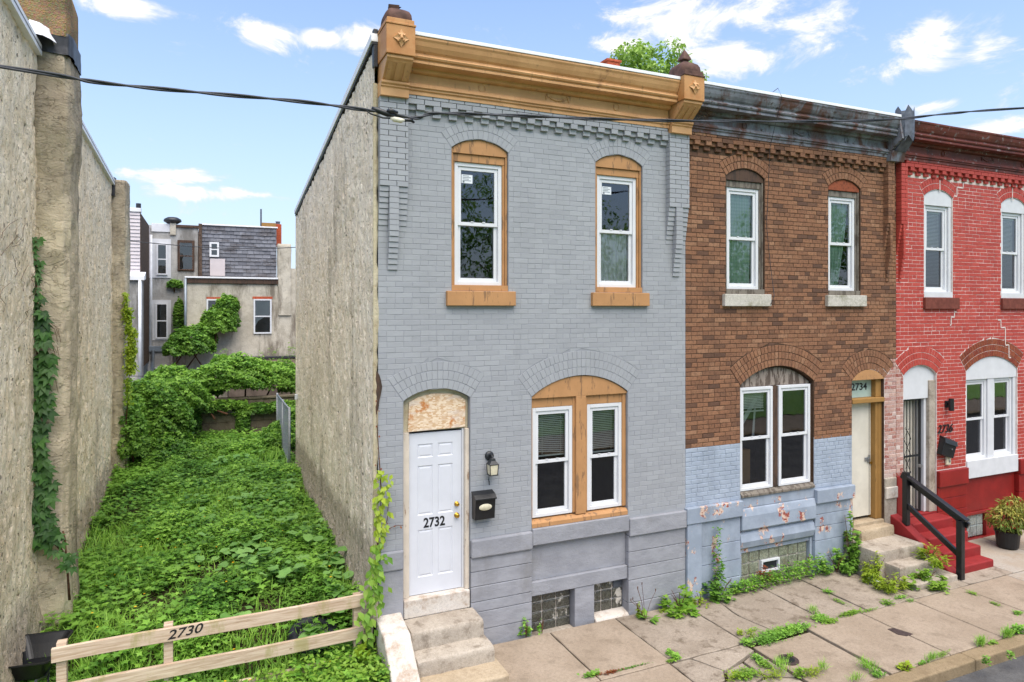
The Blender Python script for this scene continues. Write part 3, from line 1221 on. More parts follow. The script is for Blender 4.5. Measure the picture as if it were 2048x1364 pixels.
def wreath(house, x, y, z, mat):
    mb = MB()
    for s in (1, -1):
        pts = []
        for i in range(13):
            t = math.radians(-80 + 160 * i / 12)
            pts.append((x + s * .042 * math.cos(t), y - .004, z + .05 * math.sin(t)))
        mb.tube(pts, [.004 + .004 * abs(math.sin(i * 1.3)) for i in range(13)], 6)
    mb.build('wreath', mat, house, smooth=True)


def swag(house, x, y, z, mat):
    mb = MB()
    pts = [(x - .16 + .32 * i / 16, y - .004, z + .01 - .05 * math.sin(math.pi * i / 16)) for i in range(17)]
    mb.tube(pts, [.006 + .008 * math.sin(math.pi * i / 16) * (1 + .5 * math.sin(i * 2.1)) for i in range(17)], 6)
    for s in (-1, 1):
        mb.tube([(x + s * .16, y - .004, z + .03), (x + s * .165, y - .006, z - .01), (x + s * .17, y - .004, z - .05)], [.006, .01, .004], 6)
        mb.tube([(x + s * .16, y - .004, z + .02), (x + s * .13, y - .006, z + .03)], [.008, .005], 6)
    for i in range(5):
        mb.tube([(x - .05 + i * .025, y - .008, z - .03), (x - .05 + i * .025, y - .014, z - .03)], .011, 7)
    mb.build('garland', mat, house, smooth=True)


def console(house, x0, x1, mat, rust, top='dome', rosette=True):
    """big end bracket: block with rosette on a fluted leaning neck, pad below, cap on top"""
    w = x1 - x0
    neck = [(-.40, 7.235), (-.40, 7.20), (-.375, 7.185), (-.36, 7.165), (-.15, 7.0), (.08, 7.0), (.08, 7.235)]
    br = MB().prism(neck, x0 + .012, x1 - .012, 'x').build('bracket', mat, house, bevel=.003)
    fl = MB()
    for f in (.2, .5, .8):                              # raised flutes
        xa = x0 + w * f - w * .085
        fl.prism([(-.363, 7.162), (-.377, 7.162), (-.167, 6.998), (-.15, 6.998)], xa, xa + w * .17, 'x')
    fl.build('flute', mat, br)
    MB().box(x0 - .004, x1 + .004, -.425, .1, 7.237, 7.575).build('bracket_block', rust, house, bevel=.006)
    MB().prism([(.08, 6.998), (-.19, 6.998), (-.19, 6.972), (-.165, 6.955), (-.17, 6.94), (-.15, 6.925), (-.15, 6.83), (.08, 6.83)], x0 - .004, x1 + .004, 'x').build('bracket_pad', mat, house, bevel=.003)
    cx = (x0 + x1) / 2
    if rosette:
        ro = MB()
        cz = 7.42
        for k in range(4):
            a = math.pi / 2 * k
            tip = (cx + .095 * math.cos(a), -.432, cz + .105 * math.sin(a))
            l = (cx + .05 * math.cos(a + .8), -.452, cz + .055 * math.sin(a + .8))
            r = (cx + .05 * math.cos(a - .8), -.452, cz + .055 * math.sin(a - .8))
            m = (cx + .06 * math.cos(a), -.436, cz + .066 * math.sin(a))
            ro.add([tip, l, (cx, -.458, cz), r, m], [(0, 4, 1), (4, 2, 1), (4, 3, 2), (0, 3, 4)])
            ro.add([(p[0], p[1] + .03, p[2]) for p in (tip, l, r)] + [tip, l, r], [(0, 1, 4, 3), (0, 3, 5, 2)])
            ro.tube([(cx + .03 * math.cos(a + .78), -.455, cz + .035 * math.sin(a + .78)), (cx + .06 * math.cos(a + .78), -.447, cz + .066 * math.sin(a + .78))], [.016, .009], 6)
        ro.lathe([(.0, 0), (.018, 0), (.016, .012), (.0, .018)], (cx, -.462, cz - .009), 8)
        ro.build('rosette', mat, house)
    cap = MB()
    cap.box(x0 - .012, x1 + .012, -.435, .12, 7.576, 7.60)
    cap.box(x0 + .006, x1 - .006, -.415, .1, 7.60, 7.655)
    cap.build('bracket_cap', rust if top == 'stub' else 'rust_iron', house, bevel=.005)
    d = MB()
    hw = w / 2 - .01
    prof = [(hw * 1.0, 0), (hw * 1.02, .03), (hw * .98, .08), (hw * .84, .125), (hw * .58, .155), (hw * .3, .165)]
    n = 24
    base = (cx, -.2, 7.656)
    vs = []
    for r, z in prof:                                   # squarish dome
        for k in range(n):
            a = 2 * math.pi * k / n
            c, s = math.cos(a), math.sin(a)
            q = 1 / max(abs(c), abs(s)) ** .75
            vs.append((base[0] + r * c * q, base[1] + r * s * q * 1.12, base[2] + z))
    fs = [(i * n + k, i * n + (k + 1) % n, (i + 1) * n + (k + 1) % n, (i + 1) * n + k) for i in range(len(prof) - 1) for k in range(n)]
    fs.append(tuple((len(prof) - 1) * n + k for k in range(n)))
    d.add(vs, fs)
    dome = d.build('dome', 'rust_iron', house, smooth=True)
    f = MB()
    z = 7.82
    if top == 'dome':
        f.lathe([(.07, 0), (.06, .03), (.055, .045)], (cx, -.2, z), 4, phase=math.pi / 4)
        f.lathe([(.098, .045), (.098, .06), (.05, .14), (.004, .205)], (cx, -.2, z), 4, phase=math.pi / 4)
    else:                                               # broken stub
        f.lathe([(.07, -.01), (.085, .03), (.09, .05), (.06, .052)], (cx - .03, -.2, z), 4, phase=.6)
        f.add([(cx - .09, -.25, z + .05), (cx + .05, -.26, z + .035), (cx + .04, -.15, z + .05), (cx - .08, -.15, z + .085)], [(0, 1, 2, 3)])
    f.build('finial', 'rust_iron', dome)


def house_shell(house, x0, x1, ydeep, z_front, z_back, left=None):
    """party walls, rear wall and roof of a row house (the front is built separately)"""
    mb = MB()
    mb.add([(x0 + .01, ydeep, 0), (x1 - .01, ydeep, 0), (x1 - .01, ydeep, z_back), (x0 + .01, ydeep, z_back)], [(3, 2, 1, 0)])
    mb.add([(x1 - .012, .27, 0), (x1 - .012, ydeep, 0), (x1 - .012, ydeep, z_back), (x1 - .012, .27, z_front)], [(0, 1, 2, 3)])
    mb.add([(x0 + .012, .27, 0), (x0 + .012, ydeep, 0), (x0 + .012, ydeep, z_back), (x0 + .012, .27, z_front)], [(3, 2, 1, 0)])
    mb.build('rear_wall', 'rear_stucco', house)
    MB().add([(x0 + .01, -.05, z_front), (x1 - .01, -.05, z_front), (x1 - .01, ydeep, z_back), (x0 + .01, ydeep, z_back)], [(0, 1, 2, 3)]).build('roof', 'white_flash', house)

# ------------------------------------------------------------------ the grey house
W = 4.57
UP = dict(z0=4.52, zs=6.33, zt=6.465)


def up_open(x0, x1):
    return Opening(x0, x1, UP['z0'], UP['zs'], UP['zt'], 2)


grey = thing('row_house', (2.28, 0, 0), 'grey painted brick row house with ochre cornice and white door, end of the row', 'house', 'brick row houses')
g1, g2 = up_open(.93, 1.71), up_open(3.03, 3.81)
gd = Opening(.31, 1.18, .52, 3.17, 3.305, 3)
gw = Opening(2.05, 3.56, 1.36, 3.13, 3.385, 3)
masonry(grey, .0, W, 1.362, 6.66, [g1, g2, gd, gw], ['grey_paint'], lambda x, z, a=False: 0, ['mortar_grey'], jt=.005, yb=.0022, cham=.0022,
        pil=[(0.0, .345, 6.83, 0), (W - .355, W - .005, 6.83, 0)], dent=(.35, W - .36, 6.795))
house_shell(grey, 0, W, 7.62, 7.5, 6.35)
room(grey, .12, W - .15, 4.3, 6.9, .27, 3.2)
room(grey, .12, W - .15, .6, 4.1, .27, 3.2)


def upper_window(house, o, casing, head_mat, sill_mat, sub_mat, lower='glass', frame='vinyl', frame_y=.075, label=None):
    """casing of timber, arched head board, vinyl window, sub-sill and stone sill"""
    x0, x1 = o.x0, o.x1
    mb = MB()
    zt = o.zs + .0
    for a, b in ((x0 + .003, x0 + .03), (x1 - .03, x1 - .003)):
        mb.box(a, b, .03, .2, 4.60, zt - .002)
    for a, b in ((x0 + .031, x0 + .06), (x1 - .06, x1 - .031)):
        mb.box(a, b, .055, .2, 4.60, zt - .06)
    mb.box(x0 + .031, x1 - .031, .05, .2, 6.17, zt - .062)
    cs = mb.build('casing', casing, house, bevel=.004)
    arch_head(house, o, .025, .12, zt - .058, head_mat)
    MB().box(x0 + .002, x1 - .002, .0, .2, 4.524, 4.598).build('sub_sill', sub_mat, house, bevel=.005)
    sill(house, x0 - .075, x1 + .085, 4.335, 4.521, -.06, sill_mat)
    w = double_hung(house, x0 + .062, x1 - .062, 4.60, 6.168, frame_y, lower=lower, frame=frame)
    return w


w1 = upper_window(grey, g1, 'ochre_wood', 'ochre_wood', 'ochre_wood', 'ochre_wood')
w2 = upper_window(grey, g2, 'ochre_wood', 'ochre_wood', 'ochre_wood', 'ochre_wood')
for w, xx in ((w1, 1.10), (w2, 3.2)):                   # maker's label left on the glass
    st = MB().box(xx, xx + .15, .1035, .105, 5.91, 6.02).build('sticker', 'sticker', w)
    pr = MB()
    for k in range(4):
        pr.box(xx + .015, xx + .1 + .03 * (k % 2), .1022, .1034, 6.0 - k * .02, 6.008 - k * .02)
    pr.box(xx + .015, xx + .04, .1022, .1034, 5.917, 5.938)
    pr.build('print', 'sticker_print', w)
drape(w2, 3.16, 3.66, 4.68, 5.4, .17, 'curtain_white', .0, 7)

# double window on the ground floor
arch_head(grey, gw, .02, .12, 3.10, 'ochre_wood')
mb = MB()
mb.box(2.053, 2.085, .05, .2, 1.5, 3.098)
mb.box(3.50, 3.557, .045, .2, 1.5, 3.098)
mb.box(2.086, 2.70, .06, .2, 2.97, 3.098)
mb.box(2.93, 3.499, .06, .2, 2.97, 3.098)
mb.build('casing', 'ochre_wood', grey, bevel=.004)
ml = MB()
ml.box(2.70, 2.93, .055, .2, 1.5, 3.098)
ml.box(2.735, 2.895, .02, .054, 1.48, 3.10)
ml.build('mullion', 'ochre_wood', grey, bevel=.006)
MB().prism([(-.005, 1.385), (-.005, 1.44), (.03, 1.47), (.2, 1.50), (.2, 1.385)], 2.053, 3.557, 'x').build('sub_sill', 'ochre_wood', grey, bevel=.004)
lw1 = double_hung(grey, 2.088, 2.698, 1.50, 2.968, .062)
lw2 = double_hung(grey, 2.932, 3.498, 1.50, 2.968, .062, lower='screen_glass')
blind(lw1, 2.2, 2.62, 2.32, 2.86, .16, .5, .04)
blind(lw2, 3.0, 3.44, 2.30, 2.86, .16, .45)

# front door
dr = MB()
dx0, dx1, dz0, dz1, dy = .402, 1.095, .735, 2.745, .10
dr.box(dx0, dx1, dy + .012, dy + .045, dz0, dz1)
xs = [dx0, dx0 + .115, dx0 + .315, dx0 + .38, dx0 + .58, dx1]
zs = [dz0, dz0 + .21, dz0 + .80, dz0 + .98, dz0 + 1.60, dz0 + 1.70, dz0 + 1.87, dz1]
for i in range(5):                                      # stiles and rails stand proud of the six fields
    for j in range(7):
        if i in (1, 3) and j in (1, 3, 5):
            a, b, c, d = xs[i], xs[i + 1], zs[j], zs[j + 1]
            k, e = .024, .05
            vs = [(a, dy, c), (b, dy, c), (b, dy, d), (a, dy, d), (a + k * .6, dy + .0105, c + k * .6), (b - k * .6, dy + .0105, c + k * .6), (b - k * .6, dy + .0105, d - k * .6), (a + k * .6, dy + .0105, d - k * .6),
                  (a + e * .7, dy + .004, c + e * .7), (b - e * .7, dy + .004, c + e * .7), (b - e * .7, dy + .004, d - e * .7), (a + e * .7, dy + .004, d - e * .7)]
            fs = []
            for n in range(4):
                m = (n + 1) % 4
                fs += [(n, m, 4 + m, 4 + n), (4 + n, 4 + m, 8 + m, 8 + n)]
            fs.append((8, 9, 10, 11))
            dr.add(vs, fs)
        else:
            dr.add([(xs[i], dy, zs[j]), (xs[i + 1], dy, zs[j]), (xs[i + 1], dy, zs[j + 1]), (xs[i], dy, zs[j + 1])], [(0, 1, 2, 3)])
for a in (dx0, dx1):
    dr.add([(a, dy, dz0), (a, dy + .012, dz0), (a, dy + .012, dz1), (a, dy, dz1)], [(0, 1, 2, 3)])
door = dr.build('door', 'white_door', grey)
text_mesh('house_number', '2732', 'number_black', door, (.735, dy - .002, 1.61), (math.radians(90), 0, 0), sx=.86)
for zz, r in ((1.81, .03), (1.665, .033)):
    kb = MB()
    kb.tube([(1.03, dy, zz), (1.03, dy - .012, zz)], r, 16)
    kb.tube([(1.03, dy - .012, zz), (1.03, dy - .03, zz), (1.03, dy - .034, zz), (1.03, dy - .05, zz), (1.03, dy - .056, zz)], [.012, .012, r * .8, r * .82, r * .5], 14)
    kb.build('door_knob', 'brass', door, smooth=True)
MB().box(.312, .40, .06, .2, .73, 2.77).build('door_jamb', 'pale_wood', grey, bevel=.004)
jb = MB()
jb.box(1.098, 1.125, .085, .2, .73, 2.77)
jb.build('door_jamb', 'white_trim', grey, bevel=.003)
MB().box(1.126, 1.177, .03, .2, .73, 2.77).build('door_jamb', 'pale_wood', grey, bevel=.004)
arch_head(grey, gd, .085, .12, 2.772, 'tan_patch', 'transom_surround')
ob = [(.385, 2.775), (1.135, 2.79), (1.14, 3.13), (1.06, 3.19), (.92, 3.225), (.7, 3.235), (.52, 3.20), (.40, 3.14)]
MB().prism(ob, .062, .083, 'y').build('transom_board', 'osb', grey, bevel=.002)
MB().box(.315, 1.175, -.01, .12, .50, .728).build('threshold', 'whitewash', grey, bevel=.015, seg=3)

# stone base, belt course and cellar lights
stone_course(grey, 1.185, 2.045, [-.2, .19, .42, .555, .75, .94, 1.12], -.015, 'grey_stone')
stone_course(grey, 3.565, W - .01, [-.2, .13, .45, .635, .85, 1.08], -.015, 'grey_stone')
MB().box(1.185, 2.045, -.055, .1, 1.123, 1.358).build('belt_course', 'grey_stone', grey, bevel=.02)
MB().box(3.565, W - .01, -.055, .1, 1.083, 1.33).build('belt_course', 'grey_stone', grey, bevel=.012)
MB().box(3.565, W - .01, -.0, .1, 1.331, 1.37).build('belt_course', 'grey_paint', grey)
MB().box(2.048, 3.562, -.04, .2, 1.165, 1.383).build('sill', 'grey_stone', grey, bevel=.01)
MB().box(2.048, 3.562, .06, .3, .665, 1.163).build('stone_panel', 'grey_stone', grey, bevel=.004)
MB().box(2.048, 3.562, .01, .3, .475, .663).build('lintel', 'grey_stone', grey, bevel=.01)
MB().box(2.715, 3.025, .02, .3, -.2, .473).build('stone_pier', 'grey_stone', grey, bevel=.01)
MB().box(.005, .308, -.012, .2, .3, 1.12).build('stone', 'grey_stone', grey, bevel=.008)
MB().box(.002, .308, -.035, .2, 1.123, 1.358).build('belt_course', 'grey_stone', grey, bevel=.02)
MB().box(.005, .308, -.012, .2, -.2, .298).build('stone', 'grey_stone', grey, bevel=.008)
MB().box(.31, 1.18, .05, .3, -.2, .50).build('stone', 'grey_stone', grey)


def block_window(house, x0, x1, z0, z1, y, nx, nz, mat, grout, skip=()):
    fr = MB().box(x0, x1, y + .02, y + .06, z0, z1).build('cellar_window', grout, house)
    w, h = (x1 - x0) / nx, (z1 - z0) / nz
    for i in range(nx):
        for j in range(nz):
            if (i, j) in skip:
                continue
            a, b, c, d = x0 + i * w + .008, x0 + (i + 1) * w - .008, z0 + j * h + .008, z0 + (j + 1) * h - .008
            MB().box(a, b, y - random.uniform(0, .004), y + .021, c, d).build('glass_block', mat, fr, bevel=.01, seg=2)
    return fr


block_window(grey, 2.06, 2.705, -.08, .468, .14, 3, 4, 'glass_block_dark', 'whitewash')
br_w = block_window(grey, 3.035, 3.56, .02, .468, .14, 3, 3, 'glass_block_dark', 'whitewash', skip=((2, 2),))
vt = MB()
vt.box(3.40, 3.545, .125, .15, .33, .455)
vt.box(3.392, 3.553, .12, .135, .385, .40)
vt.build('vent', 'old_zinc', br_w, bevel=.006)
MB().prism([(.16, .03), (.0, -.0), (-.03, -.03), (-.03, -.14), (.16, -.14)], 3.03, 3.575, 'x').build('sill', 'whitewash', grey, bevel=.02, seg=3)
MB().box(2.05, 2.71, .0, .16, -.14, -.06).build('sill', 'step_concrete', grey, bevel=.02)

cornice(grey, .346, W - .36, 'ochre_metal')
console(grey, .0, .335, 'ochre_metal', 'ochre_rust', 'stub')
console(grey, W - .35, W - .005, 'ochre_metal', 'ochre_rust', 'dome')


# dashed stucco flank: a sheet with real relief, dragged downwards and flaring at the soil
def stucco_sheet(name, house, mat, xw, y0, y1, ztop, zlo, face, step=.022, seed=1, flare=.12, amp=.02):
    ny, nz = int((y1 - y0) / step), int((7.7 - zlo) / step)
    yy = np.linspace(y0, y1, ny + 1)
    tt = np.linspace(0, 1, nz + 1)
    Yg, T = np.meshgrid(yy, tt)
    top = np.interp(yy, [y0, y1], ztop)[None, :]
    Zg = zlo + T * (top - zlo)
    n = (fbm(Yg * 14, Zg * 3.6, seed, 4) - .5) * 2
    g = (fbm(Yg * 1.3, Zg * .8, seed + 9, 3) - .5) * 2
    pit = np.clip((.36 - fbm(Yg * 20, Zg * 6, seed + 20, 3)) * 6, 0, 1)
    d = amp * n + .022 * g - .03 * pit
    fl = np.clip((zlo + 1.15 - Zg) / 1.15, 0, 1)
    d = d + flare * fl ** 1.6 + .05 * fl * n
    e = np.minimum(np.abs(Yg - y0), np.abs(Yg - y1))
    d = d * np.clip(e / .08 + .25, 0, 1)
    Xg = xw + face * d
    vs = np.stack([Xg, Yg, Zg], -1).reshape(-1, 3)
    idx = np.arange((ny + 1) * (nz + 1)).reshape(nz + 1, ny + 1)
    a, b, c, e2 = idx[:-1, :-1], idx[:-1, 1:], idx[1:, 1:], idx[1:, :-1]
    q = np.stack([a, b, c, e2] if face > 0 else [a, e2, c, b], -1).reshape(-1, 4)
    me = bpy.data.meshes.new(name)
    me.vertices.add(len(vs))
    me.vertices.foreach_set('co', vs.ravel())
    me.loops.add(q.size)
    me.loops.foreach_set('vertex_index', q.ravel())
    me.polygons.add(len(q))
    me.polygons.foreach_set('loop_start', np.arange(0, q.size, 4))
    me.polygons.foreach_set('use_smooth', [True] * len(q))
    me.update()
    me.validate()
    me.materials.append(M[mat])
    o = bpy.data.objects.new(name, me)
    COL.objects.link(o)
    return adopt(o, house)


stucco_sheet('side_wall', grey, 'stucco_grey_house', -.05, -.005, 7.66, (7.44, 6.33), .0, -1, seed=3, flare=.16)
# stucco edge that laps the corner of the front
ed = MB()
pts = []
n = 60
for i in range(n + 1):
    z = .55 + i * (7.0 - .55) / n
    pts.append((z, .012 + .016 * random.random()))
vs, fs = [], []
for z, w in pts:
    vs += [(-.062, .01, z), (-.062, -.012, z), (-.05 + w * 1.2, -.014, z), (-.045 + w * 2.2, .004, z)]
for i in range(n):
    for k in range(3):
        a = i * 4 + k
        fs.append((a, a + 1, a + 5, a + 4))
ed.add(vs, fs)
ed.build('stucco_edge', 'tan_patch', grey)
MB().prism([(-.01, 7.52), (.0, 7.60), (7.68, 6.49), (7.68, 6.40), (-.01, 7.50)], -.085, .09, 'x').build('coping', 'white_flash', grey, bevel=.003)
MB().prism([(-.005, 7.47), (-.005, 7.515), (7.67, 6.395), (7.67, 6.35)], -.07, .02, 'x').build('flashing', 'tar', grey)
MB().box(-.055, -.001, -.0, .09, 7.2, 7.66).build('flashing', 'tar', grey, bevel=.01)
MB().box(-.058, .02, 7.58, 7.70, .3, 6.4).build('stucco_edge', 'stucco_grey_house', grey, bevel=.01)
bk = MB()
bk.box(-.1, -.04, 7.45, 7.5, 2.3, 2.42)
bk.build('meter_box', 'pipe_white', grey, bevel=.008)
rc = MB()
edge = [(-.03, 3.02), (.0, 3.1), (.012, 3.2), (.03, 3.27), (.045, 3.36), (.03, 3.44), (.012, 3.5), (-.02, 3.55), (-.035, 3.46), (-.02, 3.38), (-.03, 3.3), (-.015, 3.2), (-.035, 3.12)]
rc.prism(edge, -.0145, -.004, 'y')
rc.build('bare_patch', 'dark_wood', grey)

# ------------------------------------------------------------------ the brown house
B0, B1 = W, 2 * W
brown = thing('row_house', (B0 + W / 2, 0, 0), 'brown bare brick row house with pale blue painted base, between grey and red houses', 'house', 'brick row houses')
b1o, b2o = up_open(5.34, 6.11), up_open(7.50, 8.25)
bw = Opening(5.62, 7.17, 1.40, 3.12, 3.39, 3)
bd = Opening(8.05, 8.84, .62, 3.09, 3.26, 3)


def brown_mat(x, z, a=False):
    if x > B1 - .33 and z < 3.42 and not a:
        return 2
    return 1 if z < 2.22 - .012 * (x - B0) else 0


masonry(brown, B0 + .004, B1 - .004, 1.362, 6.66, [b1o, b2o, bw, bd], ['brown_brick', 'blue_paint', 'worn_brick'], brown_mat, ['mortar_brown', 'blue_paint', 'mortar_white'],
        pil=[(B1 - .33, B1 - .17, 6.83, 0)], dent=(B0 + .01, B1 - .345, 6.795))
house_shell(brown, B0, B1, 7.62, 7.5, 6.35)
room(brown, B0 + .12, B1 - .15, 4.3, 6.9, .27, 3.2)
room(brown, B0 + .12, B1 - .15, .6, 4.1, .27, 3.2)
x1_ = upper_window(brown, b1o, 'grey_wood', 'dark_wood', 'white_sill', 'grey_wood', frame_y=.07)
x2_ = upper_window(brown, b2o, 'grey_wood', 'red_unpainted', 'white_sill', 'grey_wood', frame_y=.07)
drape(x1_, 5.42, 5.98, 4.66, 6.12, .16, 'curtain_green', .06, 5)
drape(x2_, 7.58, 8.12, 4.66, 6.12, .16, 'curtain_green', .45, 6)

arch_head(brown, bw, .1, .14, 3.072, 'dark_wood')
arch_head(brown, bw, .085, .099, 3.075, 'torn_wool', 'torn_insulation', .03)
bl1 = double_hung(brown, 5.63, 6.31, 1.47, 3.07, .03, frame='vinyl', fw=.045)
bl2 = double_hung(brown, 6.44, 7.12, 1.47, 3.07, .03, frame='vinyl', fw=.045)
MB().box(6.315, 6.435, .05, .2, 1.47, 3.07).build('mullion', 'dark_wood', brown, bevel=.004)
MB().box(7.125, 7.165, .05, .2, 1.47, 3.07).build('casing', 'dark_wood', brown)
MB().prism([(-.03, 1.385), (-.03, 1.42), (.02, 1.46), (.2, 1.468), (.2, 1.385)], 5.625, 7.165, 'x').build('sub_sill', 'grey_wood', brown, bevel=.004)
blind(bl1, 5.7, 6.22, 2.70, 2.98, .14, .8)
br = MB()
br.add([(5.66, .2, 2.35), (5.73, .2, 2.30), (6.2, .24, 2.84), (6.13, .24, 2.87)], [(0, 1, 2, 3)])
br.add([(6.05, .22, 2.2), (6.1, .22, 2.2), (6.14, .22, 2.7), (6.1, .22, 2.7)], [(0, 1, 2, 3)])
br.add([(6.5, .3, 2.3), (6.53, .3, 2.25), (6.75, .3, 2.5), (6.72, .3, 2.53)], [(0, 1, 2, 3)])
br.build('prop_board', 'white_trim', bl1)
MB().box(5.7, 6.05, .25, .5, 1.5, 2.05).build('moving_carton', 'cardboard', bl1)

# brown house door with number glass above it
bdo = MB()
bdo.box(8.055, 8.68, .14, .19, .71, 2.69)
bdoor = bdo.build('door', 'cream_door', brown, bevel=.004)
ln = MB()
ln.box(8.632, 8.64, .137, .1405, .72, 2.69)
ln.build('gap_shade_strip', 'black_paint', bdoor)  # black strip laid on the door as the shade of its gap
lk = MB()
lk.box(8.585, 8.64, .115, .141, 1.63, 1.70)
lk.tube([(8.6, .12, 1.70), (8.6, .12, 1.76), (8.63, .12, 1.76), (8.63, .12, 1.70)], .006, 6)
lk.box(8.52, 8.6, .12, .136, 1.66, 1.72)
lk.build('padlock', 'chrome', bdoor, bevel=.004)
MB().tube([(8.66, .14, 1.62), (8.66, .11, 1.62)], .02, 12).build('door_knob', 'brass', bdoor)
MB().box(8.683, 8.836, .05, .2, .66, 2.69).build('door_jamb', 'tan_wood', brown, bevel=.006)
for a in (8.72, 8.76, 8.80):
    MB().box(a, a + .012, .043, .051, .68, 2.68).build('jamb_bead', 'tan_wood', brown)
tr = MB()
tr.box(8.055, 8.836, -.01, .2, 2.69, 2.765)
tr.box(8.70, 8.836, .06, .2, 2.767, 3.10)
tr.build('transom_bar', 'tan_wood', brown, bevel=.006)
arch_head(brown, bd, .0, .2, 3.085, 'ochre_wood')
tg = MB().add([(8.055, .15, 2.767), (8.70, .15, 2.767), (8.70, .15, 3.085), (8.055, .15, 3.085)], [(0, 1, 2, 3)]).build('transom_pane', 'transom', brown)
text_mesh('house_number', '2734', 'number_black', tg, (8.40, .147, 2.945), (math.radians(90), 0, 0), sx=1.15)

# blue painted base
stone_course(brown, 4.84, 5.60, [-.2, .20, .46, .74, 1.12], -.02, 'blue_stone')
MB().box(B0 + .0, 4.835, -.055, .2, -.2, 1.12).build('stone', 'blue_stone', brown, bevel=.012)
MB().box(B0 - .02, 5.61, -.075, .1, 1.123, 1.36).build('belt_course', 'blue_stone', brown, bevel=.012)
stone_course(brown, 7.18, 8.045, [-.2, .22, .5, .73, .93, 1.12], -.02, 'blue_stone')
MB().box(7.175, 8.048, -.07, .1, 1.123, 1.345).build('belt_course', 'blue_stone', brown, bevel=.012)
MB().box(5.612, 7.173, .0, .25, 1.215, 1.383).build('sill', 'blue_stone', brown, bevel=.01)
MB().prism([(.25, 1.213), (-.02, 1.213), (-.05, 1.1), (-.05, .90), (-.03, .87), (.25, .87)], 5.612, 7.173, 'x').build('stone_panel', 'blue_stone', brown, bevel=.015)
MB().prism([(.25, .868), (.04, .868), (-.01, .8), (-.03, .7), (.0, .6), (.05, .56), (.25, .56)], 5.612, 7.173, 'x').build('stone_panel', 'blue_stone', brown, bevel=.015)
bgw = block_window(brown, 5.68, 7.12, -.06, .50, .1, 7, 3, 'glass_block', 'whitewash', skip=((2, 1), (3, 1)))
vt = MB()
sash(vt, 6.11, 6.49, .125, .32, .06, .03, .06)
vw = vt.build('vent_window', 'vinyl', bgw, bevel=.003)
MB().box(6.14, 6.46, .1, .115, .15, .29).build('vent_screen', 'black_metal', bgw)
MB().box(5.612, 5.678, .04, .25, -.2, .558).build('stone_pier', 'blue_stone', brown, bevel=.006)
MB().box(7.122, 7.173, .04, .25, -.2, .558).build('stone_pier', 'blue_stone', brown, bevel=.006)
MB().box(5.68, 7.12, .06, .2, .502, .557).build('stone_pier', 'blue_stone', brown)
MB().box(5.612, 7.173, -.0, .2, -.2, -.063).build('sill', 'step_concrete', brown, bevel=.01)
MB().box(8.05, 8.84, .0, .25, -.2, .655).build('threshold', 'step_beige', brown, bevel=.01)
MB().box(8.845, 9.135, -.02, .2, -.2, 1.36).build('stone', 'step_concrete', brown, bevel=.02)
MB().box(8.845, 9.135, -.045, .2, 1.0, 1.2).build('belt_course', 'whitewash', brown, bevel=.015)
cornice(brown, B0 + .006, B1 - .34, 'galvanised')
# the end bracket has lost its face: a bent zinc shell
bk = MB()
bk.prism([(.08, 7.0), (-.15, 7.0), (-.36, 7.17), (-.30, 7.52), (.08, 7.52)], B1 - .335, B1 - .29, 'x')
bk.prism([(.08, 6.998), (-.19, 6.998), (-.17, 6.94), (-.15, 6.83), (.08, 6.83)], B1 - .335, B1 + .0, 'x')
bk.build('bracket', 'galvanised', brown, bevel=.004)
sh = MB()
cx = B1 - .15
vs = []
for j, z in enumerate((7.17, 7.3, 7.45, 7.6, 7.68)):
    for k in range(13):
        a = math.pi + math.pi * k / 12
        r = .155 + .012 * math.sin(k * 2.3 + j)
        zz = z + (.06 * math.sin(k * 1.9) if j in (0, 4) else 0)
        vs.append((cx + r * math.cos(a), -.2 + .22 * math.sin(a) + .12 * (7.6 - z) * 0, zz))
fs = [(j * 13 + k, j * 13 + k + 1, (j + 1) * 13 + k + 1, (j + 1) * 13 + k) for j in range(4) for k in range(12)]
sh.add(vs, fs)
sh.prism([(.05, 6.99), (-.2, 6.99), (-.38, 7.2), (.05, 7.2)], B1 - .285, B1 - .03, 'x')
sh.build('bracket_shell', 'old_zinc', brown, smooth=False)
MB().box(B1 - .3, B1 - .02, -.1, .1, 7.2, 7.66).build('bracket_core', 'black_metal', brown)
wr = MB().tube([(6.02, -.1, 7.56), (6.02, -.36, 7.64), (6.06, -.40, 7.5), (6.08, -.14, 6.8), (6.12, -.03, 5.6), (6.2, -.025, 5.0), (6.24, -.07, 4.5), (6.16, -.075, 4.36)], .005, 6)
tag(wr.build('loose_wire', 'cable', None, smooth=True), 'thin loose black wire hanging down the brown brick front beside an upper window', 'wire')
gs = MB()
for k in range(70):                                     # old nest and debris in the cornice corner
    p = Vector((B0 + .02 + abs(random.gauss(0, .1)), -.2 + random.uniform(-.08, .08), 7.22 - abs(random.gauss(0, .07))))
    d = Vector((random.uniform(-1, 1), random.uniform(-1, 1), random.uniform(-1, .6))) * .05
    gs.tube([p, p + d], .004, 4)
tag(gs.build('bird_nest', 'bark', None), 'old twig nest stuck in the corner of the grey metal cornice', 'nest')

# ------------------------------------------------------------------ the red house
R0, R1 = 2 * W, 3 * W
red = thing('row_house', (R0 + W / 2, 0, 0), 'red painted brick row house with white window trim and rusty cornice', 'house', 'brick row houses')
r1o, r2o = up_open(9.88, 10.67), up_open(12.12, 12.9)
rw = Opening(11.06, 12.63, 1.30, 3.13, 3.385, 3)
rd = Opening(9.33, 10.22, .62, 3.12, 3.29, 3)


def red_mat(x, z, a=False):
    if a and x > 11 and z < 4:
        return 1
    if x < R0 + .22 and z < 3.3:
        return 2
    return 0


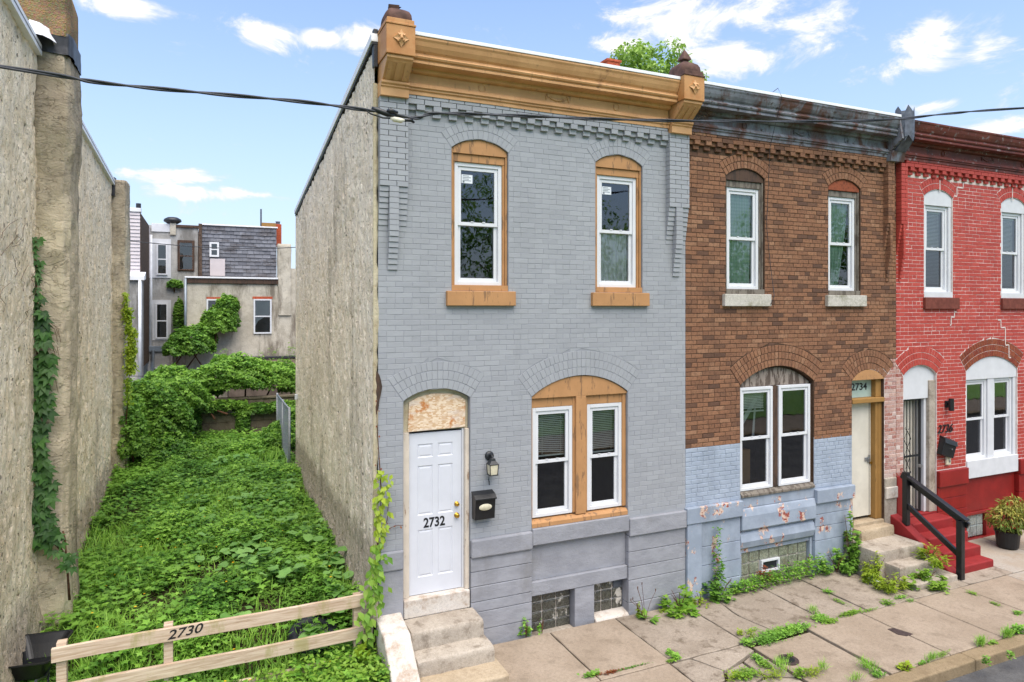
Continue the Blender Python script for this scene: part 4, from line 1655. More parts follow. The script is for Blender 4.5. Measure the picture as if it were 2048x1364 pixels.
masonry(red, R0 + .004, R1, 1.362, 6.66, [r1o, r2o, rw, rd], ['red_paint', 'red_unpainted', 'worn_brick'], red_mat, ['mortar_white', 'mortar_brown', 'mortar_white'], yb=.0036, jt=.0062,
        dent=(R0 + .17, R1, 6.795), pil=[(R0 + .004, R0 + .165, 6.83, 0)], seen_x1=13.0)
house_shell(red, R0, R1, 7.62, 7.5, 6.35)
room(red, R0 + .12, R1 - .15, 4.3, 6.9, .27, 3.2)
room(red, R0 + .12, R1 - .15, .6, 4.1, .27, 3.2)
for o in (r1o, r2o):
    arch_head(red, o, .02, .12, 6.17, 'white_trim')
    mb = MB()
    mb.box(o.x0 + .003, o.x0 + .075, .03, .2, 4.60, 6.168)
    mb.box(o.x1 - .075, o.x1 - .003, .03, .2, 4.60, 6.168)
    mb.box(o.x0 + .003, o.x1 - .003, .0, .2, 4.50, 4.598)
    mb.build('casing', 'white_trim', red, bevel=.004)
    sill(red, o.x0 - .03, o.x1 + .13, 4.29, 4.498, -.05, 'brown_stone')
    w = double_hung(red, o.x0 + .078, o.x1 - .078, 4.60, 6.166, .06, lower='screen_glass')
    blind(w, o.x0 + .14, o.x1 - .14, 4.72, 6.04, .15, .9)
arch_head(red, rw, .02, .14, 2.96, 'white_trim')
mb = MB()
mb.box(11.063, 11.10, .03, .2, 1.45, 2.958)
mb.box(11.75, 11.94, .03, .2, 1.45, 2.958)
mb.box(12.54, 12.627, .03, .2, 1.45, 2.958)
mb.build('casing', 'white_trim', red, bevel=.004)
MB().box(11.063, 12.627, -.02, .2, 1.12, 1.448).build('sill', 'white_trim', red, bevel=.006)
double_hung(red, 11.102, 11.748, 1.45, 2.957, .06, lower='screen_glass')
double_hung(red, 11.942, 12.538, 1.45, 2.957, .06, lower='screen_glass')
# doorway: white lintel panel, barred storm door
arch_head(red, rd, .05, .1, 2.68, 'white_trim', 'transom_panel')
MB().box(10.05, 10.217, .02, .25, .62, 3.0).build('door_jamb', 'step_concrete', red, bevel=.01)
MB().box(9.335, 9.40, .1, .25, .62, 2.678).build('door_jamb', 'white_trim', red, bevel=.004)
MB().box(9.985, 10.048, .08, .25, .62, 2.678).build('door_jamb', 'white_trim', red, bevel=.004)
MB().box(9.402, 9.983, .25, .27, .62, 2.678).build('inner_door', 'cream_door', red)
sd = MB()
for a in (9.405, 9.94):
    sd.box(a, a + .04, .13, .16, .63, 2.67)
for z in (.63, 1.62, 2.635):
    sd.box(9.446, 9.938, .132, .158, z, z + .035)
storm = sd.build('storm_door', 'black_paint', red, bevel=.003)
for k in range(5):
    a = 9.53 + k * .082
    MB().box(a, a + .012, .14, .152, .666, 2.634).build('bar', 'black_paint', storm)
orn = MB()
for cz in (1.35, 1.65, 1.95):
    pts = [(9.62 + .09 * math.cos(t * math.pi / 2), .137, cz + .15 * math.sin(t * math.pi / 2)) for t in range(5)]
    orn.tube(pts, .007, 5)
for z in (1.18, 2.12):
    for s in (-1, 1):
        orn.tube([(9.62 + s * .02, .137, z), (9.62 + s * .06, .137, z + .02), (9.62 + s * .05, .137, z + .05)], .006, 5)
orn.build('scrollwork', 'black_paint', storm)
MB().tube([(9.92, .13, 1.45), (9.92, .08, 1.45)], .03, 12).build('door_knob', 'chrome', storm)
# base
stone_course(red, 10.225, 11.05, [-.2, .16, .38, .6, .83, 1.05], -.02, 'dark_red')
MB().box(10.225, 11.05, -.06, .1, 1.053, 1.345).build('belt_course', 'dark_red', red, bevel=.012)
MB().box(11.055, 12.64, .06, .25, .46, 1.118).build('stone_panel', 'dark_red', red, bevel=.006)
MB().box(11.055, 12.64, .03, .25, .40, .458).build('lintel', 'dark_red', red, bevel=.01)
block_window(red, 11.14, 11.72, -.04, .39, .1, 3, 2, 'glass_block_pale', 'white_trim')
MB().box(11.722, 12.64, .04, .25, -.2, .398).build('stone', 'dark_red', red, bevel=.006)
MB().box(11.055, 11.138, .04, .25, -.2, .398).build('stone', 'dark_red', red, bevel=.006)
MB().box(11.055, 11.72, .0, .25, -.2, -.05).build('sill', 'dark_red', red, bevel=.01)
MB().box(10.2, 12.64, -.09, .05, -.2, -.03).build('plinth', 'dark_red', red, bevel=.02)
stone_course(red, 12.65, R1, [-.2, .3, .7, 1.05], -.02, 'dark_red')
MB().box(12.65, R1, -.06, .1, 1.053, 1.345).build('belt_course', 'dark_red', red, bevel=.012)
MB().box(9.145, 9.33, -.02, .2, -.2, 1.36).build('stone', 'dark_red', red, bevel=.01)
MB().box(9.33, 10.22, .0, .25, -.2, .618).build('threshold', 'step_red', red)
cornice(red, R0 + .01, R1, 'red_rust', coping=None)
# cracks repointed with white mortar


def crack(pts, w):
    mb = MB()
    for (xa, za), (xb, zb) in zip(pts[:-1], pts[1:]):
        d = Vector((xb - xa, 0, zb - za))
        n = Vector((-d.z, 0, d.x)).normalized() * w
        mb.add([(xa + n.x, -.006, za + n.z), (xa - n.x, -.006, za - n.z), (xb - n.x, -.006, zb - n.z), (xb + n.x, -.006, zb + n.z)], [(0, 1, 2, 3)])
    mb.build('mortar_crack', 'mortar_white', red)


def stepped(px):
    p = [onY(a, b, -.006) for a, b in px]
    out = [p[0]]
    for (xa, za), (xb, zb) in zip(p[:-1], p[1:]):
        out += [((xa + xb) / 2, za), ((xa + xb) / 2, zb), (xb, zb)]
    return out


for px in ([(1945, 337), (1935, 362), (1918, 375), (1910, 392)], [(1913, 624), (1905, 634), (1900, 650)], [(1996, 640), (2008, 655), (2014, 690), (2022, 715)],
           [(2035, 345), (2022, 372), (2028, 400)], [(1880, 360), (1880, 384)]):
    crack(stepped(px), .011)

# ------------------------------------------------------------------ things fixed to the fronts
mbx = thing('mailbox', (1.345, -.1, 1.63), 'black wall mailbox with a pale oval plate beside the white door', 'mailbox', 'wall mailboxes')
b = MB().prism([(-.005, 1.63), (-.005, 1.97), (-.10, 1.93), (-.145, 1.90), (-.115, 1.63)], 1.20, 1.47, 'x')
b.build('body', 'black_paint', mbx, bevel=.004)
MB().prism([(-.004, 1.972), (-.11, 1.945), (-.165, 1.905), (-.165, 1.885), (-.15, 1.885), (-.15, 1.90), (-.10, 1.934), (-.004, 1.96)], 1.19, 1.48, 'x').build('lid', 'black_paint', mbx, bevel=.003)
ov = MB()
n = 24
vs = [(1.335 + .088 * math.cos(2 * math.pi * k / n), -.137 - (.1) * .0, 1.79 + .042 * math.sin(2 * math.pi * k / n)) for k in range(n)]
vs2 = [(1.335 + .07 * math.cos(2 * math.pi * k / n), -.147, 1.79 + .031 * math.sin(2 * math.pi * k / n)) for k in range(n)]
ov.add(vs + vs2, [(k, (k + 1) % n, n + (k + 1) % n, n + k) for k in range(n)] + [tuple(range(n, 2 * n))])
ov.build('plate', 'ivory', mbx, smooth=True)

lan = thing('wall_lantern', (1.46, -.02, 2.3), 'small black glass carriage lantern on the grey wall above the mailbox', 'lantern')
MB().tube([(1.44, .0, 2.405), (1.44, -.02, 2.405), (1.44, -.03, 2.405)], [.062, .058, .03], 18).build('backplate', 'black_metal', lan, smooth=True)
MB().tube([(1.44, -.02, 2.41), (1.44, -.07, 2.43), (1.44, -.11, 2.41), (1.44, -.115, 2.36)], .012, 8).build('arm', 'black_metal', lan, smooth=True)
MB().lathe([(.085, 0), (.09, .008), (.045, .05), (.04, .075), (.02, .085)], (1.44, -.115, 2.315), 4, phase=math.pi / 4).build('hood', 'black_metal', lan, bevel=.002)
cg = MB()
for s in (-1, 1):
    for t in (-1, 1):
        cg.tube([(1.44 + s * .05, -.115 + t * .05, 2.19), (1.44 + s * .058, -.115 + t * .058, 2.315)], .006, 5)
cg.box(1.383, 1.497, -.172, -.058, 2.182, 2.192)
cg.build('cage', 'black_metal', lan)
MB().lathe([(.066, 0), (.078, .12)], (1.44, -.115, 2.193), 4, phase=math.pi / 4).build('glass', 'ivory', lan)
MB().tube([(1.435, -.01, 2.2), (1.43, -.012, 2.1), (1.44, -.012, 2.03)], .006, 5).build('wire', 'cable', lan)

rm = thing('mailbox', (10.42, -.08, 1.65), 'black wall mailbox hanging crooked on the red brick by the house number', 'mailbox', 'wall mailboxes')
rb = MB().prism([(-.004, -.17), (-.004, .17), (-.11, .13), (-.12, .1), (-.1, -.17)], -.17, .17, 'x')
o1 = rb.build('body', 'black_paint', rm, bevel=.004, local=True)
o2 = MB().prism([(-.004, .172), (-.115, .135), (-.135, .05), (-.125, .05), (-.11, .12), (-.004, .16)], -.18, .18, 'x').build('lid', 'black_paint', rm, bevel=.003, local=True)
o3 = MB().tube([(.05, -.12, -.02), (.05, -.13, -.02)], .014, 10).build('lock', 'chrome', rm, local=True)
rm.location = (10.42, 0, 1.78)
rm.rotation_euler = (0, math.radians(17), 0)
bl = thing('doorbell', (10.5, -.02, 1.52), 'old whitish doorbell box below the crooked mailbox', 'doorbell')
MB().box(10.43, 10.56, -.05, .0, 1.44, 1.60).build('box', 'ivory', bl, bevel=.02)
MB().tube([(10.5, -.05, 1.51), (10.5, -.06, 1.51)], .02, 10).build('button', 'chrome', bl)
sc = thing('wall_light', (10.48, -.05, 2.55), 'modern black cylinder wall light on the red brick', 'wall light')
MB().box(10.44, 10.54, -.03, .0, 2.49, 2.61).build('backplate', 'black_paint', sc, bevel=.004)
MB().tube([(10.49, -.09, 2.44), (10.49, -.09, 2.66)], .045, 18).build('cylinder', 'black_paint', sc)
MB().box(10.47, 10.51, -.06, -.03, 2.53, 2.57).build('arm', 'black_paint', sc)
num = thing('house_number', (10.42, -.01, 2.1), 'dark metal italic numerals 2736 on the red brick', 'house number')
text_mesh('numerals', '2736', 'number_black', num, (10.43, -.016, 2.10), (math.radians(90), 0, 0))

# ------------------------------------------------------------------ ground
LX = -3.75            # inner face of the tan house across the lot


def lot_z(x, y):
    """soil of the empty lot: banks up behind the fence and rises gently to the back"""
    t = min(1, max(0, (y + .25) / 1.5))
    t = t * t * (3 - 2 * t)
    left = min(1, max(0, (-x - 1.2) / 2.0))
    z = .02 + t * (.52 - .20 * left) + max(0, y - 1.2) * (.026 + .006 * left)
    return z + .03 * math.sin(x * 2.1 + y) * t


def sheet(name, mat, xs, ys, fz, label=None, kind='structure', parent=None, smooth=True):
    vs = [(x, y, fz(x, y)) for y in ys for x in xs]
    n = len(xs)
    fs = [(j * n + i, j * n + i + 1, (j + 1) * n + i + 1, (j + 1) * n + i) for j in range(len(ys) - 1) for i in range(n - 1)]
    o = MB().add(vs, fs).build(name, mat, parent, smooth=smooth)
    if kind:
        o['kind'] = kind
    return o


terrain = [-160, -80, -40, -20, -12, -8]
gx = terrain + list(np.linspace(-6, 16, 24)) + [20, 30, 60, 120, 200]
gy = [-150, -80, -40, -22, -12, -6, -3, -.35] + list(np.linspace(7.8, 24, 16)) + [30, 50, 100, 200]
ground = sheet('ground', 'soil', gx, gy, lambda x, y: -.16 if y < -.2 else (-.14 if x > -.02 or x < -3.9 else lot_z(x, 8) - .06))
lot = sheet('lot_soil', 'soil', list(np.linspace(-3.85, 0, 30)), list(np.linspace(-.55, 14, 90)), lot_z)
road = sheet('road', 'asphalt', [-60, -20, -8, 0, 4, 8, 12, 20, 60], [-9.6, -8, -6, -4, -2.86], lambda x, y: -.125 + .02 * math.sin(x * .7))
far_walk = sheet('far_pavement', 'slab_concrete', [-60, -20, -8, 0, 8, 20, 60], [-12.2, -11, -9.85], lambda x, y: .0)
fk = MB().box(-60, 60, -9.85, -9.6, -.3, .0).build('far_kerb', 'kerb_concrete', None, bevel=.02)
fk['kind'] = 'structure'
kb = thing('kerb', (4, -2.75, 0), None, None)
kb['kind'] = 'structure'
x = -6.0
while x < 16:
    w = 2.4 + random.uniform(-.2, .3)
    j = random.uniform(-.006, .006)
    MB().box(x + .004, x + w - .004, -2.86 + j, -2.655, -.35, .004 + j).build('kerb_stone', 'kerb_concrete', kb, bevel=.022, seg=3)
    x += w

# pavement: separate flags, several of them broken
walk = sheet('pavement', 'soil', [-8, 0, 4, 8, 16], [-2.655, -1.4, .0], lambda x, y: -.055)


def flag(poly, mat='slab_concrete', top=0.0, tilt=(0, 0), r=None):
    cx, cy = sum(p[0] for p in poly) / len(poly), sum(p[1] for p in poly) / len(poly)
    # ragged edges
    out = []
    for (xa, ya), (xb, yb) in zip(poly, poly[1:] + poly[:1]):
        n = max(1, int(math.hypot(xb - xa, yb - ya) / .12))
        for i in range(n):
            t = i / n
            px, py = xa + (xb - xa) * t, ya + (yb - ya) * t
            k = .010 if mat != 'slab_old' else .022
            sx = px + (cx - px) * .004 + random.uniform(-k, k) * (.35 if i else .6)
            sy = py + (cy - py) * .004 + random.uniform(-k, k) * (.35 if i else .6)
            out.append((sx, sy))
    n = len(out)
    hz = [top + (p[0] - cx) * tilt[0] + (p[1] - cy) * tilt[1] for p in out]

    def insp(p, k):
        d = math.hypot(cx - p[0], cy - p[1]) or 1
        return p[0] + (cx - p[0]) / d * k, p[1] + (cy - p[1]) / d * k
    vs = [(*insp(p, .012), z) for p, z in zip(out, hz)] + [(p[0], p[1], z - .008) for p, z in zip(out, hz)] + [(p[0], p[1], -.12) for p in out]
    fs = [tuple(range(n))]
    for k in range(n):
        m = (k + 1) % n
        fs += [(n + k, n + m, m, k), (2 * n + k, 2 * n + m, n + m, n + k)]
    MB().add(vs, fs, 0, random.random() if r is None else r).build('slab', mat, walk)


def rect(x0, x1, y0, y1, g=.008):
    return [(x0 + g, y0 + g), (x1 - g, y0 + g), (x1 - g, y1 - g), (x0 + g, y1 - g)]


YB, YM, YF = -.06, -1.36, -2.65
for k in range(7):
    flag(rect(-.9 - (k + 1) * 1.05, -.9 - k * 1.05, YF, YM))
    flag(rect(-.9 - (k + 1) * 1.05, -.9 - k * 1.05, YM, -.78 if k < 3 else YB))
flag(rect(-.9, .12, YM, -.78))
flag(rect(-.9, .12, YF, YM))
flag(rect(.12, 1.16, YF, YM))
flag(rect(1.16, 2.28, YM, YB), r=.0)
flag(rect(2.28, 3.30, YM, YB), r=.1)
flag(rect(3.30, 4.46, YM, YB), 'slab_old', -.006)
flag(rect(1.16, 2.2, YF, YM), r=.15)
flag(rect(2.2, 3.24, YF, YM), r=.05)
# cracked flag in front of the boundary of grey and brown
c0, c1 = 3.26, 4.42
flag([(c0, YF), (3.75, YF), (3.70, -2.15), (3.62, -1.95), (c0, -2.0)], 'slab_old', -.012)
flag([(c0, -1.98), (3.60, -1.93), (3.72, -1.75), (3.55, -1.37), (c0, -1.37)], 'slab_old', -.008)
flag([(3.57, -1.38), (3.74, -1.76), (4.05, -1.68), (4.40, -1.55), (4.40, -1.38)], 'slab_old', -.004)
flag([(3.76, -1.78), (3.64, -1.94), (3.72, -2.14), (4.08, -2.05), (4.06, -1.71)], 'slab_old', -.014)
flag([(4.10, -1.70), (4.11, -2.06), (4.41, -2.2), (4.41, -1.58)], 'slab_old', -.008)
flag([(3.78, YF), (3.73, -2.16), (4.09, -2.08), (4.41, -2.23), (4.41, YF)], 'slab_old', -.016)
flag([(4.48, YM), (5.05, YM), (4.92, -.7), (5.0, YB), (4.48, YB)], 'slab_old', -.01, (.006, .0), .9)
flag([(5.07, YM), (5.92, YM), (5.92, YB), (5.02, YB), (4.94, -.7)], 'slab_old', -.005, (.0, .004), .7)
flag([(5.95, YM), (6.72, YM), (6.72, YB), (5.95, YB)], 'slab_old', -.008, (0, 0), .8)
flag([(6.75, YM), (7.72, YM), (7.72, YB), (6.75, YB)], 'slab_old', -.004, (0, 0), .6)
flag(rect(4.46, 5.46, YF, -1.46), 'slab_concrete', -.012, (0, 0), .35)
flag(rect(5.48, 6.56, YF, YM), r=.1)
flag(rect(6.56, 7.62, YF, YM), r=.05)
flag(rect(7.62, 8.72, YF, YM), r=.2)
flag(rect(8.72, 9.9, YF, YM), r=.1)
flag(rect(9.9, 11.1, YF, YM), 'slab_pale', r=.1)
flag(rect(11.1, 12.3, YF, YM), 'slab_pale')
flag(rect(12.3, 13.6, YF, YM), 'slab_pale')
flag(rect(7.72, 8.5, YM, -.9), 'slab_old')
flag(rect(8.5, 8.98, YM, -.9), 'slab_old')
flag(rect(8.98, 10.1, YM, YB), 'slab_old', r=.3)
flag(rect(10.1, 11.4, YM, YB), 'slab_pale', r=.1)
flag(rect(11.4, 13.6, YM, YB), 'slab_pale', r=.9)
cp = MB()
px = [(1777, 1258), (1790, 1256), (1828, 1268), (1815, 1272), (1798, 1269)]
poly = [onZ(*p, 0) for p in px]
cp.prism([(p[0] - .02, p[1]) for p in poly][::-1], -.01, .006, 'z')
tag(cp.build('iron_cover', 'iron_cap', None), 'small rusty rectangular iron cover set in a clean pavement slab', 'cover')
vc = thing('valve_cover', (4.62, -1.9, 0), 'round black water valve lid ringed by weeds in the cracked pavement', 'cover')
MB().lathe([(.125, -.03), (.125, .0), (.115, .006), (.1, .002)], (4.62, -1.9, .0), 22).build('ring', 'iron_cap', vc)
MB().lathe([(.098, -.02), (.098, -.002), (.07, .004)], (4.62, -1.9, .0), 22).build('lid', 'black_plastic', vc)
tag(MB().add([(7.55, -.62, .02), (7.73, -.58, .03), (7.78, -.74, .02), (7.66, -.8, .05), (7.58, -.74, .02)], [(0, 1, 2, 3, 4)]).add([(7.6, -.6, .05), (7.72, -.66, .09), (7.68, -.76, .03)], [(0, 1, 2)]).build('paper_litter', 'paper', None), 'crumpled pale paper litter on the pavement by the concrete steps', 'litter')

# ------------------------------------------------------------------ steps
def rough_block(x0, x1, y0, y1, z0, z1, name, mat, parent, r):
    """cast step with worn, uneven edges: a fine grid pulled in along its edges and pushed about by noise"""
    o = MB().box(x0, x1, y0, y1, z0, z1).build(name, mat, parent)
    bm = bmesh.new()
    bm.from_mesh(o.data)
    bmesh.ops.subdivide_edges(bm, edges=bm.edges[:], cuts=14, use_grid_fill=True)
    for v in bm.verts:
        x, y, z = v.co
        k = float(fbm(np.array([x * 9 + y * 4 + 30]), np.array([z * 9 + y * 7 + 30]), 7, 3)[0])
        ex = min(x - x0, x1 - x)
        ey = y - y0
        ez = z1 - z
        rr = r * (.4 + 1.5 * k)
        for p_, q_ in ((ex, ez), (ey, ez), (ex, ey)):
            d = math.hypot(max(0, rr - p_), max(0, rr - q_)) - rr
            if d > 0:
                v.co.z -= d * .6 if q_ == ez else 0
                v.co.y += d * .6 if p_ == ey or q_ == ey else 0
                v.co.x += (d * .6 if x - x0 < x1 - x else -d * .6) if p_ == ex else 0
        v.co.z += (k - .5) * .012 if ez < .02 else 0
        v.co.y += (k - .5) * .016 if ey < .02 else 0
    bm.to_mesh(o.data)
    bm.free()
    o.data.polygons.foreach_set('use_smooth', [True] * len(o.data.polygons))
    o.data.set_sharp_from_angle(angle=math.radians(50))
    return o


gs_ = thing('front_steps', (.75, -.5, 0), 'worn grey concrete steps with white cheek wall below the white door', 'steps', 'front steps')
for a, b, c, d, e, f, m in ((.30, 1.215, -.40, -.012, -.1, .505, 'step_concrete'), (.295, 1.24, -.68, -.30, -.1, .30, 'step_concrete'), (.27, 1.28, -1.02, -.58, -.1, .125, 'step_beige')):
    rough_block(a, b, c, d, e, f, 'step', m, gs_, .03)
ch = MB().prism([(-.012, -.2), (-.012, .62), (-.06, .58), (-.42, .52), (-.47, .46), (-1.1, -.05), (-1.1, -.2)], -.03, .285, 'x')
ch.build('cheek_wall', 'whitewash', gs_, bevel=.03, seg=3)

bs = thing('front_steps', (8.3, -.5, 0), 'grey concrete steps overgrown with weeds below the cream padlocked door', 'steps', 'front steps')
for a, b, c, d, e, f, m in ((8.06, 8.86, -.18, -.002, -.1, .60, 'step_beige'), (7.83, 8.92, -.66, -.022, -.1, .43, 'step_concrete'), (7.98, 8.93, -.92, -.56, -.1, .255, 'step_concrete'), (7.97, 8.95, -1.2, -.82, -.1, .10, 'step_concrete')):
    rough_block(a, b, c, d, e, f, 'step', m, bs, .022)
MB().box(7.86, 8.1, -.6, -.1, -.1, .29).build('footing', 'step_concrete', bs)

rs = thing('front_steps', (9.6, -.5, 0), 'dark red painted concrete steps with handrail at the red house', 'steps', 'front steps')
for b, c, d, f in ((10.22, -.30, -.003, .60), (10.20, -.58, -.22, .435), (10.14, -.83, -.5, .275), (10.10, -1.06, -.75, .12)):
    MB().box(9.16, b, c, d, -.1, f).build('step', 'step_red', rs, bevel=.025, seg=3)
MB().prism([(-.003, -.1), (-.003, .72), (-.2, .64), (-1.12, .05), (-1.12, -.1)], 8.965, 9.158, 'x').build('cheek_wall', 'step_red', rs, bevel=.015)

hr = thing('handrail', (9.02, -.6, 0), 'black painted timber handrail beside the red steps', 'handrail')
MB().box(9.0, 9.09, -.30, -.21, .60, 1.50).build('post', 'black_paint', hr, bevel=.006)
MB().box(9.0, 9.09, -1.22, -1.13, -.04, .93).build('post', 'black_paint', hr, bevel=.006)


def bar(mb, p, q, w, h):
    d = (Vector(q) - Vector(p))
    n = Vector((0, -d.z, d.y)).normalized()
    s = Vector((w / 2, 0, 0))
    vs = []
    for a in (Vector(p), Vector(q)):
        vs += [tuple(a - s - n * h / 2), tuple(a + s - n * h / 2), tuple(a + s + n * h / 2), tuple(a - s + n * h / 2)]
    mb.add(vs, [(0, 1, 2, 3), (7, 6, 5, 4), (0, 4, 5, 1), (1, 5, 6, 2), (2, 6, 7, 3), (3, 7, 4, 0)])


m_ = MB()
bar(m_, (9.115, -.12, 1.42), (9.115, -1.26, .86), .045, .1)
m_.build('rail', 'black_paint', hr, bevel=.005)
m_ = MB()
bar(m_, (9.05, -.2, 1.47), (9.05, -1.28, .955), .11, .04)
m_.build('rail', 'black_paint', hr, bevel=.005)
m_ = MB()
bar(m_, (9.045, -.255, .95), (9.045, -1.175, .37), .05, .085)
m_.build('rail', 'black_paint', hr, bevel=.005)

# ------------------------------------------------------------------ timber fence
fn = thing('wooden_fence', (-1.8, .05, 0), 'weathered three-rail timber fence numbered 2730 across the empty lot', 'fence')
FY = .0
for xx in (-3.22, -2.255, -.245):
    MB().box(xx - .045, xx + .045, FY + .002, FY + .092, -.2, .93 + .0 * xx if xx < -1 else .90).build('post', 'lumber', fn, bevel=.006)


def rail(x0, x1, z0, z1, h=.143):
    mb = MB()
    n = 8
    vs = []
    for i in range(n + 1):
        x = x0 + (x1 - x0) * i / n
        z = z0 + (z1 - z0) * i / n + .006 * math.sin(i * .9)
        vs += [(x, FY - .04, z), (x, FY, z), (x, FY, z + h), (x, FY - .04, z + h)]
    fs = [(0, 1, 2, 3), (n * 4 + 3, n * 4 + 2, n * 4 + 1, n * 4)]
    for i in range(n):
        for k in range(4):
            a, b = i * 4 + k, i * 4 + (k + 1) % 4
            fs.append((a, a + 4, b + 4, b))
    mb.add(vs, fs)
    return mb.build('rail', 'lumber', fn, bevel=.005)


r1 = rail(-3.30, -.175, .755, .765)
r2 = rail(-3.30, -.175, .375, .385)
r3 = rail(-3.30, -.30, .035, .065)
text_mesh('lot_number', '2730', 'number_black', r1, (-2.10, FY - .042, .838), (math.radians(90), math.radians(-4), 0), sx=1.25)
kn = MB()
for k in range(16):
    xx = -3.3 + k * .2
    kn.tube([(xx + random.uniform(-.05, .05), FY - .0405, .8 + random.uniform(-.03, .06)), (xx, FY - .0415, .8)], .004, 5)

# ------------------------------------------------------------------ wheelbarrow and tyre
wbx, wby, wbz = -3.56, .62, .25
wb = thing('wheelbarrow', (wbx, wby, wbz), 'black plastic wheelbarrow by the tan wall at the left end of the timber fence', 'wheelbarrow', rz=math.radians(82))
wb.scale = (.78, .78, .78)
tr = MB()


def rrect(hx, hy, z, n=5, r=.09, ox=0):
    out = []
    for cx_, cy_, a0 in ((hx - r, hy - r, 0), (-hx + r, hy - r, 90), (-hx + r, -hy + r, 180), (hx - r, -hy + r, 270)):
        for i in range(n + 1):
            a = math.radians(a0 + 90 * i / n)
            out.append((ox + cx_ + r * math.cos(a), cy_ + r * math.sin(a), z))
    return out


rings = [rrect(.30, .20, .26, ox=-.02), rrect(.40, .27, .42), rrect(.46, .32, .53), rrect(.485, .345, .535), rrect(.485, .345, .515), rrect(.45, .31, .515), rrect(.39, .26, .42), rrect(.29, .19, .275, ox=-.02)]
n = len(rings[0])
vs = [p for r in rings for p in r]
fs = [(i * n + k, i * n + (k + 1) % n, (i + 1) * n + (k + 1) % n, (i + 1) * n + k) for i in range(len(rings) - 1) for k in range(n)]
fs += [tuple(range(n))[::-1], tuple((len(rings) - 1) * n + k for k in range(n))]
# outside shell first four rings go up, the rest come down inside
tr.add(vs, fs)
tr.build('tray', 'black_plastic', wb, smooth=False, local=True)
for s in (-1, 1):
    MB().tube([(.5, s * .08, .12), (.2, s * .16, .24), (-.35, s * .24, .28), (-.85, s * .3, .48)], .018, 8).build('handle', 'black_paint', wb, local=True)
    MB().tube([(-.1, s * .2, .26), (-.28, s * .24, .0), (-.16, s * .2, .0)], .014, 7).build('leg', 'black_paint', wb, local=True)
wh = MB()
wh.tube([(.5, -.045, .17), (.5, -.03, .17), (.5, .03, .17), (.5, .045, .17)], [.12, .17, .17, .12], 20)
wh.build('wheel', 'rubber', wb, local=True)

ty = thing('tyre', (-.66, .55, .2), 'old black tyre half buried in the weeds behind the fence', 'tyre')
t_ = MB()
R_, r_, n, m = .235, .075, 30, 10
vs = []
for i in range(n):
    a = 2 * math.pi * i / n
    for k in range(m):
        b_ = 2 * math.pi * k / m
        rr = R_ + r_ * math.cos(b_) * (1.0 if math.cos(b_) < 0 else .85)
        vs.append((rr * math.cos(a), rr * math.sin(a), r_ * 1.05 * math.sin(b_)))
fs = [(i * m + k, ((i + 1) % n) * m + k, ((i + 1) % n) * m + (k + 1) % m, i * m + (k + 1) % m) for i in range(n) for k in range(m)]
t_.add(vs, fs)
to = t_.build('casing', 'rubber', ty, smooth=True, local=True)
rim = MB().lathe([(.165, -.03), (.165, .03), (.12, .02), (.05, .035)], (0, 0, 0), 20).build('rim', 'dull_steel', ty, local=True)
ty.rotation_euler = (math.radians(16), math.radians(-6), math.radians(10))
ty.location = (-.70, .42, .33)

# ------------------------------------------------------------------ tan house across the lot
tan = thing('row_house', (LX - 2.2, 3, 0), 'tan stucco end house with two chimney stacks, left of the empty lot', 'house')
TZ = lambda y: 7.5 - .0495 * y
stucco_sheet('side_wall', tan, 'stucco_tan', LX, -.05, 9.6, (TZ(-.05), TZ(9.6)), .0, 1, step=.024, seed=41, flare=.12, amp=.024)
sh = MB()
sh.add([(LX - .05, -.04, 0), (LX - .05, 9.6, 0), (LX - .05, 9.6, TZ(9.6)), (LX - .05, -.04, TZ(-.04))], [(0, 1, 2, 3)])
sh.add([(LX - 4.5, -.04, 0), (LX - .02, -.04, 0), (LX - .02, -.04, TZ(-.04)), (LX - 4.5, -.04, TZ(-.04))], [(0, 1, 2, 3)])
sh.add([(LX - 4.5, 9.6, 0), (LX - .02, 9.6, 0), (LX - .02, 9.6, TZ(9.6)), (LX - 4.5, 9.6, TZ(9.6))], [(3, 2, 1, 0)])
sh.build('shell', 'stucco_tan', tan)
MB().add([(LX - 4.5, -.04, TZ(-.04)), (LX, -.04, TZ(-.04)), (LX, 9.6, TZ(9.6)), (LX - 4.5, 9.6, TZ(9.6))], [(0, 1, 2, 3)]).build('roof', 'tar', tan)


def cop(y0, y1):
    a = MB().prism([(y0, TZ(y0) - .07), (y0, TZ(y0) + .06), (y1, TZ(y1) + .06), (y1, TZ(y1) - .07)], LX - .12, LX + .06, 'x')
    a.build('coping', 'white_flash', tan, bevel=.004)
    MB().prism([(y0, TZ(y0) - .012), (y0, TZ(y0) + .0), (y1, TZ(y1) + .0), (y1, TZ(y1) - .012)], LX + .05, LX + .0635, 'x').build('flashing', 'tar', tan)


cop(-.1, 1.72)
cop(2.6, 9.15)


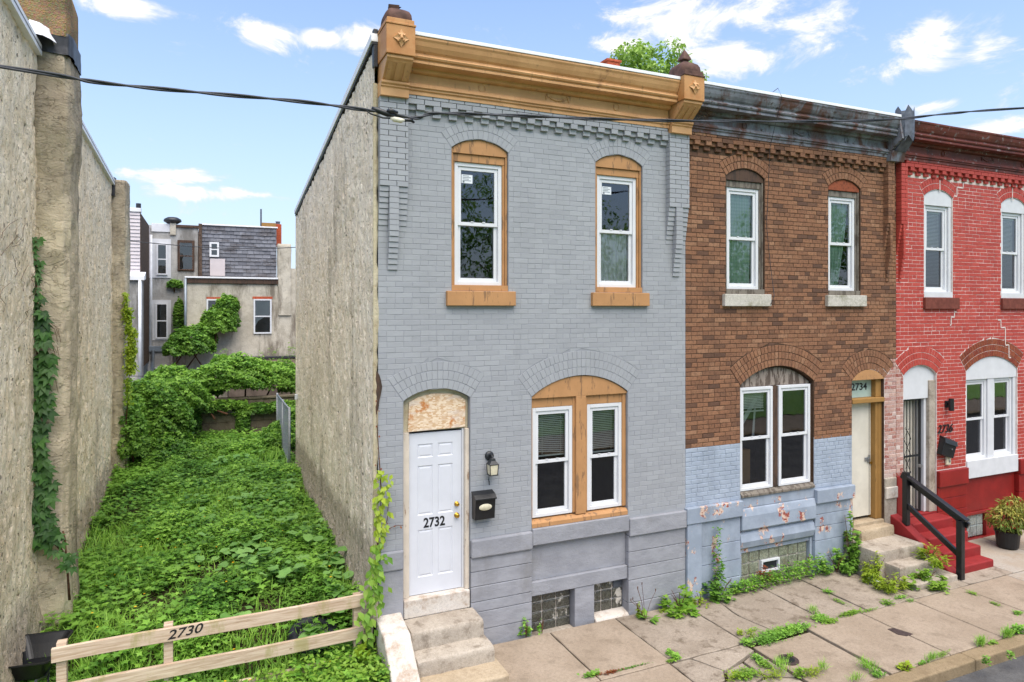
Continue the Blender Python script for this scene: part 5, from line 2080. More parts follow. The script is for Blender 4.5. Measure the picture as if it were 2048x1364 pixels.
def stack(name, prof_fn, z0, z1, mat, parent, seed, cap=True, dz=.05, amp=.03):
    """rough plastered stack: plan outline per height, surface pushed about by noise"""
    nz = int((z1 - z0) / dz)
    rows = []
    for j in range(nz + 1):
        z = z0 + (z1 - z0) * j / nz
        pl = prof_fn(z, j / nz)
        pts = []
        for (xa, ya), (xb, yb) in zip(pl, pl[1:] + pl[:1]):
            for i in range(9):
                pts.append((xa + (xb - xa) * i / 9, ya + (yb - ya) * i / 9))
        rows.append((z, pts))
    m = len(rows[0][1])
    G = np.array([pts for z, pts in rows])
    Zr = np.repeat(np.array([r[0] for r in rows])[:, None], m, 1)
    Q = (fbm(G[..., 0] * 6 + G[..., 1] * 7.0 + 40, Zr * 4.0 + 40, seed, 4) - .5) * 2 * amp
    D = G - G.mean(1, keepdims=True)
    G = G + D / np.maximum(np.linalg.norm(D, axis=2, keepdims=True), 1e-6) * Q[..., None]
    vs = [tuple(v) for v in np.concatenate([G, Zr[..., None]], 2).reshape(-1, 3).tolist()]
    fs = [(j * m + i, j * m + (i + 1) % m, (j + 1) * m + (i + 1) % m, (j + 1) * m + i) for j in range(nz) for i in range(m)]
    fs.append(tuple(nz * m + i for i in range(m)))
    return MB().add(vs, fs).build(name, mat, parent, smooth=True)


def plan1(z, t):
    b = .05 * math.exp(-((z - 6.6) / .5) ** 2) + .05 * max(0, 1.1 - z) + .022 * (z - 1) / 6
    x = LX + .31 + b
    return [(LX - .3, 1.77), (LX + .02, 1.72 - b), (x - .06, 1.75 - b), (x, 1.83), (x, 2.45), (LX + .02, 2.6), (LX - .3, 2.6)]


stack('chimney', plan1, .1, 7.42, 'chimney_stucco', tan, 5, amp=.04)
stack('chimney_flashing', lambda z, t: [(LX - .03, 1.70), (LX + .1, 1.685), (LX + .33, 1.70), (LX + .36, 1.8), (LX + .35, 2.5), (LX - .03, 2.6)], 7.40, 7.66, 'tar', tan, 8, dz=.04, amp=.03)
stack('chimney_cap', lambda z, t: [(LX - .32, 1.60), (LX - .05, 1.64), (LX + .30 - .12 * max(0, t - .75), 1.70), (LX + .33 - .16 * max(0, t - .75), 1.82), (LX + .32 - .2 * max(0, t - .75), 2.5), (LX - .32, 2.6)], 7.62, 8.32, 'pebble_dash', tan, 13, dz=.05, amp=.025)
stack('foam_seal', lambda z, t: [(LX - .02, 1.35 + .1 * t), (LX + .12 - .05 * t, 1.40 + .1 * t), (LX + .22 - .1 * t, 1.62), (LX + .15, 1.78 - .06 * t), (LX - .05, 1.75)], 7.50, 7.68, 'white_flash', tan, 23, dz=.025, amp=.03)


def plan2(z, t):
    b = .08 * max(0, 1.4 - z) - .012 * max(0, 5 - z)
    return [(LX - .4, 9.05), (LX + .0, 9.02), (LX + .25 + b, 9.06), (LX + .28 + b, 9.15), (LX + .28 + b, 9.8), (LX - .4, 9.9)]


stack('chimney', plan2, .1, 7.12, 'chimney_stucco', tan, 17, amp=.03)
stack('chimney_flashing', lambda z, t: [(LX - .1, 8.96), (LX + .05, 8.95), (LX + .08, 9.1), (LX - .1, 9.2)], 6.75, 7.16, 'tar', tan, 19, dz=.05, amp=.02)

# ------------------------------------------------------------------ block wall and link fence at the back of the lot
bwall = thing('block_wall', (-1.6, 12.0, .6), 'low mossy concrete block wall at the back of the lot, half hidden by vines', 'wall')
MB().box(-3.6, 1.2, 12.02, 12.18, .2, 1.66).build('mortar', 'shed_roof', bwall)
for j in range(7):
    z = .4 + j * .2
    x = -3.6 - (.2 if j % 2 else 0)
    while x < 1.2:
        a, b = max(x, -3.6), min(x + .392, 1.2)
        if b - a > .05:
            MB().box(a, b, 12.0 + random.uniform(0, .006), 12.1, z, z + .19).build('block', 'block', bwall, bevel=.006)
        x += .4
MB().box(-3.62, 1.22, 11.97, 12.2, 1.8, 1.86).build('coping', 'block', bwall, bevel=.01)

cl = thing('chain_link_fence', (-.12, 8.6, .7), 'galvanised chain link fence at the back corner of the grey house', 'fence')
mesh_ = MB()
y0, y1, z0, z1, sx = 7.75, 10.6, .65, 2.05, -.18
k = y0 - (z1 - z0)
while k < y1:
    for s in (1, -1):
        ya, yb = k, k + (z1 - z0)
        p = [(ya, z0), (yb, z1)] if s > 0 else [(ya, z1), (yb, z0)]
        (a, za), (b, zb) = p
        t0 = max(0, (y0 - a) / (b - a))
        t1 = min(1, (y1 - a) / (b - a))
        if t1 > t0:
            mesh_.tube([(sx, a + (b - a) * t0, za + (zb - za) * t0), (sx, a + (b - a) * t1, za + (zb - za) * t1)], .0026, 4, cap=False)
    k += .085
mo = mesh_.build('wire_mesh', 'link_wire', cl)
mo['kind'] = 'stuff'
for yy in (7.78, 9.2, 10.58):
    MB().tube([(sx, yy, .5), (sx, yy, 2.1)], .024, 8).build('post', 'link_wire', cl, smooth=True)
MB().tube([(sx, 7.78, 2.06), (sx, 10.58, 2.06)], .018, 8).build('top_rail', 'link_wire', cl, smooth=True)

# ------------------------------------------------------------------ houses across the back yards
YA, YC = 22.0, 25.0


def quad_box(parent, name, mat, px0, py0, px1, py1, y, depth=.3, bevel=0.0, proud=0.0):
    xa, za = onY(px0, py0, y)
    xb, zb = onY(px1, py1, y)
    xa2, _ = onY(px0, py1, y)
    return MB().box(xa, xb, y - proud, y + depth, min(za, zb), max(za, zb)).build(name, mat, parent, bevel=bevel)


def yard_window(parent, px0, py0, px1, py1, y, mat='vinyl', fw=.06, curt=False):
    xa, za = onY(px0, py0, y)
    xb, zb = onY(px1, py1, y)
    zm = (za + zb) / 2
    mb = MB()
    sash(mb, xa, xb, zb, za, y - .06, fw, .08)
    mb.box(xa + fw, xb - fw, y - .05, y + .02, zm - .025, zm + .025)
    w = mb.build('window', mat, parent)
    MB().add([(xa + fw, y - .025, zm + .025), (xb - fw, y - .025, zm + .025), (xb - fw, y - .025, za - fw), (xa + fw, y - .025, za - fw)], [(0, 1, 2, 3)]).build('pane', 'glass', w)
    MB().add([(xa + fw, y - .015, zb + fw), (xb - fw, y - .015, zb + fw), (xb - fw, y - .015, zm - .025), (xa + fw, y - .015, zm - .025)], [(0, 1, 2, 3)]).build('pane', 'glass', w)
    MB().add([(xa + .01, y - .004, zb + .01), (xb - .01, y - .004, zb + .01), (xb - .01, y - .004, za - .01), (xa + .01, y - .004, za - .01)], [(0, 1, 2, 3)]).build('backing', 'interior', w)
    if curt:
        MB().add([(xa + fw, y - .01, za - fw), (xb - fw, y - .01, za - fw), (xb - fw, y - .01, zm - .1), (xb - fw - .1, y - .01, zm + .05), (xa + fw + .12, y - .01, zb + .1 + (zm - zb) * .6), (xa + fw, y - .01, zb + .3)], [(5, 4, 3, 2, 1, 0)]).build('curtain', 'curtain_white', w)
    return w


st = thing('back_house', (0, 23, 0), 'two storey rear extension with stained grey stucco and white windows behind the lot', 'house', 'houses across the back yards')
xl, zt = onY(372, 556, YA)
xr, _ = onY(598, 556, YA)
xr2, ztr = onY(584, 490, YA)
MB().box(xl, xr + 1.2, YA, YC, .3, zt).build('wall', 'rear_stucco', st)
MB().box(xl - .05, onY(556, 556, YA)[0], YA - .12, YA + .4, zt - .0, zt + .07).build('coping', 'white_flash', st, bevel=.01)
MB().box(xl - .03, onY(556, 556, YA)[0], YA - .07, YA + .2, zt - .2, zt - .005).build('fascia', 'dark_wood', st, bevel=.01)
a, b = onY(556, 490, YA), onY(582, 490, YA)
ch2 = stack('chimney', lambda z, t: [(a[0], YA - .06), (b[0], YA - .06), (b[0], YA + .5), (a[0], YA + .5)], zt - 1.5, a[1] + .05, 'rear_stucco', st, 31, dz=.12, amp=.03)
MB().box(b[0] - .002, xr + 1.2, YA + .02, YA + .4, zt - .4, onY(590, 537, YA)[1]).build('wall', 'rear_stucco', st)
for p in ((507, 598, 543, 667),):
    yard_window(st, *p, YA, curt=True)
yard_window(st, 413, 598, 440, 645, YA)
for p in ((505, 593, 545, 598), (413, 594, 442, 598)):
    quad_box(st, 'lintel', 'brick_old', *p, YA, .1, proud=.02)
MB().tube([(xl - .02, YA - .08, zt - .02), (xl - .02, YA - .08, 2.6)], .05, 8).build('downpipe', 'pipe_grey', st, smooth=True)
MB().prism([(YA - .02, 2.2), (YA - 1.9, 1.95), (YA - 1.9, 1.75), (YA - .02, 1.75)], onY(455, 715, YA)[0], xr + 1.0, 'x').build('lean_to_roof', 'shed_roof', st)
MB().box(onY(455, 715, YA)[0], xr + 1.0, YA - 1.85, YA - .02, .3, 1.75).build('lean_to_wall', 'shed_roof', st)
MB().box(onY(455, 715, YA)[0] - .05, xr + 1.0, YA - .2, YA - .005, 2.2, 2.32).build('flashing', 'tar', st, bevel=.02)

sl = thing('back_house', (-.5, 27, 0), 'rear of a tall house hung with dark slates and a tiny white window', 'house', 'houses across the back yards')
x0, z1_ = onY(403, 450, YC)
x1, _ = onY(553, 450, YC)
zb_ = onY(403, 553, YC)[1] - .6
MB().box(x0, x1, YC + .03, YC + 4, .3, z1_ - .02).build('wall', 'slate', sl)
slates = MB()
rows = 17
rh = (z1_ - zb_) / rows
for j in range(rows):
    z = zb_ + j * rh
    wd = .24 if j > 9 else .34
    x = x0 - (wd / 2 if j % 2 else 0)
    while x < x1:
        xa, xb = max(x, x0), min(x + wd - .012, x1)
        if xb - xa > .03:
            t = random.uniform(0, .02)
            slates.add([(xa, YC - .015 - t, z - .03), (xb, YC - .015 - t, z - .03 + random.uniform(-.01, .01)), (xb, YC + .02, z + rh), (xa, YC + .02, z + rh), (xa, YC + .03, z - .03), (xb, YC + .03, z - .03)],
                       [(0, 1, 2, 3), (4, 5, 1, 0)], 0, random.random())
        x += wd
so = slates.build('slate_tiles', 'slate', sl)
so['kind'] = 'stuff'
MB().box(x0 - .05, x1 + .05, YC - .06, YC + 1, z1_ - .0, z1_ + .06).build('coping', 'white_flash', sl, bevel=.01)
yard_window(sl, 419, 484, 438, 514, YC - .03, fw=.08)
quad_box(sl, 'patch', 'siding', 420, 517, 450, 552, YC - .05, .05)
MB().box(onY(402, 450, YC)[0] - .1, x0 + .02, YC - .1, YC + .1, zb_, z1_ + .05).build('pipe_chase', 'brick_dark', sl)
xa, za = onY(550, 452, 27)
xb, _ = onY(563, 452, 27)
cst = MB().box(xa, xb, 27, 27.4, za - 1.0, za + .1).build('chimney', 'brick_old', sl, bevel=.01)
MB().lathe([(.1, 0), (.1, .12), (.13, .14)], ((xa + xb) / 2, 27.2, za + .1), 10).build('chimney_pot', 'old_zinc', sl)
xa, za = onY(522, 418, 27)
MB().tube([(xa, 27, za - 1.2), (xa, 27, za)], .04, 7).build('vent_pipe', 'old_zinc', sl)
MB().box(onY(524, 447, 26.5)[0], onY(552, 447, 26.5)[0], 26.5, 27, z1_, onY(524, 445, 26.5)[1]).build('parapet', 'tan_wood', sl)

gb = thing('back_house', (-4, 27, 0), 'three storey rear wall of cool grey stucco with brown and white framed windows', 'house', 'houses across the back yards')
x0, z1_ = onY(303, 450, YC)
x1, _ = onY(401, 450, YC)
MB().box(x0 - .5, x1 - .1, YC, YC + 4, .3, z1_).build('wall', 'rear_stucco_cool', gb)
MB().box(x0, onY(340, 450, YC)[0], YC - .05, YC + .3, z1_ - .28, z1_ + .08).build('fascia', 'white_trim', gb, bevel=.01)
MB().box(onY(340, 450, YC)[0], x1, YC - .08, YC + .3, z1_ - .05, z1_ + .06).build('coping', 'dark_wood', gb, bevel=.01)
for p, q in (((304, 477, 342, 556), (313, 487, 335, 550)), ((304, 600, 342, 680), (311, 606, 336, 677))):
    quad_box(gb, 'window_surround', 'white_trim', *p, YC, .1, proud=.04)
    yard_window(gb, *q, YC - .05)
quad_box(gb, 'window_surround', 'dark_wood', 355, 480, 389, 543, YC, .1, proud=.03)
yard_window(gb, 357, 483, 387, 541, YC - .04, 'dark_wood', .05)
xa, za = onY(345, 436, YC)
MB().box(onY(340, 450, YC)[0], onY(352, 450, YC)[0], YC - .1, YC + .3, z1_ - .4, z1_ + .15).build('chimney', 'rear_stucco', gb, bevel=.02)
MB().lathe([(.2, 0), (.36, .1), (.34, .2), (.2, .28), (.05, .3)], (xa, YC + .1, z1_ + .1), 14).build('roof_vent', 'black_metal', gb, smooth=True)
xa, za = onY(302, 556, YC)
MB().tube([(xa, YC - .1, onY(302, 470, YC)[1]), (xa, YC - .1, 2.4)], .06, 8).build('downpipe', 'pipe_white', gb, smooth=True)
MB().box(onY(295, 695, YC - 1)[0], onY(345, 695, YC - 1)[0], YC - 1, YC - .01, .3, onY(300, 695, YC - 1)[1]).build('back_porch', 'rear_stucco_cool', gb)
quad_box(gb, 'porch_beam', 'pipe_grey', 293, 693, 348, 702, YC - 1.1, .2)
yard_window(gb, 304, 735, 336, 760, YC - 1.02, 'white_trim', .05)
MB().tube([(onY(306, 700, YC - 1.1)[0], YC - 1.15, onY(306, 700, YC - 1.1)[1]), (onY(306, 700, YC - 1.1)[0], YC - 1.15, .8)], .06, 8).build('porch_post', 'pipe_grey', gb)

sg = thing('back_house', (-6, 21, 0), 'pale lilac sided upper storey over grey stucco, at the far left of the yards', 'house', 'houses across the back yards')
YS = 20.0
x1, z1_ = onY(280, 424, YS)
x0 = x1 - 4
zmid = onY(280, 545, YS)[1]
MB().box(x0, x1, YS + .02, YC - .01, zmid, z1_).build('wall', 'siding', sg)
sd = MB()
z = zmid
while z < z1_ - .02:
    sd.prism([(YS + .02, z), (YS - .015, z), (YS + .018, z + .128)], x0, x1 - .0, 'x')
    z += .13
so = sd.build('siding_boards', 'siding', sg)
so['kind'] = 'stuff'
MB().box(x0, x1 + .03, YS - .04, YS + .3, z1_, z1_ + .14).build('coping', 'white_flash', sg, bevel=.01)
MB().box(x1 + .002, x1 + .03, YS + .05, YC - 1, zmid - 3.5, z1_ - .05).build('party_wall', 'brick_dark', sg)
x2, _ = onY(284, 545, YS - .6)
MB().box(x0, x2, YS - .6, YS + .01, .3, zmid - .25).build('wall', 'rear_stucco_cool', sg)
MB().prism([(YS + .02, zmid + .02), (YS - .72, zmid - .16), (YS - .72, zmid - .30), (YS + .02, zmid - .24)], x0, x2 + .08, 'x').build('roof', 'white_flash', sg)
MB().tube([(x2 - .06, YS - .68, zmid - .3), (x2 - .06, YS - .68, 1.2)], .055, 8).build('downpipe', 'pipe_white', sg, smooth=True)
MB().tube([(onY(277, 412, YS + 2)[0], YS + 2, z1_), (onY(277, 405, YS + 2)[0], YS + 2, onY(277, 407, YS + 2)[1])], .09, 8).build('vent_pipe', 'black_metal', sg)

# brick stack on the brown house roof
cs = thing('roof_chimney', (7.2, 5, 6.6), 'small red brick chimney peeping over the white roof edge', 'chimney')
xa, za = onY(1215, 121, 5.0)
xb, _ = onY(1240, 121, 5.0)
MB().box(xa, xb, 5.0, 5.5, 6.3, za).build('stack', 'brick_old', cs, bevel=.01)
MB().box(xa - .03, xb + .03, 4.97, 5.53, za, za + .05).build('cap', 'brick_old', cs, bevel=.01)

# ------------------------------------------------------------------ cables


def cable(name, pts, r, label, mat='cable', twist=True, extra=None):
    t = thing(name, pts[len(pts) // 2], label, 'cable')
    P_ = [Vector(p) for p in pts]
    fine = []
    for i in range(len(P_) - 1):
        p0, p1, p2, p3 = P_[max(0, i - 1)], P_[i], P_[i + 1], P_[min(len(P_) - 1, i + 2)]
        for k in range(14):
            s = k / 14
            fine.append(.5 * ((2 * p1) + (-p0 + p2) * s + (2 * p0 - 5 * p1 + 4 * p2 - p3) * s * s + (-p0 + 3 * p1 - 3 * p2 + p3) * s ** 3))
    fine.append(P_[-1])
    if twist:
        for ph in (0, math.pi):
            q = []
            for i, p in enumerate(fine):
                a = i * .32 + ph
                q.append(p + Vector((0, math.cos(a), math.sin(a))) * r * .95)
            MB().tube(q, r, 6).build('strand', mat, t, smooth=True)
    else:
        MB().tube(fine, r, 6).build('strand', mat, t, smooth=True)
    return t


px = [(-260, 88), (0, 133), (200, 165), (400, 185), (600, 203), (745, 222), (830, 236), (870, 227), (1000, 230), (1200, 238), (1400, 242), (1600, 243), (1780, 239), (1900, 227), (2048, 216), (2500, 190)]
pts = []
for a, b in px:
    x, z = onY(a, b, -2.6)
    pts.append((x, -2.6, z))
pts = [(-16, -2.6, 7.2), (-10, -2.6, 6.35), (-6, -2.6, 6.0)] + pts[1:] + [(18, -2.6, 8.2), (26, -2.6, 9.2)]
svc = cable('service_cable', pts, .0085, 'twisted dark overhead service cable with taped splices in front of the grey house')
x, z = onY(765, 226, -2.6)
sp = MB()
sp.tube([(x - .09, -2.6, z + .03), (x - .05, -2.6, z + .02), (x + .04, -2.62, z - .01), (x + .1, -2.62, z - .02)], [.012, .024, .024, .01], 8)
sp.tube([(x + .03, -2.63, z + .01), (x + .06, -2.64, z + .015), (x + .12, -2.63, z + .01)], [.015, .022, .01], 8)
sp.build('splice', 'tape', svc, smooth=True)
sp = MB().tube([(x + .06, -2.62, z - .04), (x + .09, -2.62, z - .045), (x + .15, -2.62, z - .05), (x + .18, -2.62, z - .045)], [.008, .022, .022, .008], 8)
sp.build('connector', 'connector', svc, smooth=True)
sp = MB()
sp.tube([(x + .18, -2.62, z - .045), (x + .24, -2.6, z - .03), (x + .27, -2.6, z - .05)], [.012, .016, .008], 7)
sp.tube([(x - .16, -2.6, z + .02), (x - .1, -2.61, z - .02), (x + .0, -2.62, z - .045), (x + .08, -2.62, z - .04)], .007, 6)
sp.build('splice', 'tape', svc, smooth=True)
px = [(120, 470), (258, 482), (400, 494), (500, 497), (600, 494), (760, 480)]
cable('yard_cable', [(onY(a, b, 13)[0], 13, onY(a, b, 13)[1]) for a, b in px], .012, 'single black cable strung high across the back yards', twist=False)
px = [(100, 755), (258, 752), (420, 756), (520, 752), (600, 748), (740, 745)]
cable('yard_cable', [(onY(a, b, 15)[0], 15, onY(a, b, 15)[1]) for a, b in px], .011, 'low black cable just above the vine thicket in the back yards', twist=False)
px = [(352, 828), (430, 826), (500, 824), (560, 821)]
cable('yard_cable', [(onY(a, b, 11.9)[0], 11.9, onY(a, b, 11.9)[1]) for a, b in px], .016, 'thick black hose lying along the top of the block wall', twist=False)

# ------------------------------------------------------------------ plant pot
pt = thing('plant_pot', (11.95, -.3, 0), 'black nursery pot with a leafy green and yellow shrub by the red house', 'plant')
POT = Vector((11.27, -.60, 0))
MB().lathe([(.15, .0), (.17, .04), (.195, .28), (.21, .285), (.21, .31), (.19, .31), (.185, .26)], tuple(POT), 22).build('pot', 'black_plastic', pt, smooth=False)
pt.location = POT
for c in pt.children:
    c.matrix_parent_inverse = Matrix.Translation(POT).inverted()
MB().lathe([(.17, .25), (.18, .262)], tuple(POT), 16).build('compost', 'soil', pt)

# ------------------------------------------------------------------ foliage: thousands of leaf-sized faces
def tmpl(kind):
    def dia(L, W, fold=.06, droop=.08, o=(0, 0), a=0.0):
        v = np.array([(0, 0, 0), (W, .42 * L, fold), (0, .5 * L, 0), (-W, .42 * L, fold), (0, L, -droop)], float)
        c, s = math.cos(a), math.sin(a)
        v[:, :2] = v[:, :2] @ np.array([[c, s], [-s, c]]) + np.array(o)
        return v, [(0, 1, 2), (0, 2, 3), (1, 4, 2), (2, 4, 3)]
    if kind == 'leaf':
        return dia(1, .30)
    if kind == 'slim':
        return dia(1, .15, .03, .12)
    if kind == 'palm5':
        V, F_ = [], []
        for a, L in ((0, 1), (.75, .9), (-.75, .9), (1.6, .66), (-1.6, .66)):
            v, f = dia(L, L * .24, .05, .16, (0, .06), a)
            F_ += [tuple(i + sum(len(q) for q in V) for i in t) for t in f]
            V.append(v)
        return np.concatenate(V), F_
    if kind == 'tri':
        V, F_ = [], []
        for a, L in ((0, .8), (1.25, .7), (-1.25, .7)):
            v, f = dia(L, L * .34, .05, .1, (0, .04), a)
            F_ += [tuple(i + sum(len(q) for q in V) for i in t) for t in f]
            V.append(v)
        return np.concatenate(V), F_
    if kind == 'lobed':
        rr = [.18, .72, .42, .95, .55, 1.05, .55, .95, .42, .72]
        v = [(0, .32, 0)]
        for i, r in enumerate(rr):
            a = math.radians(-90 + 360 * i / 10)
            v.append((.55 * r * math.cos(a), .32 + .6 * r * math.sin(a), -.10 * r + (.05 if i % 2 else 0)))
        return np.array(v), [(0, 1 + i, 1 + (i + 1) % 10) for i in range(10)]
    if kind == 'broad':
        v = [(0, .42, -.02)]
        for a, r in ((-90, .30), (-125, .52), (-170, .56), (-215, .58), (-245, .62), (-270, .72), (-295, .62), (-325, .58), (-370, .56), (-415, .52)):
            t = math.radians(a)
            v.append((r * .78 * math.cos(t), .42 + r * .82 * math.sin(t), .06 * math.cos(t * 3) - (.05 if a == -270 else 0)))
        return np.array(v), [(0, 1 + (i + 1) % 10, 1 + i) for i in range(10)]
    if kind == 'blade':
        v = np.array([(-.03, 0, 0), (.03, 0, 0), (.026, .5, .10), (-.026, .5, .10), (0, 1, -.06)], float)
        return v, [(0, 1, 2), (0, 2, 3), (3, 2, 4)]


TM = {k: tmpl(k) for k in ('leaf', 'slim', 'palm5', 'tri', 'lobed', 'broad', 'blade')}


class Leaves:
    """collects many transformed copies of a leaf as one mesh"""
    def __init__(s):
        s.V, s.F, s.R, s.Mi, s.n = [], [], [], [], 0

    def put(s, kind, pos, yaw, pitch, roll, size, rnd, mi=0):
        v, f = TM[kind]
        v, f = np.asarray(v), np.asarray(f)
        N = len(pos)
        if N == 0:
            return s
        cy, sy, cp, sp, cr, sr = np.cos(yaw), np.sin(yaw), np.cos(pitch), np.sin(pitch), np.cos(roll), np.sin(roll)
        z = np.zeros(N)
        o = np.ones(N)
        Rz = np.stack([np.stack([cy, -sy, z], -1), np.stack([sy, cy, z], -1), np.stack([z, z, o], -1)], 1)
        Rx = np.stack([np.stack([o, z, z], -1), np.stack([z, cp, -sp], -1), np.stack([z, sp, cp], -1)], 1)
        Ry = np.stack([np.stack([cr, z, sr], -1), np.stack([z, o, z], -1), np.stack([-sr, z, cr], -1)], 1)
        Rm = Rz @ Rx @ Ry
        W_ = np.einsum('nij,vj->nvi', Rm, v) * np.asarray(size)[:, None, None] + np.asarray(pos)[:, None, :]
        s.V.append(W_.reshape(-1, 3))
        off = (np.arange(N) * len(v) + s.n)[:, None, None]
        s.F.append((f[None] + off).reshape(-1, 3))
        s.R.append(np.repeat(rnd, len(f)))
        s.Mi.append(np.full(N * len(f), mi, np.int32))
        s.n += N * len(v)
        return s

    def mesh(s, name, mats):
        V, F_ = np.concatenate(s.V), np.concatenate(s.F)
        me = bpy.data.meshes.new(name)
        me.vertices.add(len(V))
        me.vertices.foreach_set('co', V.ravel().astype(np.float32))
        me.loops.add(F_.size)
        me.loops.foreach_set('vertex_index', F_.ravel().astype(np.int32))
        me.polygons.add(len(F_))
        me.polygons.foreach_set('loop_start', np.arange(0, F_.size, 3, dtype=np.int32))
        me.polygons.foreach_set('material_index', np.concatenate(s.Mi))
        for m in (mats if isinstance(mats, (list, tuple)) else [mats]):
            me.materials.append(M[m])
        at = me.attributes.new('rnd', 'FLOAT', 'FACE')
        at.data.foreach_set('value', np.concatenate(s.R).astype(np.float32))
        me.update()
        return me

    def build(s, name, mats, parent=None):
        o = bpy.data.objects.new(name, s.mesh(name, mats))
        COL.objects.link(o)
        return adopt(o, parent)


def U(a, b, n):
    return RNG.uniform(a, b, n)


def lot_z_np(x, y):
    t = np.clip((y + .25) / 1.5, 0, 1)
    t = t * t * (3 - 2 * t)
    left = np.clip((-x - 1.2) / 2.0, 0, 1)
    return .02 + t * (.52 - .20 * left) + np.maximum(0, y - 1.2) * (.026 + .006 * left) + .03 * np.sin(x * 2.1 + y) * t


# --- the lot: clover-like cover, lobed weeds, burdock, grass, a few dandelions
wd = Leaves()
N = 90000
y = -.7 + 12.6 * RNG.random(N) ** 1.25
x = U(-3.7, -.06, N)
cl_ = fbm(x * 1.6 + 10, y * 1.6 + 10, 61, 3)
big = fbm(x * .9 + 30, y * .7 + 10, 77, 3)
keep = RNG.random(N) < np.clip((cl_ - .34) * 4.2, .10, 1)
x, y, cl_, big = x[keep], y[keep], cl_[keep], big[keep]
n = len(x)
h = .02 + (.05 + .75 * np.clip(cl_ - .42, 0, .45)) * RNG.random(n) ** .8
pos = np.stack([x, y, lot_z_np(x, y) + h], -1)
wd.put('tri', pos, U(0, 6.28, n), U(-.5, .55, n), U(-.35, .35, n), U(.035, .075, n), np.clip(RNG.normal(.36, .22, n) + (h - .1) * 1.8 + (big - .5) * 1.2, 0, 1), 0)  # leaf colour lighter with height: shade among low leaves put into the colour
N = 15000
y = -.7 + 12.4 * RNG.random(N) ** 1.2
x = U(-3.68, -.08, N)
c2 = fbm(x * 1.2 + 3, y * 1.2 + 5, 21, 3)
keep = RNG.random(N) < np.clip((c2 - .42) * 5, 0, 1)
x, y = x[keep], y[keep]
n = len(x)
h = .08 + .2 * RNG.random(n) ** 1.3
wd.put('lobed', np.stack([x, y, lot_z_np(x, y) + h], -1), U(0, 6.28, n), U(-.5, .35, n), U(-.3, .3, n), U(.06, .13, n), np.clip(RNG.normal(.5, .2, n), 0, 1), 0)
# burdock rosettes
for k in range(80):
    py = .7 + 9.5 * random.random() ** 1.1
    px_ = random.choice([random.uniform(-1.6, -.2), random.uniform(-2.6, -.2), random.uniform(-2.2, -.15)])
    if py < 1.0 and px_ < -1.6:
        continue
    m = random.randint(4, 9)
    a = U(0, 6.28, m)
    r = U(.03, .12, m)
    sz = U(.10, .20, m) * random.uniform(.7, 1.1)
    pp = np.stack([px_ + r * -np.sin(a), py + r * np.cos(a), np.full(m, float(lot_z_np(np.array([px_]), np.array([py]))[0])) + U(.08, .26, m)], -1)
    wd.put('broad', pp, a, U(-.35, .35, m), U(-.35, .35, m), sz, np.clip(RNG.normal(.55, .2, m), 0, 1), 1)
for px_, py, m, s0 in ((-.55, .25, 6, .24), (-.5, .7, 6, .26), (-.45, 1.7, 8, .26), (-.5, 2.5, 8, .26), (-1.3, 2.2, 7, .22), (-.9, 1.4, 7, .22), (-.8, 3.4, 8, .22)):
    a = U(0, 6.28, m)
    r = U(.04, .16, m)
    pp = np.stack([px_ - r * np.sin(a), py + r * np.cos(a), float(lot_z_np(np.array([px_]), np.array([py]))[0]) + U(.12, .36, m)], -1)
    wd.put('broad', pp, a, U(-.35, .3, m), U(-.3, .3, m), U(.7, 1.1, m) * s0, np.clip(RNG.normal(.6, .15, m), 0, 1), 1)
# grass
N = 30000
y = -.8 + 12.0 * RNG.random(N) ** 1.15
x = U(-3.68, -.06, N)
c3 = fbm(x * 1.0 + 50, y * .8 + 9, 33, 3)
keep = RNG.random(N) < np.clip((c3 - .42) * 5 + .1, .06, 1)
x, y = x[keep], y[keep]
n = len(x)
wd.put('blade', np.stack([x, y, lot_z_np(x, y)], -1), U(0, 6.28, n), U(.6, 1.45, n), U(-.3, .3, n), U(.12, .30, n), np.clip(RNG.normal(.5, .22, n), 0, 1), 2)
# taller seedy weeds along the front of the fence
N = 5200
x = U(-3.68, -.02, N)
y = U(-.75, -.03, N)
h = U(.02, .30, N) * np.clip(.55 + .5 * (x + 1.6), .3, 1)
wd.put('leaf', np.stack([x, y, lot_z_np(x, y) + h], -1), U(0, 6.28, N), U(-.2, .8, N), U(-.4, .4, N), U(.04, .085, N), np.clip(RNG.normal(.6, .22, N), 0, 1), 3)
n = 40
x, y = U(-3.2, -.2, n), -.3 + 6 * RNG.random(n)
wd.put('palm5', np.stack([x, y, lot_z_np(x, y) + U(.16, .26, n)], -1), U(0, 6.28, n), np.zeros(n), np.zeros(n), np.full(n, .028), np.full(n, .5), 4)
wo = wd.build('lot_weeds', ['leaf_weed', 'leaf_broad', 'leaf_grass', 'leaf_young', 'dandelion'])
tag(wo, 'lush green weeds and burdock covering the empty lot', 'weeds', kind='stuff')


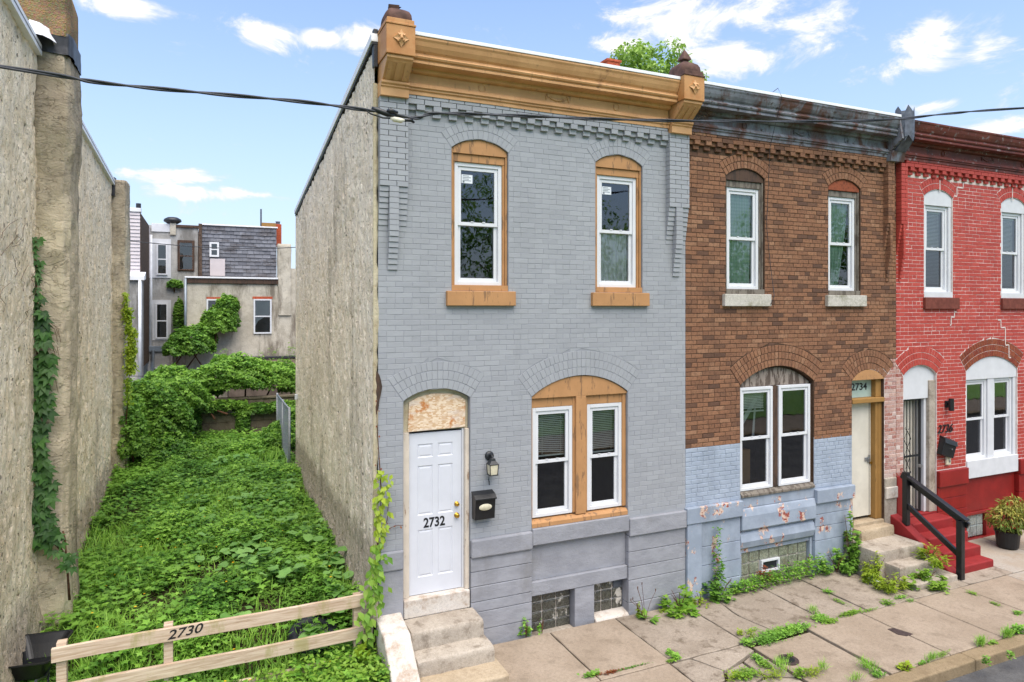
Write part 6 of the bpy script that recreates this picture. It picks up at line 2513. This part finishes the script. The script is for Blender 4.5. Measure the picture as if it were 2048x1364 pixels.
# --- vine masses
def mass(lv, c, r, n, size, mi=0, lo=-.35, kind='leaf', bright=.5, rough=.35, seed=1):
    d = RNG.normal(size=(int(n * 1.8), 3))
    d /= np.linalg.norm(d, axis=1, keepdims=True)
    d = d[d[:, 2] > lo][:n]
    n = len(d)
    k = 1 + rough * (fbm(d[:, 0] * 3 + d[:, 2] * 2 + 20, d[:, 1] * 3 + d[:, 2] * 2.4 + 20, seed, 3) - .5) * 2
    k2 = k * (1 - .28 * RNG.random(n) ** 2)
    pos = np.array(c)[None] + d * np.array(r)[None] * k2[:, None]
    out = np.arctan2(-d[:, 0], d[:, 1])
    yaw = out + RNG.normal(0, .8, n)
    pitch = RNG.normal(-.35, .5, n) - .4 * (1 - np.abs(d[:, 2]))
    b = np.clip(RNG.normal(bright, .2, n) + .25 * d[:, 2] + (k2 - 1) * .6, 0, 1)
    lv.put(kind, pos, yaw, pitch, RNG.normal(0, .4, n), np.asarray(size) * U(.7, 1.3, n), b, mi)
    return lv


def pxc(px, py, y):
    a, b = onY(px, py, y)
    return (a, y, b)


def thicket(name, label, parts, stems, mat='leaf_vine', cat='vine', group=None, kind='tri'):
    c0 = parts[0][0]
    t = thing(name, (c0[0], c0[1], .6), label, cat, group)
    lv = Leaves()
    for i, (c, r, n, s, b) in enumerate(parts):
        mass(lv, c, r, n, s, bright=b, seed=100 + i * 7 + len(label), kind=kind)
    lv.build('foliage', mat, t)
    mb = MB()
    for k in range(stems):
        c, r = parts[k % len(parts)][:2]
        p0 = Vector((c[0] + random.uniform(-.5, .5) * r[0], c[1] + random.uniform(-.3, .3), max(.5, c[2] - r[2] * 1.2)))
        p1 = Vector(c) + Vector((random.uniform(-.4, .4) * r[0], -.2 * r[1], random.uniform(-.2, .5) * r[2]))
        mb.tube([p0, (p0 + p1) / 2 + Vector((random.uniform(-.2, .2), .05, 0)), p1], [.03, .022, .012], 6)
    mb.build('stem', 'vine_stem', t, smooth=True)
    return t


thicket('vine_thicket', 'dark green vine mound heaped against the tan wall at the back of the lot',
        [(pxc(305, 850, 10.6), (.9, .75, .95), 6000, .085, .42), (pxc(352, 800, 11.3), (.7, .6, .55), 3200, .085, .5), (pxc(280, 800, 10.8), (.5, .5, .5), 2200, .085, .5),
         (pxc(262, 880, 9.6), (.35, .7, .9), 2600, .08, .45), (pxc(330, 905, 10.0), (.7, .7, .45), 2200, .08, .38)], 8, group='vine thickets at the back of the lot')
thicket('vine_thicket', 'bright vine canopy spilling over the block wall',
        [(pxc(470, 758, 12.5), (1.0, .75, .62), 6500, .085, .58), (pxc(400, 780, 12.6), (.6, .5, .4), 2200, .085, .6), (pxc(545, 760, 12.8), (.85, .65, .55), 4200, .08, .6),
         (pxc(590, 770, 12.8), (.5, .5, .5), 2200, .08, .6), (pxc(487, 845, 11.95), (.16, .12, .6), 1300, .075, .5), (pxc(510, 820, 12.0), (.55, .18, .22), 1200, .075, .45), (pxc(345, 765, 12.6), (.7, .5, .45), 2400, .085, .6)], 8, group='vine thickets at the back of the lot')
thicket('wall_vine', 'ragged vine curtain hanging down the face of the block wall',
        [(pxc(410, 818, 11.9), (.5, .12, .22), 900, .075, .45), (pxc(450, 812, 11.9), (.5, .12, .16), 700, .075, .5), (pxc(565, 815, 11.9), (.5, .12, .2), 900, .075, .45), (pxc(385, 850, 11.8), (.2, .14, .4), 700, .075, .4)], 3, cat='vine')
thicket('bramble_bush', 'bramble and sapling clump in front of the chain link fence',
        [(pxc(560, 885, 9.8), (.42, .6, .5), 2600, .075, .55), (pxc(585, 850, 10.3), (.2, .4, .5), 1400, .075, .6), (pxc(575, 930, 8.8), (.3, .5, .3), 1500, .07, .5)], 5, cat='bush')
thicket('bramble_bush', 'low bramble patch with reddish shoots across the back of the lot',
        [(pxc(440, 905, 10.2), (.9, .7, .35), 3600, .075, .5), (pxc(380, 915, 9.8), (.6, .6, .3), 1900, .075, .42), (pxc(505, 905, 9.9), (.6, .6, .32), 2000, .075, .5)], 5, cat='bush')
thicket('wall_vine', 'round mass of ivy climbing the stained stucco of the back house',
        [(pxc(385, 690, 21.3), (.85, .55, .75), 4200, .11, .42), (pxc(440, 650, 21.5), (.65, .45, .75), 3600, .11, .45), (pxc(455, 615, 21.6), (.42, .35, .5), 1800, .1, .45), (pxc(360, 700, 21.3), (.55, .5, .5), 1800, .11, .4)], 5, cat='vine')
thicket('wall_vine', 'thin vine climbing the cool grey stucco beside the downpipe',
        [(pxc(358, 640, 24.8), (.22, .15, .9), 900, .1, .4), (pxc(352, 690, 24.8), (.3, .15, .5), 700, .1, .4), (pxc(350, 570, 24.85), (.3, .12, .25), 350, .1, .5)], 3, cat='vine')
tsh = thing('sapling_shoots', pxc(520, 720, 13.2), 'upright young shoots rising from the vine canopy', 'shoots')
lv = Leaves()
for a, b in ((450, 712), (500, 722), (522, 716), (545, 708), (580, 700), (592, 708), (565, 725)):
    c = pxc(a, b + 20, 13.2)
    m = 60
    zz = np.sort(U(-.3, .5, m))
    lv.put('leaf', np.stack([c[0] + RNG.normal(0, .05, m), c[1] + RNG.normal(0, .05, m), c[2] + zz], -1), U(0, 6.28, m), U(-.4, .6, m), U(-.3, .3, m), U(.07, .12, m), U(.5, 1, m), 0)
lv.build('foliage', 'leaf_young', tsh)


# --- creepers whose leaves can be picked apart: each leaf its own part
def leaf_variants(kind, mat, n):
    out = []
    for k in range(n):
        l = Leaves()
        l.put(kind, np.zeros((1, 3)), np.zeros(1), np.zeros(1), np.zeros(1), np.ones(1), np.array([(k + .5) / n]), 0)
        me = l.mesh('leaf', mat)
        j = RNG.normal(0, .02, (len(me.vertices), 3))
        for i, v in enumerate(me.vertices):
            v.co = v.co + Vector(j[i])
        out.append(me)
    return out


def hang_leaf(par, me, p, nrm, size, swing=0.0, lift=.45):
    """leaf whose tip hangs down and whose face looks along nrm"""
    nrm = Vector(nrm).normalized()
    down = Vector((0, 0, -1))
    tipd = (down + nrm * lift + nrm.cross(down) * swing).normalized()
    xax = tipd.cross(nrm).normalized()
    zax = xax.cross(tipd).normalized()
    mt = Matrix((xax, tipd, zax)).transposed().to_4x4()
    o = bpy.data.objects.new('leaf', me)
    o.matrix_world = Matrix.Translation(p) @ mt @ Matrix.Scale(size, 4)
    COL.objects.link(o)
    o.parent = par
    o.matrix_parent_inverse = world_of(par).inverted()
    return o


def onV(px, py, A, B):
    """view ray meets the upright plane through plan points A and B"""
    d = _ray(px, py)
    ex, ey = B[0] - A[0], B[1] - A[1]
    det = d[0] * -ey + d[1] * ex
    wx, wy = A[0] - CAM.x, A[1] - CAM.y
    t = (wx * -ey + wy * ex) / det
    return Vector((CAM.x + d[0] * t, CAM.y + d[1] * t, CAM.z + d[2] * t))


cA, cB = (LX - .2, 1.64), (LX + .4, 1.66)
crp = thing('creeper', tuple(onV(90, 1180, cA, cB)), 'tall dark green five-leaved creeper climbing the tan chimney wall', 'creeper')
vm = leaf_variants('palm5', 'leaf_creeper', 7)
nrm0 = Vector((.25, -.95, .12))
spots = []
yy = 472
while yy < 1085:
    w = 6 if yy < 520 else (13 if yy < 690 else 22)
    cx_ = 72 + (yy - 470) * .016 + 6 * math.sin(yy * .02)
    gap = 690 < yy < 705
    for k in range(1 if w < 10 else (2 if yy < 700 else 3)):
        if not gap:
            spots.append((cx_ + random.uniform(-w, w), yy + random.uniform(-6, 6), random.uniform(.085, .12) if yy < 620 else random.uniform(.12, .17)))
    yy += 10
spots += [(118, 1068, .1), (108, 1075, .11), (122, 1085, .1), (104, 1098, .12), (112, 1102, .11), (132, 1105, .11), (140, 1110, .12), (130, 1125, .12), (142, 1132, .11), (136, 1118, .1), (78, 1072, .13), (90, 1078, .12), (84, 1062, .13)]
for a, b, s in spots:
    p = onV(a, b, cA, cB) + nrm0 * random.uniform(.01, .09)
    hang_leaf(crp, random.choice(vm), p, nrm0 + Vector((random.uniform(-.35, .35), random.uniform(-.35, .35), random.uniform(0, .7))), s, random.uniform(-.7, .7), random.uniform(.2, .8))
sm = MB()
for path in ([(140, 1200), (136, 1150), (130, 1110), (112, 1080), (88, 1070), (76, 1000), (80, 850), (74, 700), (72, 560), (70, 475)], [(138, 1200), (134, 1130), (130, 1080), (126, 1062)], [(134, 1120), (118, 1096), (106, 1085), (96, 1076)]):
    sm.tube([onV(a, b, cA, cB) + nrm0 * .0 for a, b in path], .011, 6)
sm.build('stem', 'vine_stem', crp, smooth=True)
tw = MB()
for k in range(12):                                     # bare runners left on the plaster
    a, b = random.uniform(20, 75), random.uniform(430, 660)
    path = [(a, b)]
    for i in range(4):
        path.append((path[-1][0] + random.uniform(-16, 14), path[-1][1] + random.uniform(4, 18)))
    tw.tube([onX(u, v, LX + .025) and Vector((LX + .03, *onX(u, v, LX + .03))) for u, v in path], .0025, 4)
for k in range(10):
    a, b = random.uniform(90, 118), random.uniform(620, 760)
    path = [(a - 20, b), (a - 8, b + random.uniform(5, 12)), (a, b + random.uniform(8, 30)), (a + 6, b + random.uniform(30, 50))]
    tw.tube([onV(u, v, cA, cB) - nrm0 * .03 for u, v in path], .0025, 4)
two = tw.build('runner', 'vine_stem', crp)
two['kind'] = 'stuff'

cv = thing('creeper', (-.12, -.06, .1), 'lime green creeper climbing the front corner of the grey house', 'creeper')
vl = leaf_variants('palm5', 'leaf_lime', 5)
vy = leaf_variants('leaf', 'leaf_lime', 5)
vg = leaf_variants('leaf', 'leaf_young', 6)
vr = leaf_variants('leaf', 'leaf_red', 3)
path = [(735, 1262), (738, 1220), (745, 1180), (752, 1130), (756, 1080), (760, 1030), (762, 980), (760, 945)]
yv = 945
while yv < 1275:
    t = (yv - 945) / 330
    cx_ = np.interp(yv, [p[1] for p in path[::-1]], [p[0] for p in path[::-1]])
    w = 13 if t < .4 else 17
    for k in range(5 if t < .85 else 3):
        a, b = cx_ + random.gauss(0, w * .6), yv + random.uniform(-8, 8)
        x, z = onY(a, b, -.075)
        ms = vy if t < .42 + random.uniform(-.1, .1) else vg
        hang_leaf(cv, random.choice(ms), Vector((x, -.075 - random.random() * .09, z)), Vector((random.uniform(-.6, .4), -1, random.uniform(.0, .9))), random.uniform(.065, .10) * (1 + .4 * t), random.uniform(-.9, .9), random.uniform(.1, .9))
    yv += 8.2
for a, b in [(752, 800), (757, 820), (754, 850), (758, 870), (755, 895), (758, 915), (752, 928), (762, 935), (770, 1060), (780, 1055), (790, 1050), (800, 1052), (775, 1010), (778, 1030), (774, 1045)]:
    x, z = onY(a, b, -.03)
    hang_leaf(cv, random.choice(vr), Vector((x, -.04, z)), Vector((random.uniform(-.5, .5), -1, .4)), random.uniform(.025, .04), random.uniform(-.9, .9))
for a, b, s in ((735, 1300, .1), (722, 1292, .1), (728, 1308, .11), (716, 1300, .1), (740, 1312, .1), (726, 1285, .1)):
    x, z = onY(a, b, -.18)
    hang_leaf(cv, random.choice(vl), Vector((x, -.2, z)), Vector((random.uniform(-.3, .3), -.5, 1)), s, random.uniform(-.9, .9), 0)
sm = MB()
sm.tube([(onY(a, b, -.06)[0], -.065, onY(a, b, -.06)[1]) for a, b in [(728, 1330)] + path + [(757, 900), (754, 850), (753, 795)]], [.012] * 6 + [.008] * 3 + [.005, .004, .003], 6)
sm.tube([(onY(a, b, -.03)[0], -.04, onY(a, b, -.03)[1]) for a, b in [(762, 1062), (775, 1058), (790, 1051), (806, 1050)]], .004, 5)
sm.tube([(onY(a, b, -.03)[0], -.04, onY(a, b, -.03)[1]) for a, b in [(764, 1062), (774, 1040), (776, 1012), (778, 1000)]], .004, 5)
sm.build('stem', 'vine_stem', cv, smooth=True)

pv = thing('wall_vine', (LX + .3, 8.95, 1), 'yellow green vine hanging down the rear chimney of the tan house', 'vine')
lv = Leaves()
for a, b, w, n_ in ((262, 720, 9, 500), (264, 680, 9, 400), (258, 640, 8, 260), (252, 610, 6, 120), (256, 780, 6, 160)):
    pp = []
    for k in range(n_):
        u, v = a + random.gauss(0, w * .55), b + random.uniform(-26, 26)
        x, z = onY(u, v, 8.98)
        pp.append((x, 8.98 - random.random() * .12, z))
    m = len(pp)
    lv.put('leaf', np.array(pp), U(2, 4.3, m), U(-1.3, -.2, m), U(-.5, .5, m), U(.06, .1, m), U(.2, .9, m) * (1 if b < 760 else .5), 0)
lv.build('foliage', ['leaf_lime'], pv)
st_ = MB().tube([(onY(a, b, 9.0)[0], 9.0, onY(a, b, 9.0)[1]) for a, b in [(252, 940), (252, 850), (258, 760), (262, 700), (254, 610)]], .012, 6)
st_.build('stem', 'vine_stem', pv, smooth=True)


# --- weeds of the pavement: the ones that stand out are things, the growth in the joints is cover
def weed(name, label, p, r, hgt, n, size, kind, mat, cat='weed', stems=5, bright=.5, spike=None, red=0):
    t = thing(name, p, label, cat, 'weeds growing from the pavement')
    lv = Leaves()
    nc = max(4, int(r * 45))                            # several shoots of unequal height, each with its own leaves
    ca, cq = U(0, 6.28, nc), np.sqrt(RNG.random(nc)) * r
    chh = U(.35, 1.0, nc) * (1 - .45 * (cq / r))
    chh[0], cq[0] = 1.0, 0.0
    m = n
    ci = RNG.integers(0, nc, m)
    a = ca[ci] + RNG.normal(0, .25, m)
    hh = RNG.random(m) ** .85 * chh[ci]
    w_ = r * .22 * (1.15 - .7 * RNG.random(m))
    lean = 1 + .35 * hh
    pos = np.stack([p[0] + cq[ci] * np.cos(ca[ci]) * lean + RNG.normal(0, 1, m) * w_ * .8, p[1] + cq[ci] * np.sin(ca[ci]) * .8 * lean + RNG.normal(0, 1, m) * w_ * .7, p[2] + hh * hgt + .01], -1)
    lv.put(kind, pos, np.arctan2(-np.cos(a), np.sin(a)) + RNG.normal(0, .7, m), U(-.45, .6, m), U(-.4, .4, m), U(.65, 1.25, m) * size, np.clip(RNG.normal(bright, .2, m) + .25 * (hh - .5), 0, 1), 0)
    lv.build('foliage', mat, t)
    mb = MB()
    for k in range(stems):
        b = random.uniform(0, 6.28)
        e = Vector((p[0] + .7 * r * math.cos(b), p[1] + .5 * r * math.sin(b), p[2] + hgt * random.uniform(.6, .95)))
        mb.tube([Vector(p), (Vector(p) + e) / 2 + Vector((0, 0, .04)), e], [.006, .005, .003], 5)
    mb.build('stem', 'vine_stem', t)
    return t


def gz(px, py, z=0.0):
    a, b = onZ(px, py, z)
    return (a, b, z)


weed('weed', 'large bright weed with broad lobed leaves where the grey and blue bases meet', gz(1360, 1222), .22, .34, 120, .12, 'lobed', 'leaf_young', bright=.55)
weed('weed', 'small lime sprig in the corner of the blue painted base', gz(1400, 1212), .12, .22, 90, .05, 'leaf', 'leaf_lime')
w_ = weed('climbing_weed', 'dark leafy weed with one tall spike climbing the blue painted stone', (5.12, -.14, 0), .24, .42, 260, .085, 'lobed', 'leaf_vine', bright=.55)
lv = Leaves()
m = 130
zz = U(.2, 1.05, m)
lv.put('leaf', np.stack([5.10 + RNG.normal(0, .03, m), -.1 + RNG.normal(0, .03, m), zz], -1), U(0, 6.28, m), U(-.6, .5, m), U(-.4, .4, m), U(.05, .09, m) * (1.2 - .5 * zz), U(.3, .8, m), 0)
lv.build('spike', 'leaf_vine', w_)
weed('weed', 'tall dense weed standing against the side of the concrete steps', (7.82, -.16, 0), .15, .95, 520, .075, 'tri', 'leaf_vine', bright=.6)
weed('weed', 'bushy weed below the blue pier, left of the tall weed', (7.5, -.16, 0), .24, .36, 320, .07, 'tri', 'leaf_vine', bright=.62)
weed('weed', 'feathery lime weed at the left end of the concrete steps', gz(1752, 1160), .22, .42, 900, .07, 'slim', 'leaf_lime', bright=.4)
weed('weed', 'feathery lime weed in front of the lowest concrete step', gz(1785, 1182), .22, .28, 700, .07, 'slim', 'leaf_lime', bright=.35)
weed('weed', 'lime tuft growing on the middle concrete step by the red cheek wall', (8.72, -.9, .20), .24, .32, 700, .075, 'slim', 'leaf_lime', bright=.45)
weed('weed', 'green clump at the foot of the concrete steps by the handrail post', gz(1852, 1172), .28, .26, 560, .07, 'tri', 'leaf_young', bright=.45)
weed('weed', 'short upright sprig left of the left glass block cellar window', gz(1052, 1274), .07, .26, 110, .05, 'leaf', 'leaf_weed', bright=.75)
weed('weed', 'tiny sprig in front of the left glass block cellar window', gz(1084, 1266), .04, .2, 50, .04, 'leaf', 'leaf_weed', bright=.75)
pl = weed('plantain', 'plantain rosette with thin seed stalks against the grey base', gz(1290, 1240), .10, .05, 26, .17, 'slim', 'leaf_weed', bright=.4, stems=0)
mb = MB()
for k in range(6):
    b = Vector(gz(1290, 1240))
    e = b + Vector((random.uniform(-.2, .2), random.uniform(-.05, .1), random.uniform(.25, .5)))
    mb.tube([b, (b + e) / 2 + Vector((0, 0, .05)), e], .003, 4)
    mb.tube([e, e + Vector((0, 0, .035))], .006, 5)
mb.build('seed_stalk', 'vine_stem', pl)
weed('weed', 'small lime sprig beside the plantain', gz(1276, 1234), .05, .2, 80, .045, 'leaf', 'leaf_lime', bright=.3)
weed('weed', 'lime lettuce-like weed beside the kerb', gz(1812, 1342), .09, .09, 60, .07, 'lobed', 'leaf_lime', bright=.5)

jw = Leaves()


def tuft(px, py, w, dpth, hgt, n, size, kind, mi, b=.5, z=0.0):
    x, y = onZ(px, py, z)
    w, dpth, hgt, n, size = w * .8, dpth * .75, hgt * .7, int(n * .75), size * .8
    pos = np.stack([x + RNG.normal(0, w * .5, n), y + RNG.normal(0, dpth * .5, n), z + hgt * RNG.random(n) + .004], -1)
    jw.put(kind, pos, U(0, 6.28, n), U(-.3, .7, n) if kind != 'blade' else U(.4, 1.4, n), U(-.4, .4, n), U(.6, 1.3, n) * size, np.clip(RNG.normal(b, .2, n), 0, 1), mi)


for a in ((1182, 1352, .12, .05, .06, 240, .035, 'tri', 0, .35), (1220, 1346, .16, .03, .03, 120, .03, 'tri', 3, .5), (1345, 1322, .1, .03, .03, 90, .03, 'tri', 1, .5), (1265, 1335, .3, .015, .02, 120, .025, 'tri', 0, .4),
          (1340, 1308, .06, .08, .06, 90, .04, 'tri', 0, .6), (1352, 1318, .07, .06, .08, 160, .045, 'lobed', 0, .7), (1495, 1290, .08, .1, .1, 240, .045, 'lobed', 0, .75), (1480, 1268, .06, .05, .06, 110, .04, 'leaf', 2, .4),
          (1505, 1262, .12, .03, .05, 90, .035, 'leaf', 0, .6), (1555, 1270, .34, .16, .05, 1500, .03, 'tri', 0, .5), (1590, 1260, .3, .12, .07, 600, .04, 'tri', 0, .6), (1530, 1282, .2, .16, .06, 700, .028, 'tri', 0, .45), (1500, 1275, .06, .06, .14, 160, .045, 'slim', 2, .4),
          (1640, 1238, .16, .12, .05, 420, .035, 'tri', 0, .55), (1660, 1245, .14, .06, .05, 220, .035, 'tri', 1, .5), (1625, 1225, .1, .1, .08, 120, .1, 'blade', 4, .5), (1700, 1228, .26, .05, .04, 420, .032, 'tri', 1, .55), (1680, 1205, .04, .2, .04, 160, .03, 'leaf', 1, .5),
          (1655, 1185, .08, .1, .05, 200, .035, 'leaf', 0, .6), (1740, 1222, .2, .03, .03, 120, .03, 'leaf', 1, .5), (1775, 1208, .1, .1, .06, 200, .04, 'leaf', 1, .4), (1820, 1202, .1, .05, .03, 110, .03, 'leaf', 0, .5), (1800, 1196, .12, .06, .04, 140, .03, 'tri', 0, .5),
          (1515, 1320, .07, .14, .06, 240, .04, 'leaf', 0, .55), (1530, 1332, .08, .12, .06, 220, .04, 'leaf', 1, .5), (1490, 1352, .22, .12, .08, 420, .045, 'lobed', 1, .5), (1470, 1358, .14, .1, .12, 200, .05, 'slim', 2, .4), (1545, 1355, .2, .1, .1, 260, .05, 'slim', 2, .4), (1560, 1345, .1, .12, .2, 120, .14, 'blade', 4, .5),
          (1625, 1350, .14, .07, .12, 320, .045, 'slim', 2, .3), (1600, 1352, .12, .06, .12, 200, .05, 'leaf', 1, .5), (1645, 1342, .08, .05, .1, 90, .12, 'blade', 4, .5), (1580, 1312, .06, .05, .04, 80, .03, 'leaf', 1, .6), (1562, 1325, .05, .05, .03, 60, .03, 'leaf', 1, .4),
          (1735, 1338, .08, .16, .07, 220, .12, 'blade', 4, .5), (1755, 1350, .1, .1, .05, 160, .04, 'leaf', 0, .55), (1710, 1362, .12, .06, .06, 120, .1, 'blade', 4, .4), (1865, 1320, .16, .04, .06, 200, .09, 'blade', 4, .45), (1885, 1312, .14, .04, .07, 160, .04, 'slim', 1, .5), (1845, 1328, .12, .03, .04, 120, .035, 'leaf', 0, .5),
          (1962, 1292, .1, .05, .10, 220, .12, 'blade', 4, .4), (1985, 1288, .1, .03, .04, 90, .04, 'leaf', 1, .5), (2015, 1276, .12, .04, .10, 220, .12, 'blade', 4, .5), (2035, 1266, .14, .06, .12, 260, .06, 'leaf', 0, .6), (1945, 1188, .06, .1, .04, 160, .03, 'leaf', 1, .5), (1990, 1209, .05, .1, .03, 120, .03, 'leaf', 1, .5), (2035, 1228, .08, .06, .04, 140, .04, 'leaf', 0, .6),
          (1972, 1330, .05, .04, .16, 90, .05, 'leaf', 0, .6), (2022, 1318, .05, .03, .12, 70, .05, 'leaf', 0, .6)):
    tuft(*a)
# green line along the blue base and grey base
for k in range(26):
    xx = 5.35 + k * .075
    n_ = 70
    pos = np.stack([xx + RNG.normal(0, .05, n_), -.13 + RNG.normal(0, .05, n_), .02 + RNG.random(n_) * (.08 + .08 * math.sin(k * .8) ** 2 + .007 * k)], -1)
    jw.put('leaf' if k % 3 else 'lobed', pos, U(0, 6.28, n_), U(-.4, .6, n_), U(-.4, .4, n_), U(.03, .06, n_), np.clip(RNG.normal(.6, .2, n_), 0, 1), 3 if k in (6, 7) and False else (1 if k % 4 == 0 else 0))
pos = np.stack([5.98 + RNG.normal(0, .06, 50), -.14 + RNG.normal(0, .04, 50), .1 + RNG.random(50) * .22], -1)
jw.put('leaf', pos, U(0, 6.28, 50), U(-.3, .6, 50), U(-.4, .4, 50), U(.05, .08, 50), U(0, 1, 50), 3)
for k in range(9):
    tuft(1320 + k * 4, 1224 - k * .6, .05, .03, .05, 30, .03, 'leaf', 2, .4)
jo = jw.build('pavement_weeds', ['leaf_weed', 'leaf_young', 'leaf_lime', 'leaf_red', 'leaf_grass'])
tag(jo, 'low weeds sprouting from the joints of the pavement and kerb', 'weeds', kind='stuff')

# shrub in the pot
lv = Leaves()
mass(lv, (POT.x + .02, POT.y, .50), (.30, .28, .24), 800, .09, 0, -.6, 'slim', .5, .3, 3)
mass(lv, (POT.x + .2, POT.y, .68), (.24, .22, .2), 450, .085, 0, -.6, 'slim', .65, .3, 5)
mass(lv, (POT.x + .3, POT.y - .05, .48), (.2, .2, .2), 350, .085, 0, -.6, 'slim', .5, .3, 6)
lv.build('foliage', 'leaf_shrub', pt)
mb = MB()
for k in range(7):
    e = POT + Vector((random.uniform(-.22, .32), random.uniform(-.2, .2), random.uniform(.45, .75)))
    mb.tube([POT + Vector((random.uniform(-.06, .06), 0, .24)), (POT + e) / 2 + Vector((0, 0, .2)), e], [.012, .009, .005], 6)
mb.build('stem', 'vine_stem', pt)


# ------------------------------------------------------------------ trees
def tree(name, label, base, trunk_h, crown, n, size, mat, group=None, limbs=9, clumps=34, seed=0):
    rs_ = random.Random(seed)
    t = thing(name, base, label, 'tree', group)
    mb = MB()
    b = Vector(base)
    top = b + Vector((rs_.uniform(-.3, .3), rs_.uniform(-.3, .3), trunk_h))
    mb.tube([b, b + (top - b) * .5 + Vector((.08, .05, 0)), top], [.26, .2, .15], 10)
    cc, cr = Vector(crown[0]), Vector(crown[1])
    lv = Leaves()
    ends = []
    for k in range(clumps):
        while True:
            d = Vector((rs_.uniform(-1, 1), rs_.uniform(-1, 1), rs_.uniform(-1, 1)))
            if .35 < d.length < 1:
                break
        ends.append(cc + Vector((d.x * cr.x, d.y * cr.y, d.z * cr.z)))
    for k, e in enumerate(ends):
        if k < limbs:
            mid = top + (e - top) * .5 + Vector((rs_.uniform(-.3, .3), rs_.uniform(-.3, .3), .25))
            mb.tube([top - Vector((0, 0, .2)), mid, e], [.10, .06, .02], 7)
        r = cr.x * rs_.uniform(.20, .36)
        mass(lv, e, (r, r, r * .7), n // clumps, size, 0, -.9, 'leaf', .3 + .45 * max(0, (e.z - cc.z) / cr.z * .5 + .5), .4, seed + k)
    mb.build('trunk', 'bark', t, smooth=True)
    lv.build('crown', mat, t)
    return t


x, z = onY(1296, 180, 19)
tree('tree', 'leafy green tree top rising behind the roofs', (x, 19, 0), 9, ((x, 19, z - .2), (2.3, 2.2, 2.5)), 11000, .2, 'leaf_tree', limbs=10, clumps=46, seed=4)
x, z = onY(1187, 150, 24)
tree('tree', 'small tuft of tree top behind the grey roof edge', (x, 24, 0), 11, ((x, 24, z - .6), (1.2, 1.2, 1.6)), 1800, .2, 'leaf_tree', limbs=6, clumps=14, seed=9)
lawn = sheet('far_lawn', 'leaf_grass', [-60, -20, 0, 20, 60], [-60, -30, -12.25], lambda x, y: .02)
for k, (a, b, hgt) in enumerate(((3.5, -17.5, 9.5), (10.5, -18, 10.5), (18, -17, 9.5), (27, -18, 10))):
    tree('street_tree', ['spreading tree across the street opposite the grey house', 'tall tree across the street opposite the brown house', 'broad tree across the street opposite the red house', 'tree across the street furthest along the row'][k],
         (a, b, 0), hgt * .38, ((a, b, hgt * .66), (3.6, 3.0, 3.6)), 11000, .17, 'leaf_vine', 'trees across the street', limbs=24, clumps=60, seed=20 + k)
